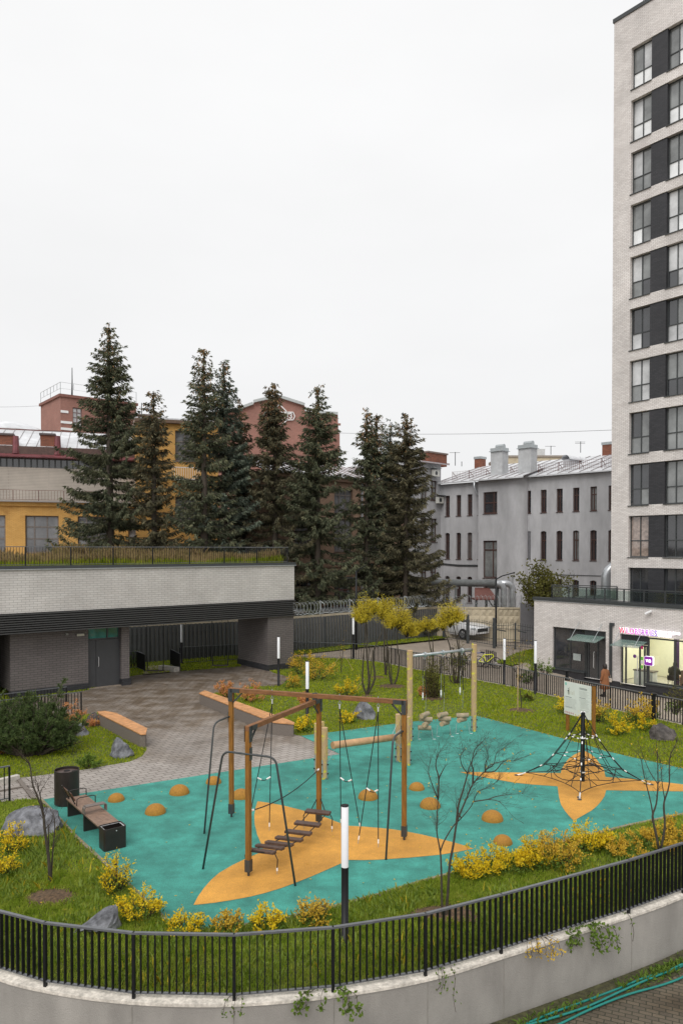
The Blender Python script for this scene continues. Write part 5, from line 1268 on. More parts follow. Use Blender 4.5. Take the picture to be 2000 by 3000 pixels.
# ---------------------------------------------------------------- tan brick building behind the spruces
def tan_building():
    a2 = radians(45); L = 17; wo = (GO[0]-.7071*(L+4.75), GO[1]-.7071*(L+4.75)); f = lambda x, y: FAC(x, y, wo, (.7071, .7071))
    t = thing('tan_brick_building', 'tan brick building with tall windows half hidden behind the spruces', 'building', (wo[0], wo[1], 0), a2)
    ev = 12.2; w = 2.7; xs_ = [f(979, 1560)[0], f(1084, 1560)[0]]; st_ = xs_[1]-xs_[0]; cols_ = [xs_[0]+st_*k for k in range(-3, 4)]
    cols_ = [c for c in cols_ if c > .3 and c+w < L-.3]
    rows = [(9.2, 11.3), (f(1010, 1616)[1], f(1010, 1521)[1]), (-.3, f(1010, 1690)[1])]
    ops = [(c, c+w*.8, a, b) for c in cols_ for a, b in rows]
    m = MB(); wall_open(m, 0, L, -1.5, ev, ops, .3); shell(m, 0, L, 0, 4, -1.5, ev, False); m.build('wall', tan_brick, t)
    for x0, x1, a, b in ops: window(t, x0, x1, a, b, .16, weathered_frame if a > 0 else rust, win_factory if a > 0 else win_dark, (.33, .67), (.75,), .09, weathered_frame)
    MB().box(0, L, -.12, -.003, f(1010, 1655)[1]-.15, f(1010, 1655)[1]+.1).build('string_course', tan_brick, t); MB().box(0, L, -.3, -.003, ev-.35, ev).build('cornice', tan_brick, t)
    m, s = MB(), MB(); seamed_roof(m, s, -.3, L+.3, -.5, ev+.05, 4, 13.7, .8); r = m.build('roof', roof_tin, t); s.build('roof_seam', rust, r)
    x = f(1056, 1560)[0]; MB().tube([(x, -.15, ev), (x, -.15, -1)], .11, 8).build('downpipe', pipe_m, t)
tan_building()
# ---------------------------------------------------------------- yellow factory buildings
DY = (.954, .30); AY = atan2(.30, .954)
def yellow():
    o = (-1060/2200*59, 59-.6); f = lambda x, y, yy=0: FAC(x, y, (o[0]-.30*yy, o[1]+.954*yy), DY)
    t = thing('yellow_factory_hall', 'yellow brick factory hall with pale siding band, red eaves and a grey tin roof', 'building', (o[0], o[1], 0), AY)
    X1 = f(400, 1500)[0]; zt = f(120, 1472)[1]; st_ = f(120, 1443)[1]; sb = f(120, 1368)[1]; rb = f(120, 1340)[1]
    a, b = f(74, 1550)[0], f(172, 1550)[0]; wt, wb = f(120, 1511)[1], f(120, 1620)[1]; W = b-a; gap = (f(16, 1550)[0]); pitch = a-gap+W
    cols_ = [a-pitch, a, a+pitch, a+2*pitch]; ops = [(c, c+W, wb, wt) for c in cols_] + [(c, c+W, wb-6.2, wb-1.5) for c in cols_]
    m = MB(); wall_open(m, -1, X1, -.5, zt, ops, .35); shell(m, -1, X1, 0, 14, -.5, zt, True); m.build('wall', yellow_wall, t)
    for x0, x1, q, r in ops: window(t, x0, x1, q, r, .2, weathered_frame, win_factory, (.27, .65), (.38, .70), .10, weathered_frame)
    MB().box(-1, X1, -.18, -.002, zt-.30, zt-.0).build('cornice', yellow_wall, t)
    MB().box(-1, X1, -.45, .6, zt+.002, zt+.10).build('ledge', M('ledge_grey', (.30, .28, .27), .6), t)
    MB().box(-1, X1, .7, 14, zt+.1, sb).build('siding_wall', siding, t)
    m = MB(); m.box(-1, X1, .9, 13.5, sb+.002, rb); m.build('clerestory', win_dark, t); m = MB()
    for k in range(30): x = -1+(X1+1)*k/29; m.box(x-.05, x+.05, .84, .899, sb, rb)
    m.build('clerestory_mullion', dark_gray_metal, t)
    m = MB(); m.box(-1.2, X1+.2, .1, 1.6, rb+.0, rb+.06); m.face([(-1.2, .1, rb+.07), (X1+.2, .1, rb+.07), (X1+.2, 1.6, rb+.42), (-1.2, 1.6, rb+.42)]); m.build('red_eaves', roof_red, t)
    MB().box(-1.2, X1, 1.6, 2.0, rb+.05, rb+1.05).build('parapet', M('parapet_brown', (.10, .06, .05), .7, var=.3), t)
    m, s = MB(), MB(); seamed_roof(m, s, -1.2, X1, 1.8, rb+1.05, 9.5, f(120, 1262, 9.5)[1], .75); r = m.build('roof', roof_tin, t); s.build('roof_seam', roof_seam, r)
    MB().bar((-1.2, 9.5, f(120, 1262, 9.5)[1]), (X1, 9.5, f(120, 1262, 9.5)[1]), .15, .15).build('ridge_cap', rust, r)
    for px, lab in ((118, 0), (-4, 1)):
        c0 = f(px, 1280, 2.2)[0]; c1 = f(px+42, 1280, 2.2)[0]; z1 = f(px, 1274, 2.2)[1]
        c = MB().box(c0, c1, 2.2, 3.1, rb, z1).build('chimney', chim_brick, t); MB().box(c0-.08, c1+.08, 2.1, 3.2, z1, z1+.16).build('chimney_cap', M('chim_cap_b', (.1, .08, .08), .7), c)
        MB().tube([(c1+.25, 1.7, rb+.4), (c1+.25, 1.9, z1-.1)], [.30, .22], 10).build('vent_pipe', roof_red, t)
    # ledge railing
    P = [Matrix.Translation((o[0], o[1], 0)) @ Matrix.Rotation(AY, 4, 'Z') @ Vector((x, -.35, zt+.1)) for x in np.linspace(-1, X1, 8)]
    railing('rusty railing on the ledge between yellow brick and pale siding of the factory hall', P, h=.85, sp=.22, bw=.02, bd=.02, foot=.08, top=rust, bar=rust, pw=.05)
    # taller yellow block
    o2x = f(398, 1500)[0]; o2 = (o[0]+.954*o2x+.30*.8, o[1]+.30*o2x-.954*.8); g = lambda x, y: FAC(x, y, o2, DY)
    t = thing('yellow_brick_block', 'taller yellow painted brick block with large windows, between two spruces', 'building', (o2[0], o2[1], 0), AY)
    X2 = g(640, 1500)[0]; tp = g(500, 1232)[1]; w0, w1 = g(513, 1300)[0], g(576, 1300)[0]
    rows = [(g(545, 1352)[1], g(545, 1262)[1]), (g(545, 1541)[1], g(545, 1455)[1]), (.5, 3.6)]
    xsw = [w0-4.6, w0, w0+4.6]; ops = [(x, x+w1-w0, a, b) for x in xsw for a, b in rows if x > .2 and x+w1-w0 < X2]
    m = MB(); wall_open(m, 0, X2, -.5, tp, ops, .3); shell(m, 0, X2, 0, 12, -.5, tp); m.build('wall', yellow_wall, t)
    for x0, x1, a, b in ops: window(t, x0, x1, a, b, .18, weathered_frame, win_factory, (.45,), (.3, .65), .10, weathered_frame)
    m = MB(); m.box(-.1, X2+.1, -.35, -.002, tp-.25, tp+.02); m.build('cornice', M('cornice_brown', (.14, .09, .06), .7, var=.3), t); MB().box(-.1, X2+.1, -.30, 12, tp+.022, tp+.14).build('roof', roof_tin, t)
    m = MB(); zf = g(545, 1405)[1]; m.box(w0-.3, w1+.3, -.8, -.0, zf-.1, zf); 
    for k in range(14): x = w0-.3+(w1-w0+.6)*k/13; m.box(x-.015, x+.015, -.79, -.76, zf, zf+.9)
    m.box(w0-.3, w1+.3, -.8, -.75, zf+.9, zf+.95); m.build('balcony', white_paint, t)
    c0 = .3; c = MB().box(c0-.3, c0+1.7, 1.5, 3, tp+.1, g(410, 1207)[1]).build('chimney', chim_brick, t); MB().box(c0-.4, c0+1.8, 1.4, 3.1, g(410, 1207)[1], g(410, 1207)[1]+.12).build('chimney_cap', M('chim_cap_c', (.16, .13, .12), .7), c)
yellow()
# ---------------------------------------------------------------- red brick tower and gabled hall, far behind
def red_far():
    C = PD(177, 1161.5, 95.0); top = C.z; f = lambda x, y: FAC(x, y, (C.x, C.y), (UX, UY))
    t = thing('red_brick_tower', 'distant square red brick tower with white bands, glass window and rooftop railing', 'building', (C.x, C.y, 0), atan2(UY, UX))
    w0, w1 = f(213, 1193)[0], f(240.5, 1193)[0]; za, zb = f(225, 1194)[1], f(225, 1252)[1]
    m = MB(); wall_open(m, 0, 10, 0, top, [(w0, w1, zb, za)], .4); shell(m, 0, 10, 0, 8.2, 0, top); m.build('wall', red_brick, t)
    window(t, w0, w1, zb, za, .2, M('frame_red_grey', (.2, .15, .15), .6), win_pale, (.5,), (.25, .5, .75), .12)
    m = MB(); m.box(-.2, 10.2, -.2, 8.4, top, top+.35); m.build('cornice', M('cornice_red', (.22, .10, .08), .8, var=.2), t)
    m = MB()
    for py, x1 in ((1206.5, 200), (1238.5, 211), (1258, 214)): s, z = f(x1, py); m.box(0.02, s, -.08, -.002, z-.18, z+.12)
    m.build('white_band', white_paint, t)
    P = [Vector((0, 0, top+.35)), Vector((5, 0, top+.35)), Vector((10, 0, top+.35))]; P = [Matrix.Translation((C.x, C.y, 0)) @ Matrix.Rotation(atan2(UY, UX), 4, 'Z') @ p for p in [Vector((0, 8.2, top+.35)), Vector((0, 4, top+.35))]+P]
    railing('thin safety railing around the roof of the distant red brick tower', P, h=1.5, sp=1.6, bw=.05, bd=.05, foot=.7, top=galv, bar=galv, pw=.06)
    a = PD(211, 1077, 97); tag(MB().tube([(0, 0, 0), (0, 0, a.z-top-.3)], [.10, .05], 6).tube([(-.12, 0, 0), (.02, 0, (a.z-top)*.8)], .04, 5).build('antenna_mast', dark_gray_metal), 'thin dark antenna mast on the red brick tower roof', 'antenna').location = (a.x, a.y, top+.3)
    # gabled hall, nearly frontal
    Y = 100.0; pts = [(560, 1230), (700, 1200), (742, 1184), (743, 1179), (778, 1171), (820, 1164.5), (892, 1187.5), (893, 1204), (948, 1211.5), (989.5, 1214.5), (991, 1345)]
    W = [PD(x, y, Y) for x, y in pts]; n0 = W[0]; t = thing('gabled_brick_hall', 'distant red brick gabled hall with white outline emblem, behind the spruces', 'building', (n0.x, Y, 0))
    m = MB(); poly = [(p.x-n0.x, p.z) for p in W]; L = poly[-1][0]; outl = poly[:-1]+[(L, 0), (0, 0)]
    for i in range(len(outl)): 
        j = (i+1) % len(outl); (xa, za), (xb, zb) = outl[i], outl[j]; m.face([(xa, 0, za), (xa, 22, za), (xb, 22, zb), (xb, 0, zb)])
    m.face([(x, 0, z) for x, z in outl]); m.face([(x, 22, z) for x, z in outl[::-1]]); m.build('wall', red_brick, t)
    m = MB()
    for i in range(len(poly)-2):
        (xa, za), (xb, zb) = poly[i], poly[i+1]
        if abs(xa-xb) > .3: m.bar((xa, -.2, za+.1), (xb, -.2, zb+.1), .5, .35)
    m.build('roof_edge', M('edge_grey', (.42, .45, .45), .5), t)
    m = MB(); x0, z0 = poly[7][0]+.3, poly[9][1]-1.2; m.box(x0, L+.3, -.35, -.002, z0-.25, z0)
    for k in range(7): x = x0+.4+k*.62; m.box(x, x+.2, -.14, -.002, z0-4.2, z0-1.2)
    m.build('brick_frieze', red_brick, t)
    # emblem: diamond outline and long hexagon with letters
    K = lambda x, y: (PD(700+x*.1913, 1130+y*.1913, Y).x-n0.x, PD(700+x*.1913, 1130+y*.1913, Y).z)
    wh = M('emblem_white', (.8, .8, .8), .5, var=.03); e = MB()
    D = [K(625, 285), K(785, 425)]; cx, cz = K(620, 462); dx = K(790, 462)[0]-cx; dz = K(620, 285)[1]-cz
    dia = [(cx, cz+dz), (cx+dx*.9, cz+dz*.12), None, (cx+dx*.75, cz-dz*.3), (cx, cz-dz), (cx-dx*.75, cz-dz*.3), None, (cx-dx*.9, cz+dz*.12), (cx, cz+dz)]
    for p, q in zip(dia[:-1], dia[1:]):
        if p and q: e.bar((p[0], -.1, p[1]), (q[0], -.1, q[1]), .12, .2, (0, 1, 0))
    hx = [K(400, 405), K(830, 408), K(855, 470), K(830, 525), K(400, 525), K(375, 470)]
    for i in range(6): p, q = hx[i], hx[(i+1) % 6]; e.bar((p[0], -.1, p[1]), (q[0], -.1, q[1]), .12, .2, (0, 1, 0))
    em = e.build('emblem', wh, t)
    a0, zz = K(700, 505); a1 = K(815, 505)[0]; letters(t, 'ПЗ', a0, a1, zz, K(700, 425)[1]-zz, -.2, [wh], nm='emblem_letter', gap=.2, off=.02)
    # pale domed tin roof far left
    p = PD(30, 1240, 88); r = MB().lathe((0, 0, 0), [(4.4, -3), (4.4, -.3), (3.4, .25), (2, .75), (.8, .95), (.001, 1.0)], 24).build('distant_roof', roof_tin); r.location = (p.x, p.y, PD(30, 1262, 88).z); tag(r, 'pale tin dome roof beyond the factory hall ridge at far left', 'roof')
    # far beige block with rooftop units behind the grey roof
    a = PD(1470, 1340, 92); b = PD(1650, 1333, 92); t = thing('beige_block', 'beige block peeking over the grey tin roof with a rooftop cooling unit', 'building', (a.x, a.y, 0))
    MB().box(0, b.x-a.x, 0, 8, 0, a.z).build('wall', concrete_beige, t); MB().box(-.1, b.x-a.x+.1, -.1, 8, a.z, a.z+.25).build('roof_edge', M('edge_brown', (.30, .26, .22), .7), t)
    c = PD(1568, 1334, 93); d = PD(1596, 1315, 93); MB().box(c.x-a.x, d.x-a.x, 1, 2.2, a.z, d.z).build('cooling_unit', M('cool_unit', (.55, .56, .56), .5), t)
red_far()
# ================================================================ vegetation
def rdir(n, up=0.0):
    v = rng.normal(size=(n, 3)); v[:, 2] += up; return v/np.linalg.norm(v, axis=1, keepdims=True)
def leaf_quads(P, D, L, W, flat=None):
    """pointed leaves: P base (N,3), D unit dirs, L lengths, W half widths -> (N*4,3)"""
    n = len(P); r = rdir(n); S = np.cross(D, r); S /= np.linalg.norm(S, axis=1, keepdims=True)+1e-9
    L = np.broadcast_to(L, (n,))[:, None]; W = np.broadcast_to(W, (n,))[:, None]
    return np.stack([P, P+D*L*.5+S*W, P+D*L, P+D*L*.5-S*W], 1).reshape(-1, 3)
def spruce(label, px, tip_y, Y, R, seed, needles=needle_dark, second=None, z0=-.1, bare=1.2, lean=0, dens=1.0, cones=1.0, taper=.85, group='old spruces behind the picket fence'):
    g = np.random.default_rng(seed); top = PD(px, tip_y, Y); h = top.z-z0; x0 = top.x-lean
    t = thing('spruce_tree', label, 'tree', (x0, Y, z0), group=group)
    tr = MB(); tr.tube([(0, 0, -.4), (0, 0, h*.3), (lean*.5, 0, h*.7), (lean, 0, h)], [.02*h*.85, .016*h*.8, .008*h, .02], 10)
    apex = [(lean, 0, h)]
    if second: apex.append((lean+second[0], .2, h-second[1])); tr.tube([(lean*.6, 0, h*.72), (lean+second[0]*.8, .1, h*.8), apex[1]], [.10, .07, .02], 8)
    tr.build('trunk', bark, t, smooth=True)
    P, D, L, W = [], [], [], []; br = MB(); CP = []
    for ai, ap in enumerate(apex):
        hh = ap[2]; zlo = bare if ai == 0 else h*.74; z = hh-.15
        while z > zlo:
            u = (hh-z)/h; rad = R*min(1.0, (u/.92))**taper*(.9 if u < .85 else .82)+.12
            if second and u < .25: rad *= .62
            nb = int(g.integers(5, 9)) if u > .06 else 4
            ax_ = np.array([ap[0]*(1-u) if ai == 0 else ap[0], ap[1], 0])
            if ai == 0: ax_[0] = lean*(z/h)
            for b in range(nb):
                az = g.uniform(0, 2*pi); ln = rad*g.uniform(.62, 1.18)
                if g.random() < .08: ln *= 1.25
                droop = .10+.45*min(1, u*1.6)+g.uniform(-.1, .12); m = max(2, int(ln/.16)); s = np.linspace(.02, 1, m)
                cz = z+g.uniform(-.32, .32)
                bx = ax_[0]+cos(az)*ln*s; by = ax_[1]+sin(az)*ln*s; bz = cz+ln*(.30*s-droop*1.25*s**1.3+droop*.85*s**3)
                if u > .10: br.tube([(bx[k], by[k], bz[k]) for k in range(0, m, max(1, m//3))]+[(bx[-1], by[-1], bz[-1])], [.035, .03, .02, .012, .01, .008][:len(range(0, m, max(1, m//3)))+1], 4, cap=False)
                k = max(1, int(round((10 if u > .15 else 7)*dens)))
                bp = np.stack([bx, by, bz], 1).repeat(k, 0); n = len(bp); tt = s.repeat(k)
                bp += g.normal(size=(n, 3))*[.05, .05, .05]
                od = np.array([cos(az), sin(az), -.15]); sd = np.array([-sin(az), cos(az), 0]); q = g.uniform(-1, 1, n)
                dv = od*(.45+.5*tt[:, None])+sd*q[:, None]*.9+np.stack([np.zeros(n), np.zeros(n), -g.uniform(-.05, 1.35, n)*(.4+.6*min(1, u*2))], 1)
                dv /= np.linalg.norm(dv, axis=1, keepdims=True)
                P.append(bp); D.append(dv); L.append(g.uniform(.16, .42, n)*(1 if u > .1 else .65)); W.append(g.uniform(.024, .052, n))
                if u < .33 and g.random() < .9*cones:
                    kk = g.integers(1, 4+int(10*(.33-u)))
                    ci = g.integers(0, m, kk); CP.append(np.stack([bx[ci], by[ci], bz[ci]], 1)+g.normal(size=(kk, 3))*.07)
            z -= (.17+.25*min(1, u*1.5))*g.uniform(.8, 1.25)
    P, D, L, W = map(np.concatenate, (P, D, L, W))
    np_mesh('crown', leaf_quads(P, D, L, W), 4, needles, t); br.build('branch', bark, t).name = 'branches'
    if CP:
        C = np.concatenate(CP); n = len(C); dd = np.tile([0, 0, -1.0], (n, 1))+g.normal(size=(n, 3))*.25; dd /= np.linalg.norm(dd, axis=1, keepdims=True)
        np_mesh('cones', np.concatenate([leaf_quads(C, dd, .19, .042), leaf_quads(C, dd, .18, .042)]), 4, cone_m, t)
    return t
F1 = 1.2755
spruce('tallest spruce with a broad crown, left in front of the yellow factory', 250*F1, 745*F1, 54, 5.2, 11, needle_dark, z0=-.1, bare=2.6, dens=1.15)
spruce('thin young spruce with a narrow crown between the two biggest left spruces', 353*F1, 898*F1, 53, 2.3, 12, needle_brown, dens=.9, bare=2.0, cones=.5, taper=.55)
spruce('spruce with sparse outreaching branches and a visible grey trunk, third from the left', 468*F1, 801*F1, 52, 3.5, 13, needle_dark, dens=.85, bare=3.4, taper=.75)
spruce('blue-green spruce with a cone-laden narrow tip, fourth from the left', 514*F1, 831*F1, 54, 4.3, 14, needle_blue, dens=1.1, taper=.9)
spruce('short-topped spruce tucked behind the blue-green one', 551*F1, 920*F1, 57, 3.2, 15, needle_brown, dens=.8)
spruce('dark spruce with a forked cone-covered top in front of the brick gable', 631*F1, 880*F1, 54.5, 4.0, 16, needle_brown, second=(-.42, .25), dens=1.1, taper=.7)
spruce('full dark spruce right of the brick gable emblem', 729*F1, 887*F1, 54, 4.3, 17, needle_dark, dens=1.15, taper=.75)
spruce('slim spruce with two separate pointed tops and a bare lower trunk', 842*F1, 945*F1, 56, 2.9, 18, needle_dark, second=(.75, .1), dens=.9, taper=.6, bare=3.0)
spruce('bluish spruce with a thin top between the double-topped and the rightmost spruce', 897*F1, 969*F1, 58.5, 2.9, 19, needle_blue, dens=.9, taper=.6, cones=.4)
spruce('rightmost spruce, with a wide layered skirt reaching the razor wire', 932*F1, 955*F1, 55.5, 3.7, 21, needle_brown, dens=1.3, taper=.72, bare=.4)
# ---------------------------------------------------------------- bushes
def shrub(name, label, cat, base, h, w, leaf, n_st=16, n_lf=900, ll=.05, lw=.014, stem=twig_m, seed=1, up=.6, start=.3, group=None, arch=.5, leafn='foliage', flowers=None, jitter=.05, under=False):
    g = np.random.default_rng(seed); t = thing(name, label, cat, tuple(base), group=group); sm = MB(); P, D = [], []; FP = []
    per = max(4, n_lf//n_st)
    for k in range(n_st):
        az = g.uniform(0, 2*pi); rr = w/2*sqrt(g.uniform(.02, 1.5)); hh = h*g.uniform(.35, 1.2)*(1-.30*(rr/(w/2))**2)
        pts = []; p0 = np.array([cos(az)*rr*.25, sin(az)*rr*.25, -.02]); p1 = np.array([cos(az)*rr*arch, sin(az)*rr*arch, hh*.6]); p2 = np.array([cos(az)*rr, sin(az)*rr, hh])
        s = np.linspace(0, 1, 6)[:, None]; c = p0*(1-s)**2+p1*2*s*(1-s)+p2*s*s; c[1:-1] += g.normal(size=(4, 3))*.015*h
        sm.tube([tuple(q) for q in c], [.012*h+.003, .010*h+.003, .008*h+.002, .005*h+.002, .003, .002], 4, cap=False)
        nt = 5; tips = []
        for q in range(nt):                                            # side twigs
            u = g.uniform(start, 1); i = min(4, int(u*5)); b = c[i]+(c[i+1]-c[i])*(u*5-i); d = g.normal(size=3); d[2] = abs(d[2])*.8+.3; d /= np.linalg.norm(d); e = b+d*h*g.uniform(.10, .26); tips.append((b, e))
            sm.tube([tuple(b), tuple(e)], [.0035, .002], 3, cap=False)
        tips.append((c[3], c[5]))
        for b, e in tips:
            m = max(1, per//len(tips)); u = g.uniform(0, 1.08, m)[:, None]; P.append(b+(e-b)*u+g.normal(size=(m, 3))*jitter*h*.5)
            dd = g.normal(size=(m, 3))*.8+(e-b)/np.linalg.norm(e-b)*.8; dd[:, 2] += up*.3; D.append(dd/np.linalg.norm(dd, axis=1, keepdims=True))
            if flowers is not None: FP.append(e+g.normal(size=3)*.02)
    sm.build('stems', stem, t); P = np.concatenate(P); D = np.concatenate(D); n = len(P)
    np_mesh(leafn, leaf_quads(P, D, g.uniform(.6, 1.25, n)*ll, g.uniform(.7, 1.2, n)*lw), 4, leaf, t)
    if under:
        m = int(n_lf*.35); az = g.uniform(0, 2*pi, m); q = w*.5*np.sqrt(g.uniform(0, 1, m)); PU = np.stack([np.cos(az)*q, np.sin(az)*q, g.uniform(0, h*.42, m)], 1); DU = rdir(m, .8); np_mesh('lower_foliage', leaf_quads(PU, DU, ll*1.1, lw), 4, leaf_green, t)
    if flowers is not None:
        FPa = np.repeat(np.array(FP), 26, 0)+g.normal(size=(len(FP)*26, 3))*.035; n = len(FPa)
        np_mesh('flower_heads', leaf_quads(FPa, rdir(n), .04, .016), 4, flowers, t)
    return t
D_ = lambda x, y: G(x*F1, y*F1)
SP = 'yellow autumn spirea bushes'
ysp = [ # display px of base, width px, height px, label, material
 (32, 1958, 66, 60, 'bright yellow bush in front of the big grey rock at the left edge', leaf_yellow),
 (10, 2012, 60, 55, 'yellow bush cut by the left picture edge below the rock', leaf_yellow),
 (268, 2050, 56, 80, 'yellow bush at the kerb, first one above the foreground railing on the left', leaf_yellow),
 (325, 2108, 82, 66, 'yellow bush beside the pointed grey rock at the corner of the rubber surface', leaf_yellow),
 (430, 2142, 66, 46, 'low yellow bush at the bottom tip of the teal surface', leaf_yellow),
 (525, 2140, 60, 42, 'small thin yellow bush by the railing below the orange star', leaf_gold),
 (615, 2138, 70, 48, 'small yellow bush left of the orange-tinted one by the railing', leaf_yellow),
 (718, 2122, 64, 54, 'orange-tinted bush just left of the nearest pole light', leaf_gold),
 (1078, 2012, 70, 52, 'bright yellow bush right beside the bare tree stems', leaf_yellow),
 (1128, 2004, 66, 52, 'dense yellow bush, second right of the bare tree', leaf_yellow),
 (1180, 1998, 70, 50, 'yellow-golden bush in the middle of the yellow shrub row', leaf_yellow),
 (1232, 1990, 70, 58, 'yellow bush before the brownish one in the shrub row', leaf_yellow),
 (1280, 1990, 96, 72, 'largest golden-brown bush of the shrub row along the railing', leaf_gold),
 (1345, 1955, 60, 60, 'bright yellow bush at the right end of the shrub row', leaf_yellow),
 (1384, 1950, 44, 48, 'small yellow bush last in the shrub row', leaf_yellow),
 (1432, 1968, 70, 40, 'low loose yellow-green bush under the right bare tree', leaf_gold),
 (1500, 1950, 80, 46, 'brownish yellow bush near the right edge by the railing', leaf_gold),
 (1550, 1935, 60, 50, 'yellow bush at the right edge by the railing', leaf_gold),
 (1540, 1658, 10, 10, None, None)]
for i, (x, y, w, h, lab, mat_) in enumerate(ysp):
    if lab is None: continue
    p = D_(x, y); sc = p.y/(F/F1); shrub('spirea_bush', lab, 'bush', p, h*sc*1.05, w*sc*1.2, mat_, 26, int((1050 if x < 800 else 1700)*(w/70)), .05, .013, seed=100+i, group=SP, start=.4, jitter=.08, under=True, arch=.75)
# behind: bushes near the board and the shop railing
for i, (x, y, w, h, lab, mat_, gname) in enumerate([
 (1415, 1688, 52, 46, 'small bright yellow bush on the lawn right of the board', leaf_yellow, SP), (1482, 1680, 46, 38, 'small yellow bush on the lawn left of the brown rock', leaf_yellow, SP),
 (1345, 1690, 40, 60, 'yellow bush behind the right post of the information board', leaf_yellow, SP), (1300, 1640, 46, 40, 'yellow bush behind the left post of the information board', leaf_yellow, SP),
 (1378, 1660, 44, 66, 'golden-brown bush right beside the information board by the railing', leaf_gold, SP), (1462, 1662, 56, 62, 'tall golden-brown bush by the shop-side railing', leaf_gold, SP), (1495, 1650, 40, 42, 'brown-yellow bush at the shop railing, right of the tall golden one', leaf_gold, SP),
 (1548, 1640, 44, 60, 'brownish bush by the railing at the right picture edge', leaf_olive, SP),
 (728, 1560, 90, 56, 'loose golden bush on the lawn just right of the brick column', leaf_gold, SP), (668, 1580, 44, 34, 'small golden bush between the column and its pole light', leaf_gold, SP), (692, 1548, 60, 50, 'golden bush against the wall of the brick column', leaf_gold, SP),
 (795, 1600, 60, 44, 'bright yellow small bush on the lawn beside the white pole', leaf_yellow, SP), (800, 1660, 44, 28, 'tiny yellow bush in front of the bright yellow one', leaf_yellow, SP), (700, 1680, 44, 34, 'thin yellow bush by the long bench end', leaf_yellow, SP),
 (1253, 1548, 60, 34, 'dark leafy bush along the railing left of the sapling', leaf_green, 'low green bushes'), (1215, 1570, 50, 34, 'dark green bush by the railing beside the thin sapling', leaf_green, 'low green bushes'),
 (1050, 1530, 40, 34, 'green bush by the railing behind the painted pole', leaf_olive, 'low green bushes'), (520, 1500, 22, 30, 'small green bush under the low building beside the column', leaf_green, 'low green bushes'), (305, 1530, 26, 34, 'green bush right of the dark pillar under the low building', leaf_green, 'low green bushes'),
 (440, 1505, 24, 18, 'small pale bush by the railing in the passage view', leaf_olive, 'low green bushes'), (1370, 1490, 30, 26, 'small golden shrub on the verge by the gate', leaf_gold, 'low green bushes'), (1300, 1480, 24, 20, 'tiny shrub on the verge beside the gate fence', leaf_olive, 'low green bushes'),
 (205, 1765, 50, 30, 'low dark green shrub beside the grey rock in the left bed', leaf_green, 'low green bushes'), (1210, 1610, 30, 14, 'small leafy clump at the foot of the thin sapling', leaf_olive, 'low green bushes')]):
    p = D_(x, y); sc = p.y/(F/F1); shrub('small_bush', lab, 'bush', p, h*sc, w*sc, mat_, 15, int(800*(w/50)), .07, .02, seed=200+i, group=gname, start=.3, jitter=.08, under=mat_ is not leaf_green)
# salmon flowering hydrangeas
for i, (x, y, w, h, lab) in enumerate([(155, 1678, 70, 58, 'large salmon flowering bush between the pine bush and the railing'), (172, 1690, 30, 20, 'small salmon flowers in front of the dark rock'), (215, 1668, 30, 18, 'few salmon flowers at the dark rock beside the bench'),
  (520, 1605, 42, 36, 'salmon flowering bush behind the upper end of the long bench'), (575, 1610, 50, 44, 'second salmon flowering bush behind the long bench, next to the wooden post'), (700, 1625, 30, 30, 'few salmon flowers behind the long bench by the pole light'), (975, 1600, 24, 24, 'small salmon flowers at the foot of the column-shaped shrub'), (4, 1735, 14, 40, 'salmon flowers at the left edge beside the pine bush')]):
    p = D_(x, y); sc = p.y/(F/F1); shrub('hydrangea_bush', lab, 'bush', p, h*sc, w*sc, leaf_gold if i != 0 else leaf_olive, 15, 420, .06, .018, seed=300+i, group='salmon flowering bushes', flowers=leaf_orange)
# column shrub
p = G(1269, 2047); shrub('column_shrub', 'upright golden-green column-shaped shrub behind the hanging handles', 'bush', p, 1.8, .62, leaf_olive, 40, 3600, .07, .016, seed=41, start=.08, arch=1.0)
p = G(1335, 2003); shrub('tall_loose_shrub', 'loose golden shrub on crooked stems behind the right hanging log', 'bush', p, 2.0, 1.0, leaf_olive, 12, 700, .07, .018, seed=42, start=.3, arch=.8)
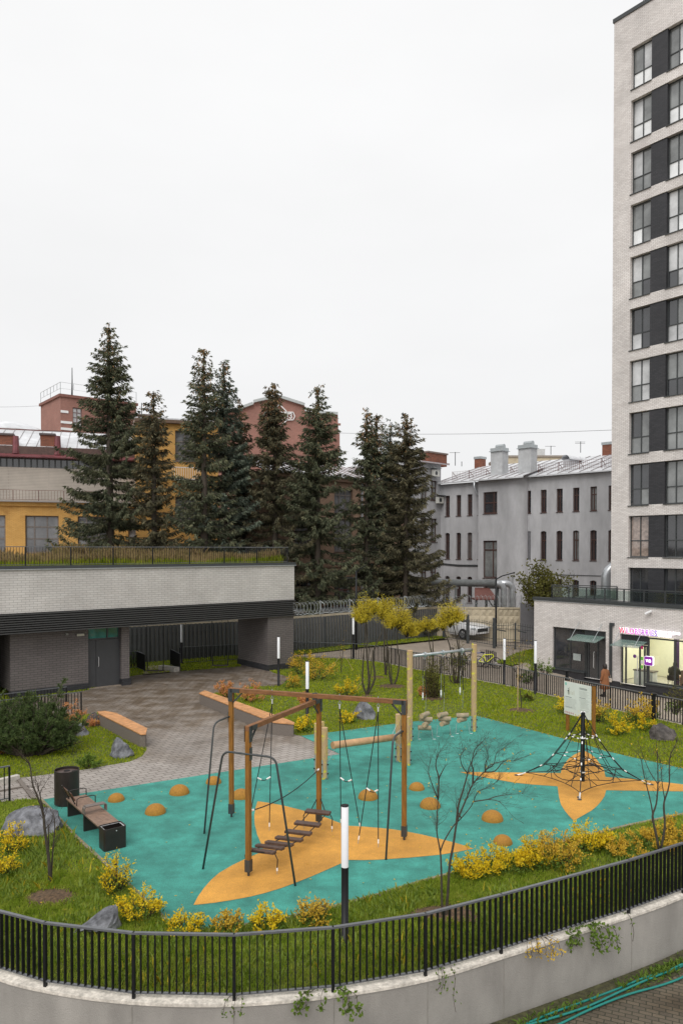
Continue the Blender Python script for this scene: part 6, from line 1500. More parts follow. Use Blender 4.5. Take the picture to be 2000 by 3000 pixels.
# dark mugo pine at the left
def pine_bush():
    c = D_(72, 1735); t = thing('mugo_pine', 'large dark green mugo pine bush at the left edge in front of the railing', 'bush', (c.x, c.y, 0)); g = np.random.default_rng(8); P, D = [], []; br = MB()
    tops = []
    for k in range(95):
        az = g.uniform(0, 2*pi); rr = sqrt(g.uniform(0, 1)); x, y = cos(az)*rr*1.85-.35, sin(az)*rr*1.35+.5; hh = 1.55*(1-.55*rr**2)*g.uniform(.75, 1.1); tops.append((x, y, hh))
    for k in range(70):
        az = g.uniform(0, 2*pi); rr = g.uniform(.6, 1.1); tops.append((cos(az)*rr*1.75-.35, sin(az)*rr*1.2+.5, g.uniform(.15, .75)))
    tops += [(.62, .9, 2.05), (.55, .8, 1.75), (-.45, .9, 1.8), (-.55, .8, 1.6), (-1.6, 1.2, 1.6)]
    for (x, y, hh) in tops:
        s = np.linspace(0, 1, 5); c_ = np.stack([x*(.25+.75*s), y*(.25+.75*s), hh*s**.8], 1); br.tube([tuple(q) for q in c_], [.035, .03, .022, .015, .01], 5, cap=False)
        for q in range(9):
            u = g.uniform(.45, 1); b = np.array([x*(.25+.75*u), y*(.25+.75*u), hh*u**.8]); d = g.normal(size=3)*[.8, .8, .5]; d[2] += .9; d /= np.linalg.norm(d); e = b+d*g.uniform(.12, .34); br.tube([tuple(b), tuple(e)], [.012, .008], 3, cap=False)
            m = 62; uu = g.uniform(.1, 1.05, m)[:, None]; P.append(b+(e-b)*uu); dd = g.normal(size=(m, 3))*.75+d*.9; D.append(dd/np.linalg.norm(dd, axis=1, keepdims=True))
    P = np.concatenate(P); D = np.concatenate(D); br.build('branches', bark, t); np_mesh('foliage', leaf_quads(P, D, g.uniform(.07, .13, len(P)), .0075), 4, pine_m, t)
pine_bush()
# ---------------------------------------------------------------- trees with stems drawn from the photograph
def bare_tree(label, stems, Y, seed, twigs=60, tl=.5, name='young_tree', cat='tree', zbase=None, leaves=0, leafmat=None, r0=.02, spread=.5, group=None, start=.35, pro=None):
    """stems: list of (pixel path, base radius)"""
    g = random.Random(seed); base = PD(stems[0][0][0][0], stems[0][0][0][1], Y); t = thing(name, label, cat, (base.x, Y, 0), group=group)
    tr, tw = MB(), MB(); tips = []
    for si, (path, r) in enumerate(stems):
        dy = g.uniform(-spread, spread)*.5; P = []
        for k, (x, y) in enumerate(path): p = PD(x, y, Y+dy*(k/max(1, len(path)-1))); P.append(p)
        if P[0].z < .25: P[0].z = -.05
        P = catmull(P, 3); m = len(P); tr.tube(P, [r*(1-.82*k/(m-1)) for k in range(m)], 6)
        for _ in range(int(twigs*len(P)/12)):
            k = g.randint(int(m*start), m-1); p = P[k]; d = (P[min(k+1, m-1)]-P[max(k-1, 0)]).normalized()+Vector((g.gauss(0, .7), g.gauss(0, .7), g.uniform(-.1, .6))); d.normalize(); L = tl*g.uniform(.3, 1)
            q = [p]; 
            for s in range(4): d = (d+Vector((g.gauss(0, .18), g.gauss(0, .18), g.gauss(.04, .15)))).normalized(); q.append(q[-1]+d*L/4)
            rr = max(.0018, r*(1-.82*k/(m-1))*.32); tw.tube(q, [rr, rr*.8, rr*.6, rr*.5, .002], 4, cap=False); tips.append(q)
            for s in range(2):
                e = q[g.randint(1, 3)]; d2 = (d+Vector((g.gauss(0, .7), g.gauss(0, .7), g.gauss(0, .4)))).normalized(); q2 = [e, e+d2*L*.25, e+d2*L*.45+Vector((0, 0, g.uniform(-.03, .04)))]; tw.tube(q2, [rr*.6, rr*.45, .0018], 3, cap=False); tips.append(q2)
    tr.build('trunk', bark_grey if r0 < .03 else bark, t, world=True, smooth=True); tw.build('branches', twig_m, t, world=True)
    if leaves:
        A = np.array([[*g.choice(q[1:])] for q in g.choices(tips, k=leaves)]); A += rng.normal(size=A.shape)*.02; np_mesh('leaves', leaf_quads(A, rdir(leaves, -.3), .05, .016), 4, leafmat or leaf_gold, t, world=True)
    return t
R7 = lambda l: [(1250+x*.2338, 2150+y*.2338) for x, y in l]
A_ = [R7([(195, 2300), (185, 1950), (180, 1700), (168, 1480), (125, 1240), (128, 1000), (138, 830), (130, 680)]), R7([(168, 1480), (215, 1350), (330, 1160), (430, 1060), (560, 900), (640, 730), (780, 670), (890, 590)]),
      R7([(235, 2300), (262, 2000), (285, 1650), (330, 1400), (370, 1130), (400, 1040), (480, 850), (575, 630), (720, 480), (800, 390), (970, 340)]), R7([(370, 1130), (395, 900), (450, 720), (510, 500), (545, 380), (620, 230)]),
      R7([(575, 630), (580, 450), (560, 380), (600, 200), (680, 120)]), R7([(138, 830), (148, 560), (110, 400), (140, 260), (180, 215)]), R7([(148, 560), (205, 450), (235, 400)]), R7([(130, 800), (70, 650), (20, 480), (45, 330)]),
      R7([(430, 1060), (380, 960), (370, 880), (395, 820)]), R7([(590, 850), (760, 825), (860, 790), (990, 770), (1190, 750)]), R7([(730, 470), (740, 350), (770, 290), (750, 190)]), R7([(720, 480), (850, 470), (960, 350), (1080, 345)]), R7([(740, 450), (840, 380), (870, 250), (1000, 160)]), R7([(510, 500), (440, 400), (420, 280), (470, 210)]), R7([(760, 825), (900, 850), (1020, 970)])]
rad = [.021, .013, .025, .02, .016, .016, .012, .012, .012, .012, .010, .014, .010, .012, .009]
bare_tree('bare young tree with two dark stems right of the nearest pole light', list(zip(A_, rad)), 12.75, 5, twigs=17, tl=.45, leaves=40, start=.55)
R6l = lambda l: [(1100+x*.574, 1850+y*.574) for x, y in l]
B_ = [R6l([(1445, 1110), (1425, 1010), (1412, 945), (1432, 880), (1440, 780), (1438, 650), (1430, 560)]), R6l([(1445, 1110), (1420, 980), (1405, 880), (1370, 740), (1355, 660), (1335, 620)]), R6l([(1455, 1110), (1475, 1000), (1470, 900), (1475, 860), (1498, 780), (1500, 650), (1530, 580), (1540, 540)]),
      R6l([(1440, 780), (1400, 720), (1370, 650), (1350, 600)]), R6l([(1475, 860), (1462, 780), (1455, 700), (1440, 620)])]
bare_tree('bare young tree with several wavy dark stems at the right edge behind the railing', list(zip(B_, [.026, .018, .024, .010, .010])), 14.75, 6, twigs=12, tl=.4, leaves=20, start=.55)
L7 = lambda l: [(x*.2976, 2000+y*.2976) for x, y in l]
C_ = [L7([(495, 2140), (490, 1900), (475, 1700), (440, 1450), (425, 1300), (380, 1150), (320, 1000), (290, 800), (215, 715)]), L7([(500, 2140), (510, 1800), (525, 1600), (540, 1400), (520, 1280)]), L7([(475, 1700), (480, 1500), (470, 1400)]),
      L7([(425, 1300), (400, 1150), (370, 1000), (350, 950)]), L7([(425, 1250), (395, 1100), (430, 1020), (480, 940)]), L7([(290, 800), (250, 770), (220, 740)]), L7([(440, 1450), (500, 1380), (520, 1300)])]
bare_tree('bare young tree on a bark-mulch circle between the big rock and the foreground railing', list(zip(C_, [.038, .024, .02, .014, .012, .010, .012])), 14.1, 7, twigs=16, tl=.38, leaves=0, start=.45)
C2p = lambda l: [(1200+x*.2551, 1700+y*.2551) for x, y in l]
E_ = [C2p([(1272, 1490), (1280, 1400), (1262, 1250), (1258, 1100), (1255, 950), (1265, 800), (1300, 700)]), C2p([(1260, 1180), (1215, 1060), (1190, 920), (1180, 780)]), C2p([(1258, 1030), (1180, 940), (1120, 850), (1100, 770)]), C2p([(1260, 1150), (1290, 1000), (1300, 880), (1330, 780)]), C2p([(1215, 1060), (1160, 960), (1150, 870)])]
bare_tree('thin bare sapling with a pale support stake on the lawn near the shop railing', list(zip(E_, [.022, .013, .011, .012, .009])), 29.4, 8, twigs=26, tl=.45, leaves=60, start=.4)
st_ = PD(1516, 2080, 29.2); tag(MB().tube([(0, 0, 0), (0, 0, 1.75)], .018, 6).build('support_stake', log_pale), 'pale thin stake beside the bare sapling on the lawn', 'stake').location = (st_.x, st_.y, 0)
def pruned_tree(label, base_px, stems, crowns, Y, seed, n=2600):
    g = np.random.default_rng(seed); b = G(*base_px); t = thing('pruned_willow', label, 'tree', tuple(b), group='yellow-crowned pruned trees'); tr, tw = MB(), MB(); P, D = [], []
    for path, r in stems:
        dy = g.uniform(-.25, .25); Pp = [b+Vector((g.uniform(-.05, .05), 0, -.05))]+[PD(x, y, b.y+dy*(k+1)/len(path)) for k, (x, y) in enumerate(path)]; Pp = catmull(Pp, 3); m = len(Pp); tr.tube(Pp, [r*1.5*(1-.7*k/(m-1)) for k in range(m)], 7)
    for (cx, cy, rp, squash) in crowns:
        dens_ = 1
        c = PD(cx, cy+4, b.y+g.uniform(-.2, .2)); R = rp*1.12/F*b.y; squash = squash*1.8; cv = np.array(c)
        for k in range(int(70*(R/.5))):
            d = g.normal(size=3); d /= np.linalg.norm(d); d[2] = abs(d[2])*1.1-.25; rr = R*g.uniform(.35, 1.28); lo = cv-np.array([0, 0, R*squash*.9]); e = cv+d*[rr, rr, rr*squash]; e[2] -= .10*R*(abs(d[0])+abs(d[1]))**2
            mid = (lo+e)/2+np.array([0, 0, R*.15]); tw.tube([tuple(lo), tuple(mid), tuple(e)], [.013, .008, .004], 3, cap=False)
            m = int(n/70); u = g.uniform(.35, 1.05, m)[:, None]; P.append(lo*(1-u)**2+mid*2*u*(1-u)+e*u*u+g.normal(size=(m, 3))*.05*R*2); dd = g.normal(size=(m, 3))*.5+d*.8; dd[:, 2] -= .35; D.append(dd/np.linalg.norm(dd, axis=1, keepdims=True))
    tr.build('trunk', bark_grey, t, world=True, smooth=True); tw.build('branches', twig_m, t, world=True); P = np.concatenate(P); D = np.concatenate(D)
    np_mesh('crown', leaf_quads(P, D, g.uniform(.06, .11, len(P)), .010), 4, leaf_willow, t, world=True)
C5p = lambda l: [(850+x*.2551, 1700+y*.2551) for x, y in l]
pruned_tree('yellow umbrella-crowned tree on four curved stems, leftmost of the pruned trees', (1076, 2036), [(C5p([(905, 1180), (885, 900), (880, 650), (865, 450)]), .045), (C5p([(830, 1180), (840, 900), (860, 650), (870, 450)]), .03), (C5p([(970, 1130), (945, 900), (965, 780), (1050, 600), (1070, 450)]), .035), (C5p([(890, 1240), (920, 1100), (930, 950), (900, 700)]), .022)], [(1066, 1781, 31, .75), (1096, 1772, 20, .7), (1058, 1795, 24, .7)], 32.4, 31)
pruned_tree('bright yellow dense-crowned tree just behind the leftmost pruned tree', (1129, 1979), [(C5p([(1090, 1000), (1078, 800), (1082, 600), (1080, 420)]), .045), (C5p([(1110, 1000), (1110, 780), (1090, 560)]), .03)], [(1122, 1775, 28, .8), (1138, 1790, 30, .75)], 37.6, 32)
pruned_tree('wide yellow-crowned tree over the mulch circle, its crown hanging low on the right', (1149, 2007), [(C5p([(1140, 1100), (1125, 850), (1105, 650), (1130, 480)]), .035), (C5p([(1215, 1150), (1250, 950), (1225, 700), (1240, 480)]), .035), (C5p([(1160, 1050), (1160, 750), (1220, 520)]), .022)], [(1168, 1800, 34, .7), (1190, 1826, 27, .8), (1147, 1816, 20, .7), (1204, 1842, 15, .8)], 34.8, 33)
pruned_tree('small tree with a drooping yellow crown in front of the dark picket fence', (1263, 1974), [(C2p([(262, 900), (235, 780), (215, 650), (190, 550)]), .03), (C2p([(265, 850), (262, 700), (255, 550)]), .028)], [(1245, 1824, 22, .5), (1225, 1832, 15, .7), (1262, 1822, 20, .6), (1216, 1848, 9, .8)], 37.9, 34, 2000)
pruned_tree('yellow-green round-crowned tree in front of the beige concrete fence', (1336, 2004), [(C2p([(500, 1080), (480, 900), (455, 740), (400, 600), (380, 480)]), .035), (C2p([(560, 1050), (558, 800), (520, 600), (490, 450)]), .035), (C2p([(575, 1000), (565, 720), (545, 560), (530, 430)]), .02)], [(1318, 1792, 34, .72), (1296, 1812, 22, .8), (1340, 1800, 20, .6)], 35.2, 35)
# small two-stem sapling with guy lines left of the pruned trees
bare_tree('small bare sapling held by thin guy lines on the lawn', [(C5p([(583, 1060), (590, 980), (600, 870), (610, 740), (630, 570)]), .02), (C5p([(583, 1060), (575, 900), (570, 760)]), .012)], G(998.6, 1971).y, 51, twigs=20, tl=.4, leaves=40)
for k, (x, y, s, lab) in enumerate(((620, 850, (725, 1045), 'thin guy line running right from the bare sapling'), (570, 880, (415, 1075), 'thin guy line running left from the bare sapling'), (850, 1130, (715, 1310), 'thin guy line left of the leftmost pruned tree'))):
    e = G(*C5p([s])[0]); a = PD(*C5p([(x, y)])[0], e.y+1.2); tag(MB().tube([(0, 0, 0), tuple(a-e)], .007, 4).build('guy_line', log_pale), lab, 'guy line').location = e
# olive tree beyond the fence in front of the grey building
def far_tree(label, px, py, Y, w, h, seed):
    c = PD(px, py, Y); t = thing('small_leafy_tree', label, 'tree', (c.x, Y, -.6)); g = np.random.default_rng(seed); br = MB(); P, D = [], []
    H0 = c.z+.6
    for k in range(26):
        az = g.uniform(0, 2*pi); rr = w*sqrt(g.uniform(.0, 1)); e = np.array([cos(az)*rr*1.15, sin(az)*rr*.7, H0+h*g.uniform(-.55, 1)*(1-.6*(rr/w)**2)]); lo = np.array([0, 0, H0*.3]); mid = (lo+e)/2+[0, 0, .4]
        br.tube([tuple(lo), tuple(mid), tuple(e)], [.05, .03, .012], 4, cap=False)
        m = 150; u = g.uniform(.45, 1.05, m)[:, None]; P.append(lo*(1-u)**2+mid*2*u*(1-u)+e*u*u+g.normal(size=(m, 3))*.22); D.append(rdir(m))
    br.tube([(0, 0, -.3), (0, 0, H0*.35)], [.12, .09], 8); br.build('trunk', bark, t); P = np.concatenate(P); np_mesh('crown', leaf_quads(P, np.concatenate(D), .20, .055), 4, leaf_green if seed == 61 else leaf_olive, t)
far_tree('loose olive-green tree beyond the fence in front of the grey building', 1590, 1712, 51.5, 1.9, 1.5, 62)
# mulch circles and loose leaves
def blob(name, c, rx, ry, seed, z=.012):
    g = random.Random(seed); P = []
    for k in range(22): a = 2*pi*k/22; q = g.uniform(.8, 1.15); P.append((c.x+cos(a)*rx*q, c.y+sin(a)*ry*q))
    m = MB(); cen = (c.x, c.y, z+.05); 
    for k in range(22): m.face([(*P[k], z-.01), (*P[(k+1) % 22], z-.01), cen])
    return tag(m.build(name, mulch_m), kind='structure')
for i, (x, y, rx, ry) in enumerate(((146, 2632, .55, .40), (1300, 2680, .75, .35), (1148, 2012, .75, .6), (1105, 1985, .5, .4), (1525, 2082, .6, .45), (1270, 2048, .55, .4), (1076, 2040, .3, .25))): blob('mulch', G(x, y), rx, ry, 70+i, .02)
# ---------------------------------------------------------------- grass (real blades), denser near the camera
def excl(x, y, polys):
    m = np.zeros(x.shape, bool)
    for P in polys: m |= inpoly(x, y, P)
    return m
INN = [(p.x, p.y) for p in inner]; SL = [(p.x, p.y) for p in offs(FN, -.9)] + [(p.x, p.y) for p in offs(FN, -.14)][::-1]
EX = [[(p.x, p.y) for p in TEAL], [(p.x, p.y) for p in PAVE]]
def fence_dist(x, y):
    d = np.full(x.shape, 1e9); P = offs(FN, -.12)
    for a, b in zip(P[:-1], P[1:]):
        vx, vy = b.x-a.x, b.y-a.y; t_ = np.clip(((x-a.x)*vx+(y-a.y)*vy)/(vx*vx+vy*vy), 0, 1); d = np.minimum(d, np.hypot(x-a.x-vx*t_, y-a.y-vy*t_))
    return d
mul_c = [(G(x, y), rx*.85, ry*.85) for x, y, rx, ry in ((146, 2632, .55, .40), (1300, 2680, .75, .35), (1148, 2012, .75, .6), (1525, 2082, .6, .45), (1270, 2048, .55, .4))]
def patchy(x, y, s, seed):
    g = np.random.default_rng(seed); v = np.zeros(x.shape)
    for k in range(6): a = g.uniform(0, 2*pi); f_ = s*g.uniform(.5, 2.2); v += np.sin((x*cos(a)+y*sin(a))*f_+g.uniform(0, 6))
    return v/6
def grass(name, label, y0, y1, dens, hmin, hmax, wd, mat_, seed, filt=None, zf=None, inside=None, xr=None):
    g = np.random.default_rng(seed); X = xr or (-.5*y1-1, .5*y1+1); n = int((X[1]-X[0])*(y1-y0)*dens); x = g.uniform(*X, n); y = g.uniform(y0, y1, n)
    k = np.abs(x) < .475*y+1.0
    k &= (inpoly(x, y, INN) | inpoly(x, y, SL)) & ~excl(x, y, EX) if inside is None else inside(x, y)
    for c, rx, ry in mul_c: k &= ((x-c.x)/rx)**2+((y-c.y)/ry)**2 > g.uniform(.5, 1.1, n)
    if filt is not None: k &= filt(x, y)
    x, y = x[k], y[k]; n = len(x)
    if zf is None: d = fence_dist(x, y); z = -.2*np.clip(1-d/.78, 0, 1)
    else: z = zf(x, y)
    P = np.stack([x, y, z], 1); ht = g.uniform(hmin, hmax, n)*(1+.45*patchy(x, y, 1.5, 3)); az = g.uniform(0, 2*pi, n); ln = g.uniform(.15, .85, n)*ht; S = np.stack([np.cos(az+pi/2), np.sin(az+pi/2), np.zeros(n)], 1)*(g.uniform(.7, 1.3, n)*wd)[:, None]
    mid = P+np.stack([np.cos(az)*ln*.35, np.sin(az)*ln*.35, ht*.65], 1); tip = P+np.stack([np.cos(az)*ln, np.sin(az)*ln, ht], 1)
    V = np.stack([P-S, P+S, mid+S*.7, tip, mid-S*.7], 1); o = np_mesh(name, V.reshape(-1, 3), 5, mat_); return tag(o, label, 'grass', kind='stuff')
grass('grass', 'rough grass on the near strip and left lawn behind the railing', 10.2, 14.5, 2300, .03, .10, .006, grass_near, 1)
grass('grass', 'grass on the left lawn around the big rock and bare tree', 14.5, 19.5, 1100, .03, .075, .008, grass_near, 2)
grass('grass', 'short grass of the bed with pine bush and of the lawn edge', 19.5, 28, 480, .03, .07, .012, grass_mid, 3)
grass('grass', 'short grass on the far lawn up to the shop railing', 28, 50, 240, .03, .075, .018, grass_mid, 4)
grass('weeds', 'broad-leaved weeds and longer grass between the foreground railing and the rubber surface', 10.2, 16.5, 260, .05, .16, .016, leaf_weed, 5, filt=lambda x, y: patchy(x, y, 2.2, 9) > -.05)
grass('weeds', 'yellowed weeds scattered in the near grass', 10.2, 17, 30, .06, .20, .010, leaf_willow, 6, filt=lambda x, y: patchy(x, y, 2.0, 14) > .05)
grass('grass', 'grass strip in front of the dark picket fence', 38, 56, 160, .05, .14, .02, grass_mid, 7, inside=lambda x, y: inpoly(x, y, tf_patch), zf=lambda x, y: np.full(x.shape, -.02))
rpl = [(p.x, p.y) for p in rp]
grass('grass', 'grass patch beside the gate fence and the bicycles', 40, 52, 220, .05, .16, .02, grass_mid, 8, inside=lambda x, y: inpoly(x, y, rpl), zf=lambda x, y: np.array([zout(a, b) for a, b in zip(x, y)])+.0)
# roof meadow
o_, ang_, zt_, loc_, XL_, dep_ = PV
def roof_grass(name, label, dens, hmin, hmax, wd, mat_, seed, yr, filt=None):
    g = np.random.default_rng(seed); n = int(-XL_*(yr[1]-yr[0])*dens); x = g.uniform(XL_+6, -.3, n); y = g.uniform(*yr, n); k = np.ones(n, bool) if filt is None else filt(x, y); x, y = x[k], y[k]; n = len(x)
    c, s = cos(ang_), sin(ang_); wx, wy = o_[0]+c*x-s*y, o_[1]+s*x+c*y; P = np.stack([wx, wy, np.full(n, zt_+.04)], 1); fac = 1.0
    ht = g.uniform(hmin, hmax, n)*(1+.5*patchy(x*1.0, y, 1.1, 5)); az = g.uniform(0, 2*pi, n); ln = ht*g.uniform(.05, .45, n); S = np.stack([np.cos(az+pi/2), np.sin(az+pi/2), np.zeros(n)], 1)*wd
    mid = P+np.stack([np.cos(az)*ln*.35, np.sin(az)*ln*.35, ht*.65], 1); tip = P+np.stack([np.cos(az)*ln, np.sin(az)*ln, ht], 1)
    return tag(np_mesh(name, np.stack([P-S, P+S, mid+S*.8, tip, mid-S*.8], 1).reshape(-1, 3), 5, mat_), label, 'grass', kind='stuff')
roof_grass('roof_grass', 'green grass along the front of the planted roof', 130, .18, .42, .016, grass_mid, 21, (.3, 2.2))
roof_grass('roof_grass', 'tall dry brown grass on the planted roof', 110, .35, .72, .014, grass_dry, 22, (.8, 4.5))
roof_grass('roof_grass', 'tallest dry grass clump at the back of the planted roof', 120, .6, 1.05, .014, grass_dry, 23, (3, 4.5), lambda x, y: (np.abs(x+7) < 3.4+1.5*patchy(x, y, 1, 8)))
# climbers hanging over the coping
for i, (px, py, L, w, lab) in enumerate(((1318, 2855, .95, .10, 'thin ivy strand hanging down the retaining wall, nearest the camera'), (1842, 2690, .55, .07, 'short ivy strand hanging down the wall at the right'), (1720, 2725, .30, .42, 'leafy ivy clump over the coping right of centre'), (1590, 2765, .16, .30, 'small reddish creeper on the coping'), (960, 2920, .18, .45, 'green creeper spilling over the coping in the middle'), (700, 2938, .10, .2, 'tiny creeper on the coping by a railing post'), (1290, 2850, .22, .16, 'ivy tuft where the strand starts on the coping'))):
    b = G(px, py, -.2); g = np.random.default_rng(80+i); t = thing('creeper', lab, 'climbing plant', tuple(b)); m = MB(); P = []
    for k in range(8 if w > .25 else (3 if w > .12 else 1)):
        x = g.uniform(-w/2, w/2)*2; l = L*g.uniform(.5, 1); q = [Vector((x*.6, .15, .03)), Vector((x, -.05, .05)), Vector((x*1.05, -.17, -.02)), Vector((x*1.1+g.uniform(-.03, .03), -.18, -l*.5)), Vector((x*1.1+g.uniform(-.05, .05), -.17, -l))]
        q = catmull(q, 4); m.tube(q, .004, 4)
        A = np.array([tuple(v) for v in q]); A = A[g.integers(0, len(A), int((10+50*w+16*L)*(1 if i == 2 else .6)))]; P.append(A+g.normal(size=A.shape)*[.035, .02, .03])
    P = np.concatenate(P); m.build('stem', twig_m, t); np_mesh('leaves', leaf_quads(P, rdir(len(P), -.3), .075 if i in (2, 4) else .05, .026 if i in (2, 4) else .016), 4, leaf_green if i != 3 else leaf_gold, t)
# weeds along the foot of the wall
so_ = offs(FNs, .35); g = np.random.default_rng(91); P = []; D = []
for k in range(900):
    i = g.integers(0, len(so_)-1); p = so_[i].lerp(so_[i+1], g.random())
    if p.x < .5 or g.random() < .5*(1+sin(p.x*3.1)): continue
    P.append(np.array([[p.x, p.y, -1.23]])+g.normal(size=(9, 3))*[.07, .07, .015]); dd = rdir(9, 1.0); D.append(dd)
tag(np_mesh('weeds', leaf_quads(np.concatenate(P), np.concatenate(D), .11, .018), 4, leaf_green), 'weeds growing along the foot of the retaining wall', 'weeds', kind='stuff')
# ================================================================ rocks
def rock(label, px, py, wpx, hpx, seed, mat=rock_m, depth=.7, top_bias=0, pts=None, sink=.1):
    c = G(px, py); sc = c.y/F; w, h = wpx*sc, hpx*sc*1.02; g = random.Random(seed); bm = bmesh.new()
    P = pts or [(cos(2*pi*k/9+g.uniform(-.25, .25))*g.uniform(.8, 1), sin(2*pi*k/9)*g.uniform(.8, 1), g.uniform(-.1, .3)) for k in range(9)] + [(g.uniform(-.6, .6)+top_bias*.3, g.uniform(-.5, .5), g.uniform(.6, .85)) for k in range(4)] + [(top_bias, g.uniform(-.2, .2), 1.0), (top_bias+.18, .2, .93)]
    vs = [bm.verts.new((x*w/2, y*w*depth/2, z*h-sink*h)) for x, y, z in P]; r = bmesh.ops.convex_hull(bm, input=vs)
    bmesh.ops.delete(bm, geom=[v for v in bm.verts if not v.link_faces], context='VERTS')
    bmesh.ops.triangulate(bm, faces=bm.faces[:]); bmesh.ops.subdivide_edges(bm, edges=bm.edges[:], cuts=3, use_grid_fill=True); bmesh.ops.triangulate(bm, faces=bm.faces[:])
    from mathutils import noise
    for v in bm.verts:
        n = noise.fractal(v.co*3.2/w+Vector((seed, 0, 0)), .9, 2.1, 4); v.co += v.co.normalized()*n*w*.055; v.co.z += noise.noise(v.co*9+Vector((0, seed, 0)))*.012
    me = bpy.data.meshes.new('rock'); bm.to_mesh(me); bm.free(); o = link_mesh('rock', me, mat); o.location = (c.x, c.y+w*depth*.35, 0); return tag(o, label, 'rock', 'landscape rocks')
rock('big grey rock at the left edge behind the yellow bushes', 70, 2452, 190, 80, 3, depth=.75, pts=[(-1, -.5, .0), (-1, .4, .1), (-.8, .1, .55), (-.3, .3, .92), (.0, .1, 1.0), (.35, .3, .88), (.8, .2, .75), (1, -.2, .5), (1, .4, .1), (.9, -.7, .05), (.2, -.9, .2), (-.4, -.9, .15), (-.1, -.5, .72), (.5, -.5, .6), (-.6, -.6, .35)])
rock('pointed grey rock slab rising behind the foreground railing on the left', 270, 2742, 140, 80, 5, top_bias=.85, pts=[(-1, -.4, .05), (-1, .4, .0), (-.2, -.8, .35), (.1, .8, .3), (.6, -.8, .3), (1, -.3, .1), (1, .5, .0), (.3, .1, .85), (.95, .0, 1.0), (.8, .25, .95), (.2, -.3, .7), (1.0, -.2, .55), (-.6, 0, .3)])
rock('grey pyramid-shaped rock on the lawn right of the white pole', 1066, 2110, 72, 60, 7, pts=[(-1, -.5, 0), (-.95, .3, .3), (-.6, -.7, .35), (-.45, .1, .85), (-.15, .2, 1), (.2, .2, .95), (.6, .1, .7), (.95, -.1, .4), (1, .5, .1), (.8, -.7, .05), (.1, -.9, .1), (-.1, -.5, .7), (.4, -.4, .6)])
rock('jagged grey rock in the grass beside the short bench', 352, 2222, 84, 62, 9, top_bias=-.35)
rock('flat grey rock slab leaning beside the pine bush', 224, 2158, 74, 42, 12, top_bias=.1, depth=.5)
rock('dark rock with a pale top at the upper end of the short bench', 265, 2130, 58, 46, 14, rock_dark, top_bias=.2)
rock('dark brown rounded rock on the lawn near the right edge', 1948, 2172, 80, 50, 15, rock_dark, depth=.8, pts=[(-1, -.4, 0), (-.95, .2, .5), (-.6, .2, .95), (-.1, .2, 1), (.4, .2, .85), (.9, .1, .65), (1, -.2, .4), (.9, .6, 0), (.5, -.9, .1), (-.5, -.9, .15), (-.5, -.6, .7), (.3, -.6, .65)])
# ================================================================ hoses
hose_m = M('hose_teal', (.01, .20, .17), .4, var=.1)
def hose(label, d, seed, z=-1.21):
    g = random.Random(seed); P = []; b0 = catmull(FN, 4)
    o = offs(b0, d)
    for i, p in enumerate(o):
        if p.x < -.5: continue
        P.append(Vector((p.x+.04*sin(i*1.3+seed), p.y+.05*sin(i*.9+seed*2), z+.012*sin(i*2.1+seed))))
    tag(MB().tube(catmull(P, 3), .019, 8).build('garden_hose', hose_m, smooth=True), label, 'hose', 'garden hoses along the wall')
hose('teal garden hose lying closest to the retaining wall foot', .36, 1); hose('teal garden hose in the middle of the bundle along the wall', .43, 2.6, -1.19); hose('teal garden hose lying farthest from the wall, at the paving edge', .60, 4.1)
# ================================================================ pipes, street lamp, canopy
def pipes():
    a = PD(1215, 1701, 58); b = PD(1450, 1710, 57); r = .27
    t = thing('heating_pipe', 'thick grey overhead heating pipe on steel supports, bending down in bright foil', 'pipe', tuple(b))
    a = Vector((a.x-6, a.y+1.5, b.z+.15)); MB().tube([a, b], r, 16).build('old_pipe', pipe_dark, t, world=True, smooth=True)
    for k, (dx, dy) in enumerate(((0, 0), (.62, .25))):
        c = b+Vector((dx*.2, dy, 0)); pts = [c]+[c+Vector((.1+dx+.55*sin(q), 0, -.55*(1-cos(q)))) for q in np.linspace(0, pi/2, 7)]; e = pts[-1]; pts.append(Vector((e.x, e.y, -.8)))
        MB().tube(pts, r*.92, 14).build('foil_elbow', pipe_m, t, world=True, smooth=True)
    for px in (1300, 1424):
        p = PD(px, 1710, 57.4); m = MB(); m.bar((p.x, p.y, -.8), (p.x, p.y, b.z-.2), .16, .16); m.bar((p.x+.9, p.y, -.8), (p.x+.9, p.y, b.z-.4), .14, .14); m.bar((p.x, p.y, b.z-1.0), (p.x+.9, p.y, b.z-2.4), .08, .08); m.bar((p.x-.2, p.y, b.z-.35), (p.x+1.1, p.y, b.z-.35), .12, .12); m.build('support', pipe_dark, t, world=True)
    a, b = PD(690, 1800, 51.3), PD(1042, 1788, 54.5); t = thing('low_pipe', 'silver foil pipe running low behind the razor wire', 'pipe', tuple(a)); MB().tube([Vector((a.x, a.y, 1.95)), Vector((b.x, b.y, 1.95))], .2, 14).build('pipe_shell', pipe_m, t, world=True, smooth=True)
    for k in range(3): p = a.lerp(b, .2+.3*k); MB().bar((p.x, p.y, -.5), (p.x, p.y, 1.8), .12, .12).build('support', pipe_dark, t, world=True)
    c = PD(1775, 1680, 50); t = thing('foil_pipe_bend', 'silver foil pipe elbow appearing beside the tower above the terrace', 'pipe', tuple(c)); pts = [Vector((c.x, c.y, -.5)), Vector((c.x, c.y, c.z-.3))]+[Vector((c.x+.75*(1-cos(q)), c.y, c.z-.3+.75*sin(q))) for q in np.linspace(.15, pi/2, 7)]+[Vector((c.x+3, c.y, c.z+.45))]
    MB().tube(pts, .33, 16).build('pipe_shell', pipe_m, t, world=True, smooth=True)
pipes()
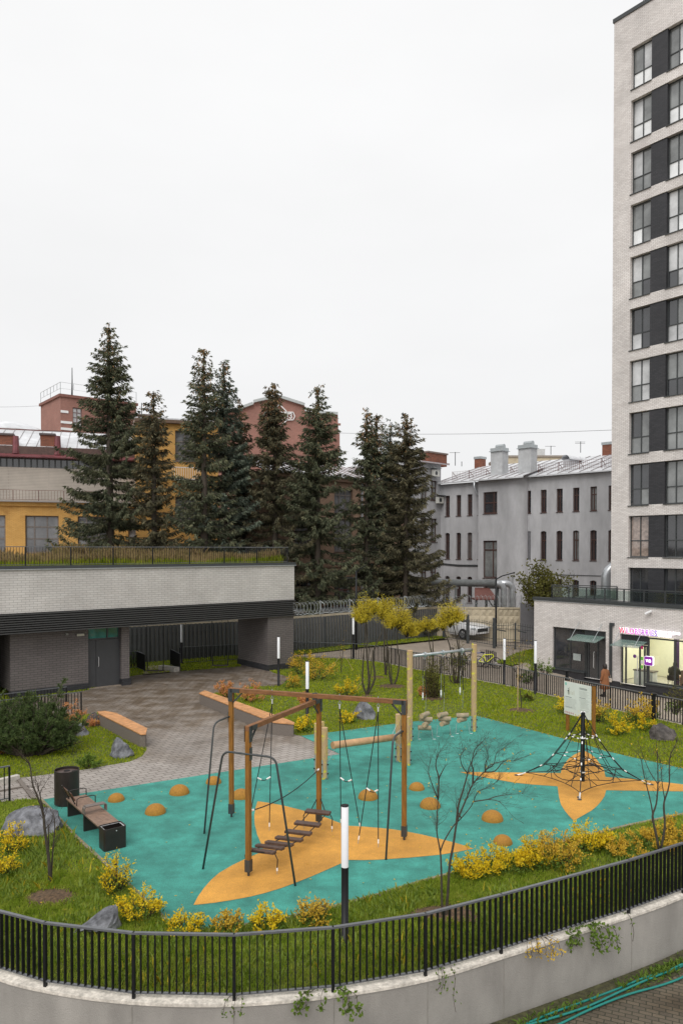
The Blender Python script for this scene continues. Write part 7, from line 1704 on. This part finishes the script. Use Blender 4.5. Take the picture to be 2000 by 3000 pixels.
def street_lamp(label, px, py_base, Y, z0, ztop, arm):
    p = PD(px, py_base, Y); t = thing('street_lamp', label, 'street lamp', (p.x, Y, z0)); h = ztop-z0
    MB().tube([(0, 0, -.1), (0, 0, h)], [.075, .06], 12).build('pole', black_metal, t, smooth=True); m = MB(); m.tube([(0, 0, h-.12), (arm*.4, -.1, h+.1)], .04, 8); m.build('arm', black_metal, t); m = MB(); m.obox(Vector((arm*.8, -.2, h+.22)), Vector((arm*.45, -.1, .13)), Vector((0, .10, 0)), Vector((0, 0, .03))); m.build('lamp_head', black_metal, t)
p_ = ray(1452, 1700); street_lamp('black street lamp pole rising from the gate fence with a tilted head', 1452, 1890, 50.9, -.25, ZAT(1452, 1692, 50.9), .95)
street_lamp('black street lamp pole behind the leftmost yellow pruned tree', 1043, 1905, 47.5, 0, ZAT(1043, 1672, 47.5), .5)
a, b = PD(1384, 1737, 56.3), PD(1450, 1737, 56.3); m = MB(); t = thing('rusty_canopy', 'small rusty roofed steel structure behind the razor wire by the grey building', 'canopy', (a.x, a.y, -.6))
m.face([(0, -.8, a.z+.2), (b.x-a.x, -.8, a.z+.2), (b.x-a.x-.3, .8, a.z+.95), (.3, .8, a.z+.95)]); m.box(0, b.x-a.x, -.82, .82, a.z+.1, a.z+.19); m.build('roof', rust, t)
for x in (.15, b.x-a.x-.15): MB().box(x-.07, x+.07, -.7, -.56, 0, a.z+.1).build('post', dark_gray_metal, t)
MB().box(.6, b.x-a.x-.5, .3, .9, 0, a.z-.6).build('back_panel', rust, t)
# overhead cables
def cable(label, p0, p1, sag, r=.018): tag(MB().tube([Vector(p0).lerp(Vector(p1), k/14)-Vector((0, 0, sag*4*(k/14)*(1-k/14)))-Vector(p0) for k in range(15)], r, 4).build('overhead_cable', dark_gray_metal), label, 'cable').location = p0
cable('long thin overhead cable in the sky between the spruces and the tower', PD(985, 1268, 85), PD(1830, 1258, 62), .25)
cable('faint cable entering from the left to the red brick tower', PD(-60, 1191, 90), PD(122, 1188, 100), .1)
def antenna(label, px, py0, py1, Y, arms=2):
    a, b = PD(px, py0, Y), PD(px, py1, Y); t = MB(); t.tube([(0, 0, 0), (0, 0, b.z-a.z)], .035, 5)
    for k in range(arms): t.bar((-.55, 0, (b.z-a.z)*(.95-.12*k)), (.45, 0, (b.z-a.z)*(.95-.12*k)), .03, .03)
    tag(t.build('antenna', dark_gray_metal), label, 'antenna').location = a
antenna('thin rooftop antenna between the grey wing and the first brick chimney', 1333, 1364, 1324, 72, 1); antenna('short rusty rooftop stub pole beside the left antenna', 1352, 1366, 1352, 72, 0); antenna('dark rooftop antenna over the middle of the tin roof', 1613, 1332, 1306, 72, 1); antenna('pale thin aerial rightmost on the tin roof', 1700, 1326, 1293, 75, 2); antenna('thin rusty pole on the chimney of the yellow brick block', 415, 1235, 1180, 62, 0)
# ================================================================ white car behind the gate fence
def car():
    c = G(1385, 1874, -.16); h = radians(-50); t = thing('white_car', 'white hatchback car parked behind the gate fence', 'car', (c.x-.95, c.y+2.0, -.15), h); t.scale = (1.22, 1.18, 1.18)
    paint = M('car_paint_white', (.74, .75, .77), .22, var=.02, coat=.6); glass = M('car_glass', (.012, .014, .016), .06, var=.1, spec=.9); trim = M('car_trim_black', (.015, .015, .016), .5)
    # stations along x: (x, half width, z sill, z belt, z top, half width top)
    S = [(-2.08, .60, .45, .80, .86, .50), (-2.0, .80, .30, .88, .98, .62), (-1.6, .87, .24, .93, 1.34, .60), (-1.1, .89, .22, .93, 1.46, .62), (-.4, .90, .22, .92, 1.50, .63), (.2, .90, .22, .91, 1.47, .62), (.62, .90, .22, .90, 1.28, .62), (1.15, .89, .22, .89, .98, .72), (1.6, .87, .24, .84, .90, .68), (1.95, .80, .28, .72, .80, .62), (2.12, .62, .34, .62, .68, .50)]
    m = MB(); n = 10; rings = []
    for (x, w, zs, zb, zt, wt) in S: rings.append([(x, -w*.92, zs), (x, -w, (zs+zb)/2), (x, -w*.97, zb), (x, -wt, zt-.05 if zt-zb > .2 else zt-.015), (x, -wt*.5, zt), (x, wt*.5, zt), (x, wt, zt-.05 if zt-zb > .2 else zt-.015), (x, w*.97, zb), (x, w, (zs+zb)/2), (x, w*.92, zs)])
    vs = [p for r in rings for p in r]; fs = []
    for i in range(len(S)-1):
        for k in range(n): k2 = (k+1) % n; fs.append((i*n+k, (i+1)*n+k, (i+1)*n+k2, i*n+k2))
    fs.append(tuple(range(n))); fs.append(tuple((len(S)-1)*n+k for k in range(n))[::-1]); m.add(vs, fs); b = m.build('body', paint, t, smooth=True, bevel=.015)
    def lerp(a, b_, s): return tuple(a[q]+(b_[q]-a[q])*s for q in range(3))
    for side in (0, 1):
        k0, k1 = (2, 3) if side == 0 else (7, 6); g = MB(); o = -.012 if side == 0 else .012
        for (i, j, s0, s1) in ((2, 4, .1, 1), (4, 6, .03, .9)):
            for q in range(i, j):
                a, b_ = rings[q], rings[q+1]; p = [lerp(a[k0], a[k1], .10), lerp(b_[k0], b_[k1], .10), lerp(b_[k0], b_[k1], .88), lerp(a[k0], a[k1], .88)]; g.face([(v[0], v[1]+o, v[2]+.004) for v in p])
        g.build('side_window', glass, t)
    g = MB(); a, b_ = rings[5], rings[7]; w0, w1 = .58, .68
    q = [(.28, -w0, 1.445), (.28, w0, 1.445), (.66, w0+.02, 1.285), (.66, -w0-.02, 1.285)]; g.face(q); g.face([(.66, -w0-.02, 1.285), (.66, w0+.02, 1.285), (1.12, w1, 1.005), (1.12, -w1, 1.005)]); g.build('windscreen', glass, t)
    MB().obox(Vector((2.09, 0, .56)), Vector((.035, 0, 0)), Vector((0, .48, 0)), Vector((0, 0, .11))).build('grille', trim, t); MB().obox(Vector((2.06, 0, .36)), Vector((.05, 0, 0)), Vector((0, .62, 0)), Vector((0, 0, .05))).build('lower_grille', trim, t)
    MB().obox(Vector((2.135, 0, .40)), Vector((.01, 0, 0)), Vector((0, .26, 0)), Vector((0, 0, .055))).build('number_plate', white_paint, t)
    for s in (-1, 1):
        MB().obox(Vector((1.95, s*.64, .68)), Vector((.11, -s*.06, 0)), Vector((.05*s, .13, 0)), Vector((0, 0, .05))).build('headlight', M('headlight', (.35, .38, .4), .1, spec=.9, var=.1), t, bevel=.02)
        MB().obox(Vector((.62, s*1.0, .95)), Vector((.07, 0, 0)), Vector((0, .09, 0)), Vector((0, 0, .06))).build('wing_mirror', paint, t, bevel=.02)
        for x in (-1.32, 1.32):
            w = MB(); w.lathe((0, 0, 0), [(.20, -.10), (.31, -.10), (.325, -.06), (.325, .06), (.31, .10), (.20, .10)], 28); ty = w.build('tyre', M('tyre', (.012, .012, .012), .8), None, smooth=False); wh = thing('x', None, None); bpy.data.objects.remove(wh)
            ty.parent = t; ty.name = 'wheel'; ty.location = (x, s*.82, .32); ty.rotation_euler = (pi/2, 0, 0)
            rm = MB(); rm.lathe((0, 0, 0), [(.21, -.085), (.19, -.02), (.001, -.02)], 20); rm.lathe((0, 0, 0), [(.21, .085), (.19, .02), (.001, .02)], 20)
            for k in range(5): a_ = 2*pi*k/5; rm.bar((0, 0, -s*.0+.06), (.2*cos(a_), .2*sin(a_), .07), .05, .03); rm.bar((0, 0, -.06), (.2*cos(a_), .2*sin(a_), -.07), .05, .03)
            rm.build('rim', M('rim_grey', (.3, .3, .31), .35, metal=.5), ty)
car()
# ================================================================ bicycles and rack
def bicycle(label, loc, rz, lean, frame_col, k):
    t = thing('bicycle', label, 'bicycle', loc, rz, 'bicycles in the rack'); t.rotation_euler = (lean, 0, rz); fm = M('bike_frame_%s' % 'abcd'[k], frame_col, .35, coat=.4, var=.05); R = .33
    def W(x): return Vector((x, 0, R))
    for x in (-.52, .52):
        q = [W(x)+Vector((R*cos(a), 0, R*sin(a))) for a in np.linspace(0, 2*pi, 29)]; w = MB().tube(q, .024, 6, cap=False).build('wheel', M('bike_tyre', (.012, .012, .012), .8), t); s = MB()
        for k_ in range(12): a = pi*k_/6; s.tube([W(x), W(x)+Vector((R*.96*cos(a), 0, R*.96*sin(a)))], .0035, 3)
        s.tube([W(x)-Vector((0, .04, 0)), W(x)+Vector((0, .04, 0))], .025, 6); s.build('spokes', steel, w)
    bb, st, hd, hb = Vector((-.08, 0, .29)), Vector((-.22, 0, .78)), Vector((.36, 0, .84)), Vector((.40, 0, .68)); m = MB()
    for a, b in ((bb, st), (st*.93+hd*.0+Vector((0, 0, .03)), hd), (bb, hb), (bb, W(-.52)), (st*.9+Vector((0, 0, .05)), W(-.52)), (hd, hb)): m.tube([a, b], .024, 6)
    m.build('frame', fm, t); MB().tube([hd+Vector((-.02, 0, .06)), hb, W(.52)], .02, 6).build('fork', black_metal, t)
    MB().tube([Vector((.30, -.30, .98)), Vector((.36, -.1, 1.0)), Vector((.36, .1, 1.0)), Vector((.30, .30, .98))], .015, 6).build('handlebar', black_metal, t)
    s = MB(); s.tube([st, st+Vector((-.03, 0, .12))], .014, 6); s.obox(st+Vector((-.04, 0, .14)), Vector((.13, 0, 0)), Vector((0, .055, 0)), Vector((0, 0, .022))); s.build('saddle', black_metal, t); MB().cyl((-.08, -.04, .29), (-.08, .04, .29), .09, 14).build('crank', black_metal, t)
for k, (px, py, rz, ln, colr, lab) in enumerate(((1338, 1938, -.9, .12, (.05, .05, .06), 'dark bicycle farthest left in the rack'), (1372, 1940, -1.0, .2, (.08, .09, .16), 'dark blue bicycle second from the left in the rack'), (1398, 1946, -.8, -.1, (.03, .05, .25), 'blue bicycle next to the yellow one'), (1428, 1950, -.55, .15, (.75, .80, .02), 'neon yellow bicycle at the right end of the rack'))):
    p = Gout(px, py+6); bicycle(lab, (p.x, p.y, p.z), rz, ln, colr, k)
p, q = Gout(1425, 1946), Gout(1452, 1954); t = thing('bicycle_rack', 'dark green bicycle rack of vertical hoops right of the neon yellow bicycle', 'bicycle rack', tuple(p)); d = (q-p)
for k in range(6): b = d*(k/5)+Vector((0, 0, 0)); MB().tube([b, b+Vector((0, 0, .85)), b+Vector((.05, .35, .85)), b+Vector((.05, .35, 0))], .025, 6).build('hoop', black_metal, t)
MB().bar(Vector((0, 0, .1)), d+Vector((0, 0, .1)), .05, .04).build('base_rail', black_metal, t)
# ================================================================ people
def skin_obj(name, chains, mat, parent, sub=2):
    """chains: list of [(point, radius), ...]; a chain may start on an existing point"""
    me = bpy.data.meshes.new(name); vs, es, rs, idx = [], [], [], {}
    def vid(p, r):
        k = tuple(round(c, 4) for c in p)
        if k not in idx: idx[k] = len(vs); vs.append(k); rs.append(r)
        return idx[k]
    for ch in chains:
        ids = [vid(p, r) for p, r in ch]; es += [(a, b) for a, b in zip(ids[:-1], ids[1:]) if a != b]
    me.from_pydata(vs, es, []); o = link_mesh(name, me, mat, parent); md = o.modifiers.new('skin', 'SKIN'); md.use_smooth_shade = True
    for i, r in enumerate(rs): o.data.skin_vertices[0].data[i].radius = (r, r) if not isinstance(r, tuple) else r
    o.data.skin_vertices[0].data[0].use_root = True; s = o.modifiers.new('sub', 'SUBSURF'); s.levels = sub; s.render_levels = sub; return o
skin_m = M('skin', (.50, .29, .21), .55, var=.05)
def loft(mb, rings, n=18):
    """rings: (cx, cy, z, rx, ry)"""
    b = len(mb.v)
    for cx, cy, z, rx, ry in rings:
        for k in range(n): a = 2*pi*k/n; mb.v.append((cx+rx*cos(a), cy+ry*sin(a), z))
    for i in range(len(rings)-1):
        for k in range(n): k2 = (k+1) % n; mb.f.append((b+i*n+k, b+i*n+k2, b+(i+1)*n+k2, b+(i+1)*n+k)); mb.m.append(0)
    mb.f.append(tuple(b+k for k in range(n))[::-1]); mb.m.append(0); mb.f.append(tuple(b+(len(rings)-1)*n+k for k in range(n))); mb.m.append(0)
def hand_chains(w, d, up, s):
    """palm, four unequal curled fingers and a thumb; w wrist, d pointing direction"""
    w = Vector(w); d = Vector(d).normalized(); sd = d.cross(Vector(up)).normalized()*s; pn = w+d*.075; C = [[(tuple(w), .026), (tuple(w+d*.04), (.036)), (tuple(pn), .034)]]
    cur = sd.cross(d)*s
    for k, l in enumerate((.062, .072, .068, .052)):
        b = pn+sd*(.030-.02*k); C.append([(tuple(pn), .034), (tuple(b+d*.012), .0095), (tuple(b+d*l*.5+cur*.006), .0088), (tuple(b+d*l*.85+cur*.022), .008), (tuple(b+d*l+cur*.04), .007)])
    tb = w+d*.04; C.append([(tuple(tb), .036), (tuple(tb+sd*.035+d*.015), .011), (tuple(tb+sd*.05+d*.045), .0095), (tuple(tb+sd*.048+d*.07+cur*.01), .008)]); return C
def walker():
    c = PD(1771, 2040, 39.4); t = thing('person', 'person with dark hair in a brown coat standing before the shop with a white handbag', 'person', (c.x, c.y, zout(c.x, c.y)-.01), radians(35)); zg = zout(c.x, c.y)-.01
    # local: faces +y (towards the shop), back to the camera; standing, left arm bent to hold the bag
    ch = [[((0, 0, .98), .13), ((0, .0, 1.15), .12), ((0, 0, 1.35), .14), ((0, .0, 1.47), .055), ((0, .02, 1.52), .05), ((0, .03, 1.60), .085), ((0, .035, 1.68), .075)],
          [((0, 0, .98), .13), ((-.09, 0, .90), .095), ((-.10, .01, .50), .06), ((-.10, -.02, .10), .042), ((-.10, .0, .05), .04), ((-.11, .15, .035), .032)], [((0, 0, .98), .13), ((.09, 0, .90), .095), ((.10, .06, .50), .06), ((.10, .06, .10), .042), ((.10, .08, .05), .04), ((.11, .23, .035), .032)],
          [((0, 0, 1.35), .14), ((-.18, 0, 1.38), .06), ((-.24, -.02, 1.12), .045), ((-.25, .06, .88), .034), ((-.25, .07, .86), .026)], [((0, 0, 1.35), .14), ((.18, 0, 1.38), .06), ((.27, -.03, 1.13), .045), ((.23, .16, 1.08), .034), ((.22, .18, 1.08), .026)]]
    ch += hand_chains((-.25, .07, .86), (0, .1, -1), (0, 1, 0), 1) + hand_chains((.22, .18, 1.08), (-.1, 1, -.05), (0, 0, 1), -1)
    body = skin_obj('body', ch, skin_m, t)
    coat = M('coat_brown', (.25, .10, .04), .85, var=.2, scale=9, bump=.3); m = MB()
    loft(m, [(0, .02, .42, .27, .22), (0, .02, .43, .285, .235), (0, .01, .70, .255, .205), (0, 0, .98, .215, .165), (0, 0, 1.15, .205, .155), (0, 0, 1.33, .225, .15), (0, 0, 1.42, .18, .115), (0, .01, 1.49, .09, .075), (0, .01, 1.52, .088, .075)], 24)
    m.tube([(-.16, 0, 1.38), (-.215, -.01, 1.30), (-.25, -.02, 1.12), (-.258, .03, .95), (-.255, .06, .87)], [.085, .085, .072, .062, .06], 12); m.tube([(.16, 0, 1.38), (.215, -.01, 1.30), (.28, -.03, 1.13), (.25, .08, 1.09), (.225, .16, 1.08)], [.085, .085, .074, .062, .06], 12)
    m.build('coat', coat, t, smooth=True)
    m = MB(); loft(m, [(0, -.01, 1.47, .10, .07), (0, -.01, 1.52, .115, .10), (0, .005, 1.62, .112, .12), (0, .01, 1.70, .095, .11), (0, .015, 1.745, .05, .06)], 18); m.build('hair', M('hair_dark', (.018, .012, .010), .6, var=.3, scale=30), t, smooth=True)
    m = MB(); 
    for s in (-1, 1): m.tube([(s*.10, .0 if s < 0 else .07, .02), (s*.10, .0 if s < 0 else .07, .28)], [.062, .058], 10); m.obox(Vector((s*.105, .08 if s < 0 else .15, .045)), Vector((.048, 0, 0)), Vector((0, .12, 0)), Vector((0, 0, .042)))
    m.build('boots', M('boots_black', (.015, .013, .012), .5), t)
    f = MB()
    for s in (-1, 1): f.lathe((s*.032, .115, 1.625), [(.001, -.009), (.011, 0), (.001, .009)], 8)
    f.build('eyes', M('eye_dark', (.03, .02, .02), .3), t)
    bp = Matrix.Rotation(radians(35), 4, 'Z') @ Vector((.30, -.06, .86)); g = thing('handbag', 'small white handbag hanging from the arm of the person in brown', 'bag', (c.x+bp.x, c.y+bp.y, zg+bp.z), radians(35)); MB().box(-.05, .05, -.12, .12, -.1, .10).build('bag_body', M('bag_cream', (.62, .55, .48), .5), g, bevel=.02); MB().tube([(0, -.09, .09), (0, -.06, .22), (0, 0, .27), (0, .06, .22), (0, .09, .09)], .009, 6).build('bag_strap', M('strap_cream', (.5, .42, .36), .5), g)
walker()
def sitter():
    o = SO; ang = atan2(DT[1], DT[0]); s, z = FAC(*Z5(1020, 1500), o, DT); W = Matrix.Translation((o[0], o[1], 0)) @ Matrix.Rotation(ang, 4, 'Z') @ Vector((s+.35, 1.1, -1.2)); t = thing('person', 'person in a dark olive coat sitting inside the lit shop window, back turned', 'person', tuple(W), ang)
    ch = [[((0, 0, .62), .14), ((0, 0, .85), .13), ((.01, .0, 1.05), .15), ((.03, .0, 1.17), .06), ((.05, .02, 1.22), .05), ((.07, .03, 1.30), .085), ((.075, .035, 1.38), .075)], [((0, 0, .62), .14), ((-.10, .05, .60), .10), ((-.12, .48, .58), .07), ((-.12, .50, .12), .045), ((-.12, .60, .05), .035)], [((0, 0, .62), .14), ((.10, .05, .60), .10), ((.14, .48, .58), .07), ((.14, .50, .12), .045), ((.14, .60, .05), .035)],
          [((.01, 0, 1.05), .15), ((-.19, 0, 1.06), .06), ((-.26, .05, .82), .05), ((-.12, .25, .76), .035)], [((.01, 0, 1.05), .15), ((.22, 0, 1.05), .06), ((.30, .05, .82), .05), ((.20, .27, .76), .035)]] + hand_chains((-.12, .25, .76), (.4, .8, -.3), (0, 0, 1), 1) + hand_chains((.20, .27, .76), (-.4, .8, -.3), (0, 0, 1), -1)
    skin_obj('body', ch, skin_m, t); m = MB(); loft(m, [(0, 0, .52, .27, .21), (0, 0, .60, .27, .22), (0, 0, .82, .23, .18), (.01, 0, 1.02, .25, .16), (.02, 0, 1.12, .19, .12), (.04, .01, 1.20, .10, .09)], 20); m.tube([(-.17, 0, 1.07), (-.24, .02, .98), (-.28, .05, .82), (-.14, .24, .77)], [.09, .085, .075, .06], 10); m.tube([(.19, 0, 1.06), (.27, .02, .98), (.32, .05, .82), (.21, .25, .77)], [.09, .085, .075, .06], 10)
    m.build('coat', M('coat_olive', (.035, .032, .02), .85, var=.2), t, smooth=True); m = MB(); loft(m, [(.06, .0, 1.22, .09, .085), (.07, .01, 1.33, .105, .115), (.075, .02, 1.40, .09, .105), (.08, .02, 1.445, .045, .055)], 16); m.build('hair', bpy.data.materials['hair_dark'], t, smooth=True)
    f = MB(); 
    for q in (-1, 1): f.lathe((.07+q*.032, .115, 1.32), [(.001, -.009), (.011, 0), (.001, .009)], 8)
    f.build('eyes', bpy.data.materials['eye_dark'], t)
    m = MB().box(-.12, .12, .44, .62, 0, .10); m.build('shoes', bpy.data.materials['boots_black'], t)
    ch_ = thing('chair', 'dark chair under the seated person in the shop', 'chair', tuple(W), ang); MB().box(-.22, .22, -.2, .24, .42, .46).build('seat', bench_metal, ch_); MB().box(-.22, .22, -.28, -.24, .46, .70).build('backrest', bench_metal, ch_)
    for x in (-.2, .2):
        for y in (-.2, .22): MB().cyl((x, y, 0), (x, y, .42), .015, 6).build('leg', bench_metal, ch_)
    s2, _ = FAC(*Z5(1200, 1500), o, DT); W2 = Matrix.Translation((o[0], o[1], 0)) @ Matrix.Rotation(ang, 4, 'Z') @ Vector((s2+.5, 1.5, -1.2)); a = thing('chair', 'empty dark armchair beside the seated person in the shop', 'chair', tuple(W2), ang)
    MB().box(-.28, .28, -.28, .28, .28, .45).build('seat', slat_wood, a, bevel=.03); MB().box(-.28, .28, -.34, -.24, .3, 1.0).build('backrest', slat_wood, a, bevel=.03)
    for x in (-.24, .24): MB().box(x-.03, x+.03, -.25, .25, -.02, .28).build('leg', bench_metal, a)
sitter()
# fallen leaves at the edge of the rubber surface and on it
g = np.random.default_rng(55); P = []
edge = [TEAL[i] for i in range(3, 12)]
for a, b in zip(edge[:-1], edge[1:]):
    n = int((b-a).length*26); u = g.random(n)[:, None]; A = np.array([tuple(a)])+(np.array([tuple(b-a)]))*u+g.normal(size=(n, 3))*[.10, .12, 0]; A[:, 2] = .03; P.append(A)
n = 260; A = np.stack([g.uniform(-7, 9, n), g.uniform(13, 27, n), np.full(n, .024)], 1); A = A[inpoly(A[:, 0], A[:, 1], TEAL)]; P.append(A); n = 700; A = np.stack([g.uniform(-8, 14, n), g.uniform(11, 34, n), np.full(n, .06)], 1); A = A[inpoly(A[:, 0], A[:, 1], INN) & ~excl(A[:, 0], A[:, 1], EX)]; P.append(A)
P = np.concatenate(P); dd = rdir(len(P)); dd[:, 2] *= .15; dd /= np.linalg.norm(dd, axis=1, keepdims=True)
S = np.cross(dd, [0, 0, 1.0]); V = np.stack([P, P+dd*.03+S*.018, P+dd*.06, P+dd*.03-S*.018], 1).reshape(-1, 3)
tag(np_mesh('fallen_leaves', V, 4, leaf_gold), 'small fallen autumn leaves along the grass edge and on the rubber surface', 'leaves', kind='stuff')
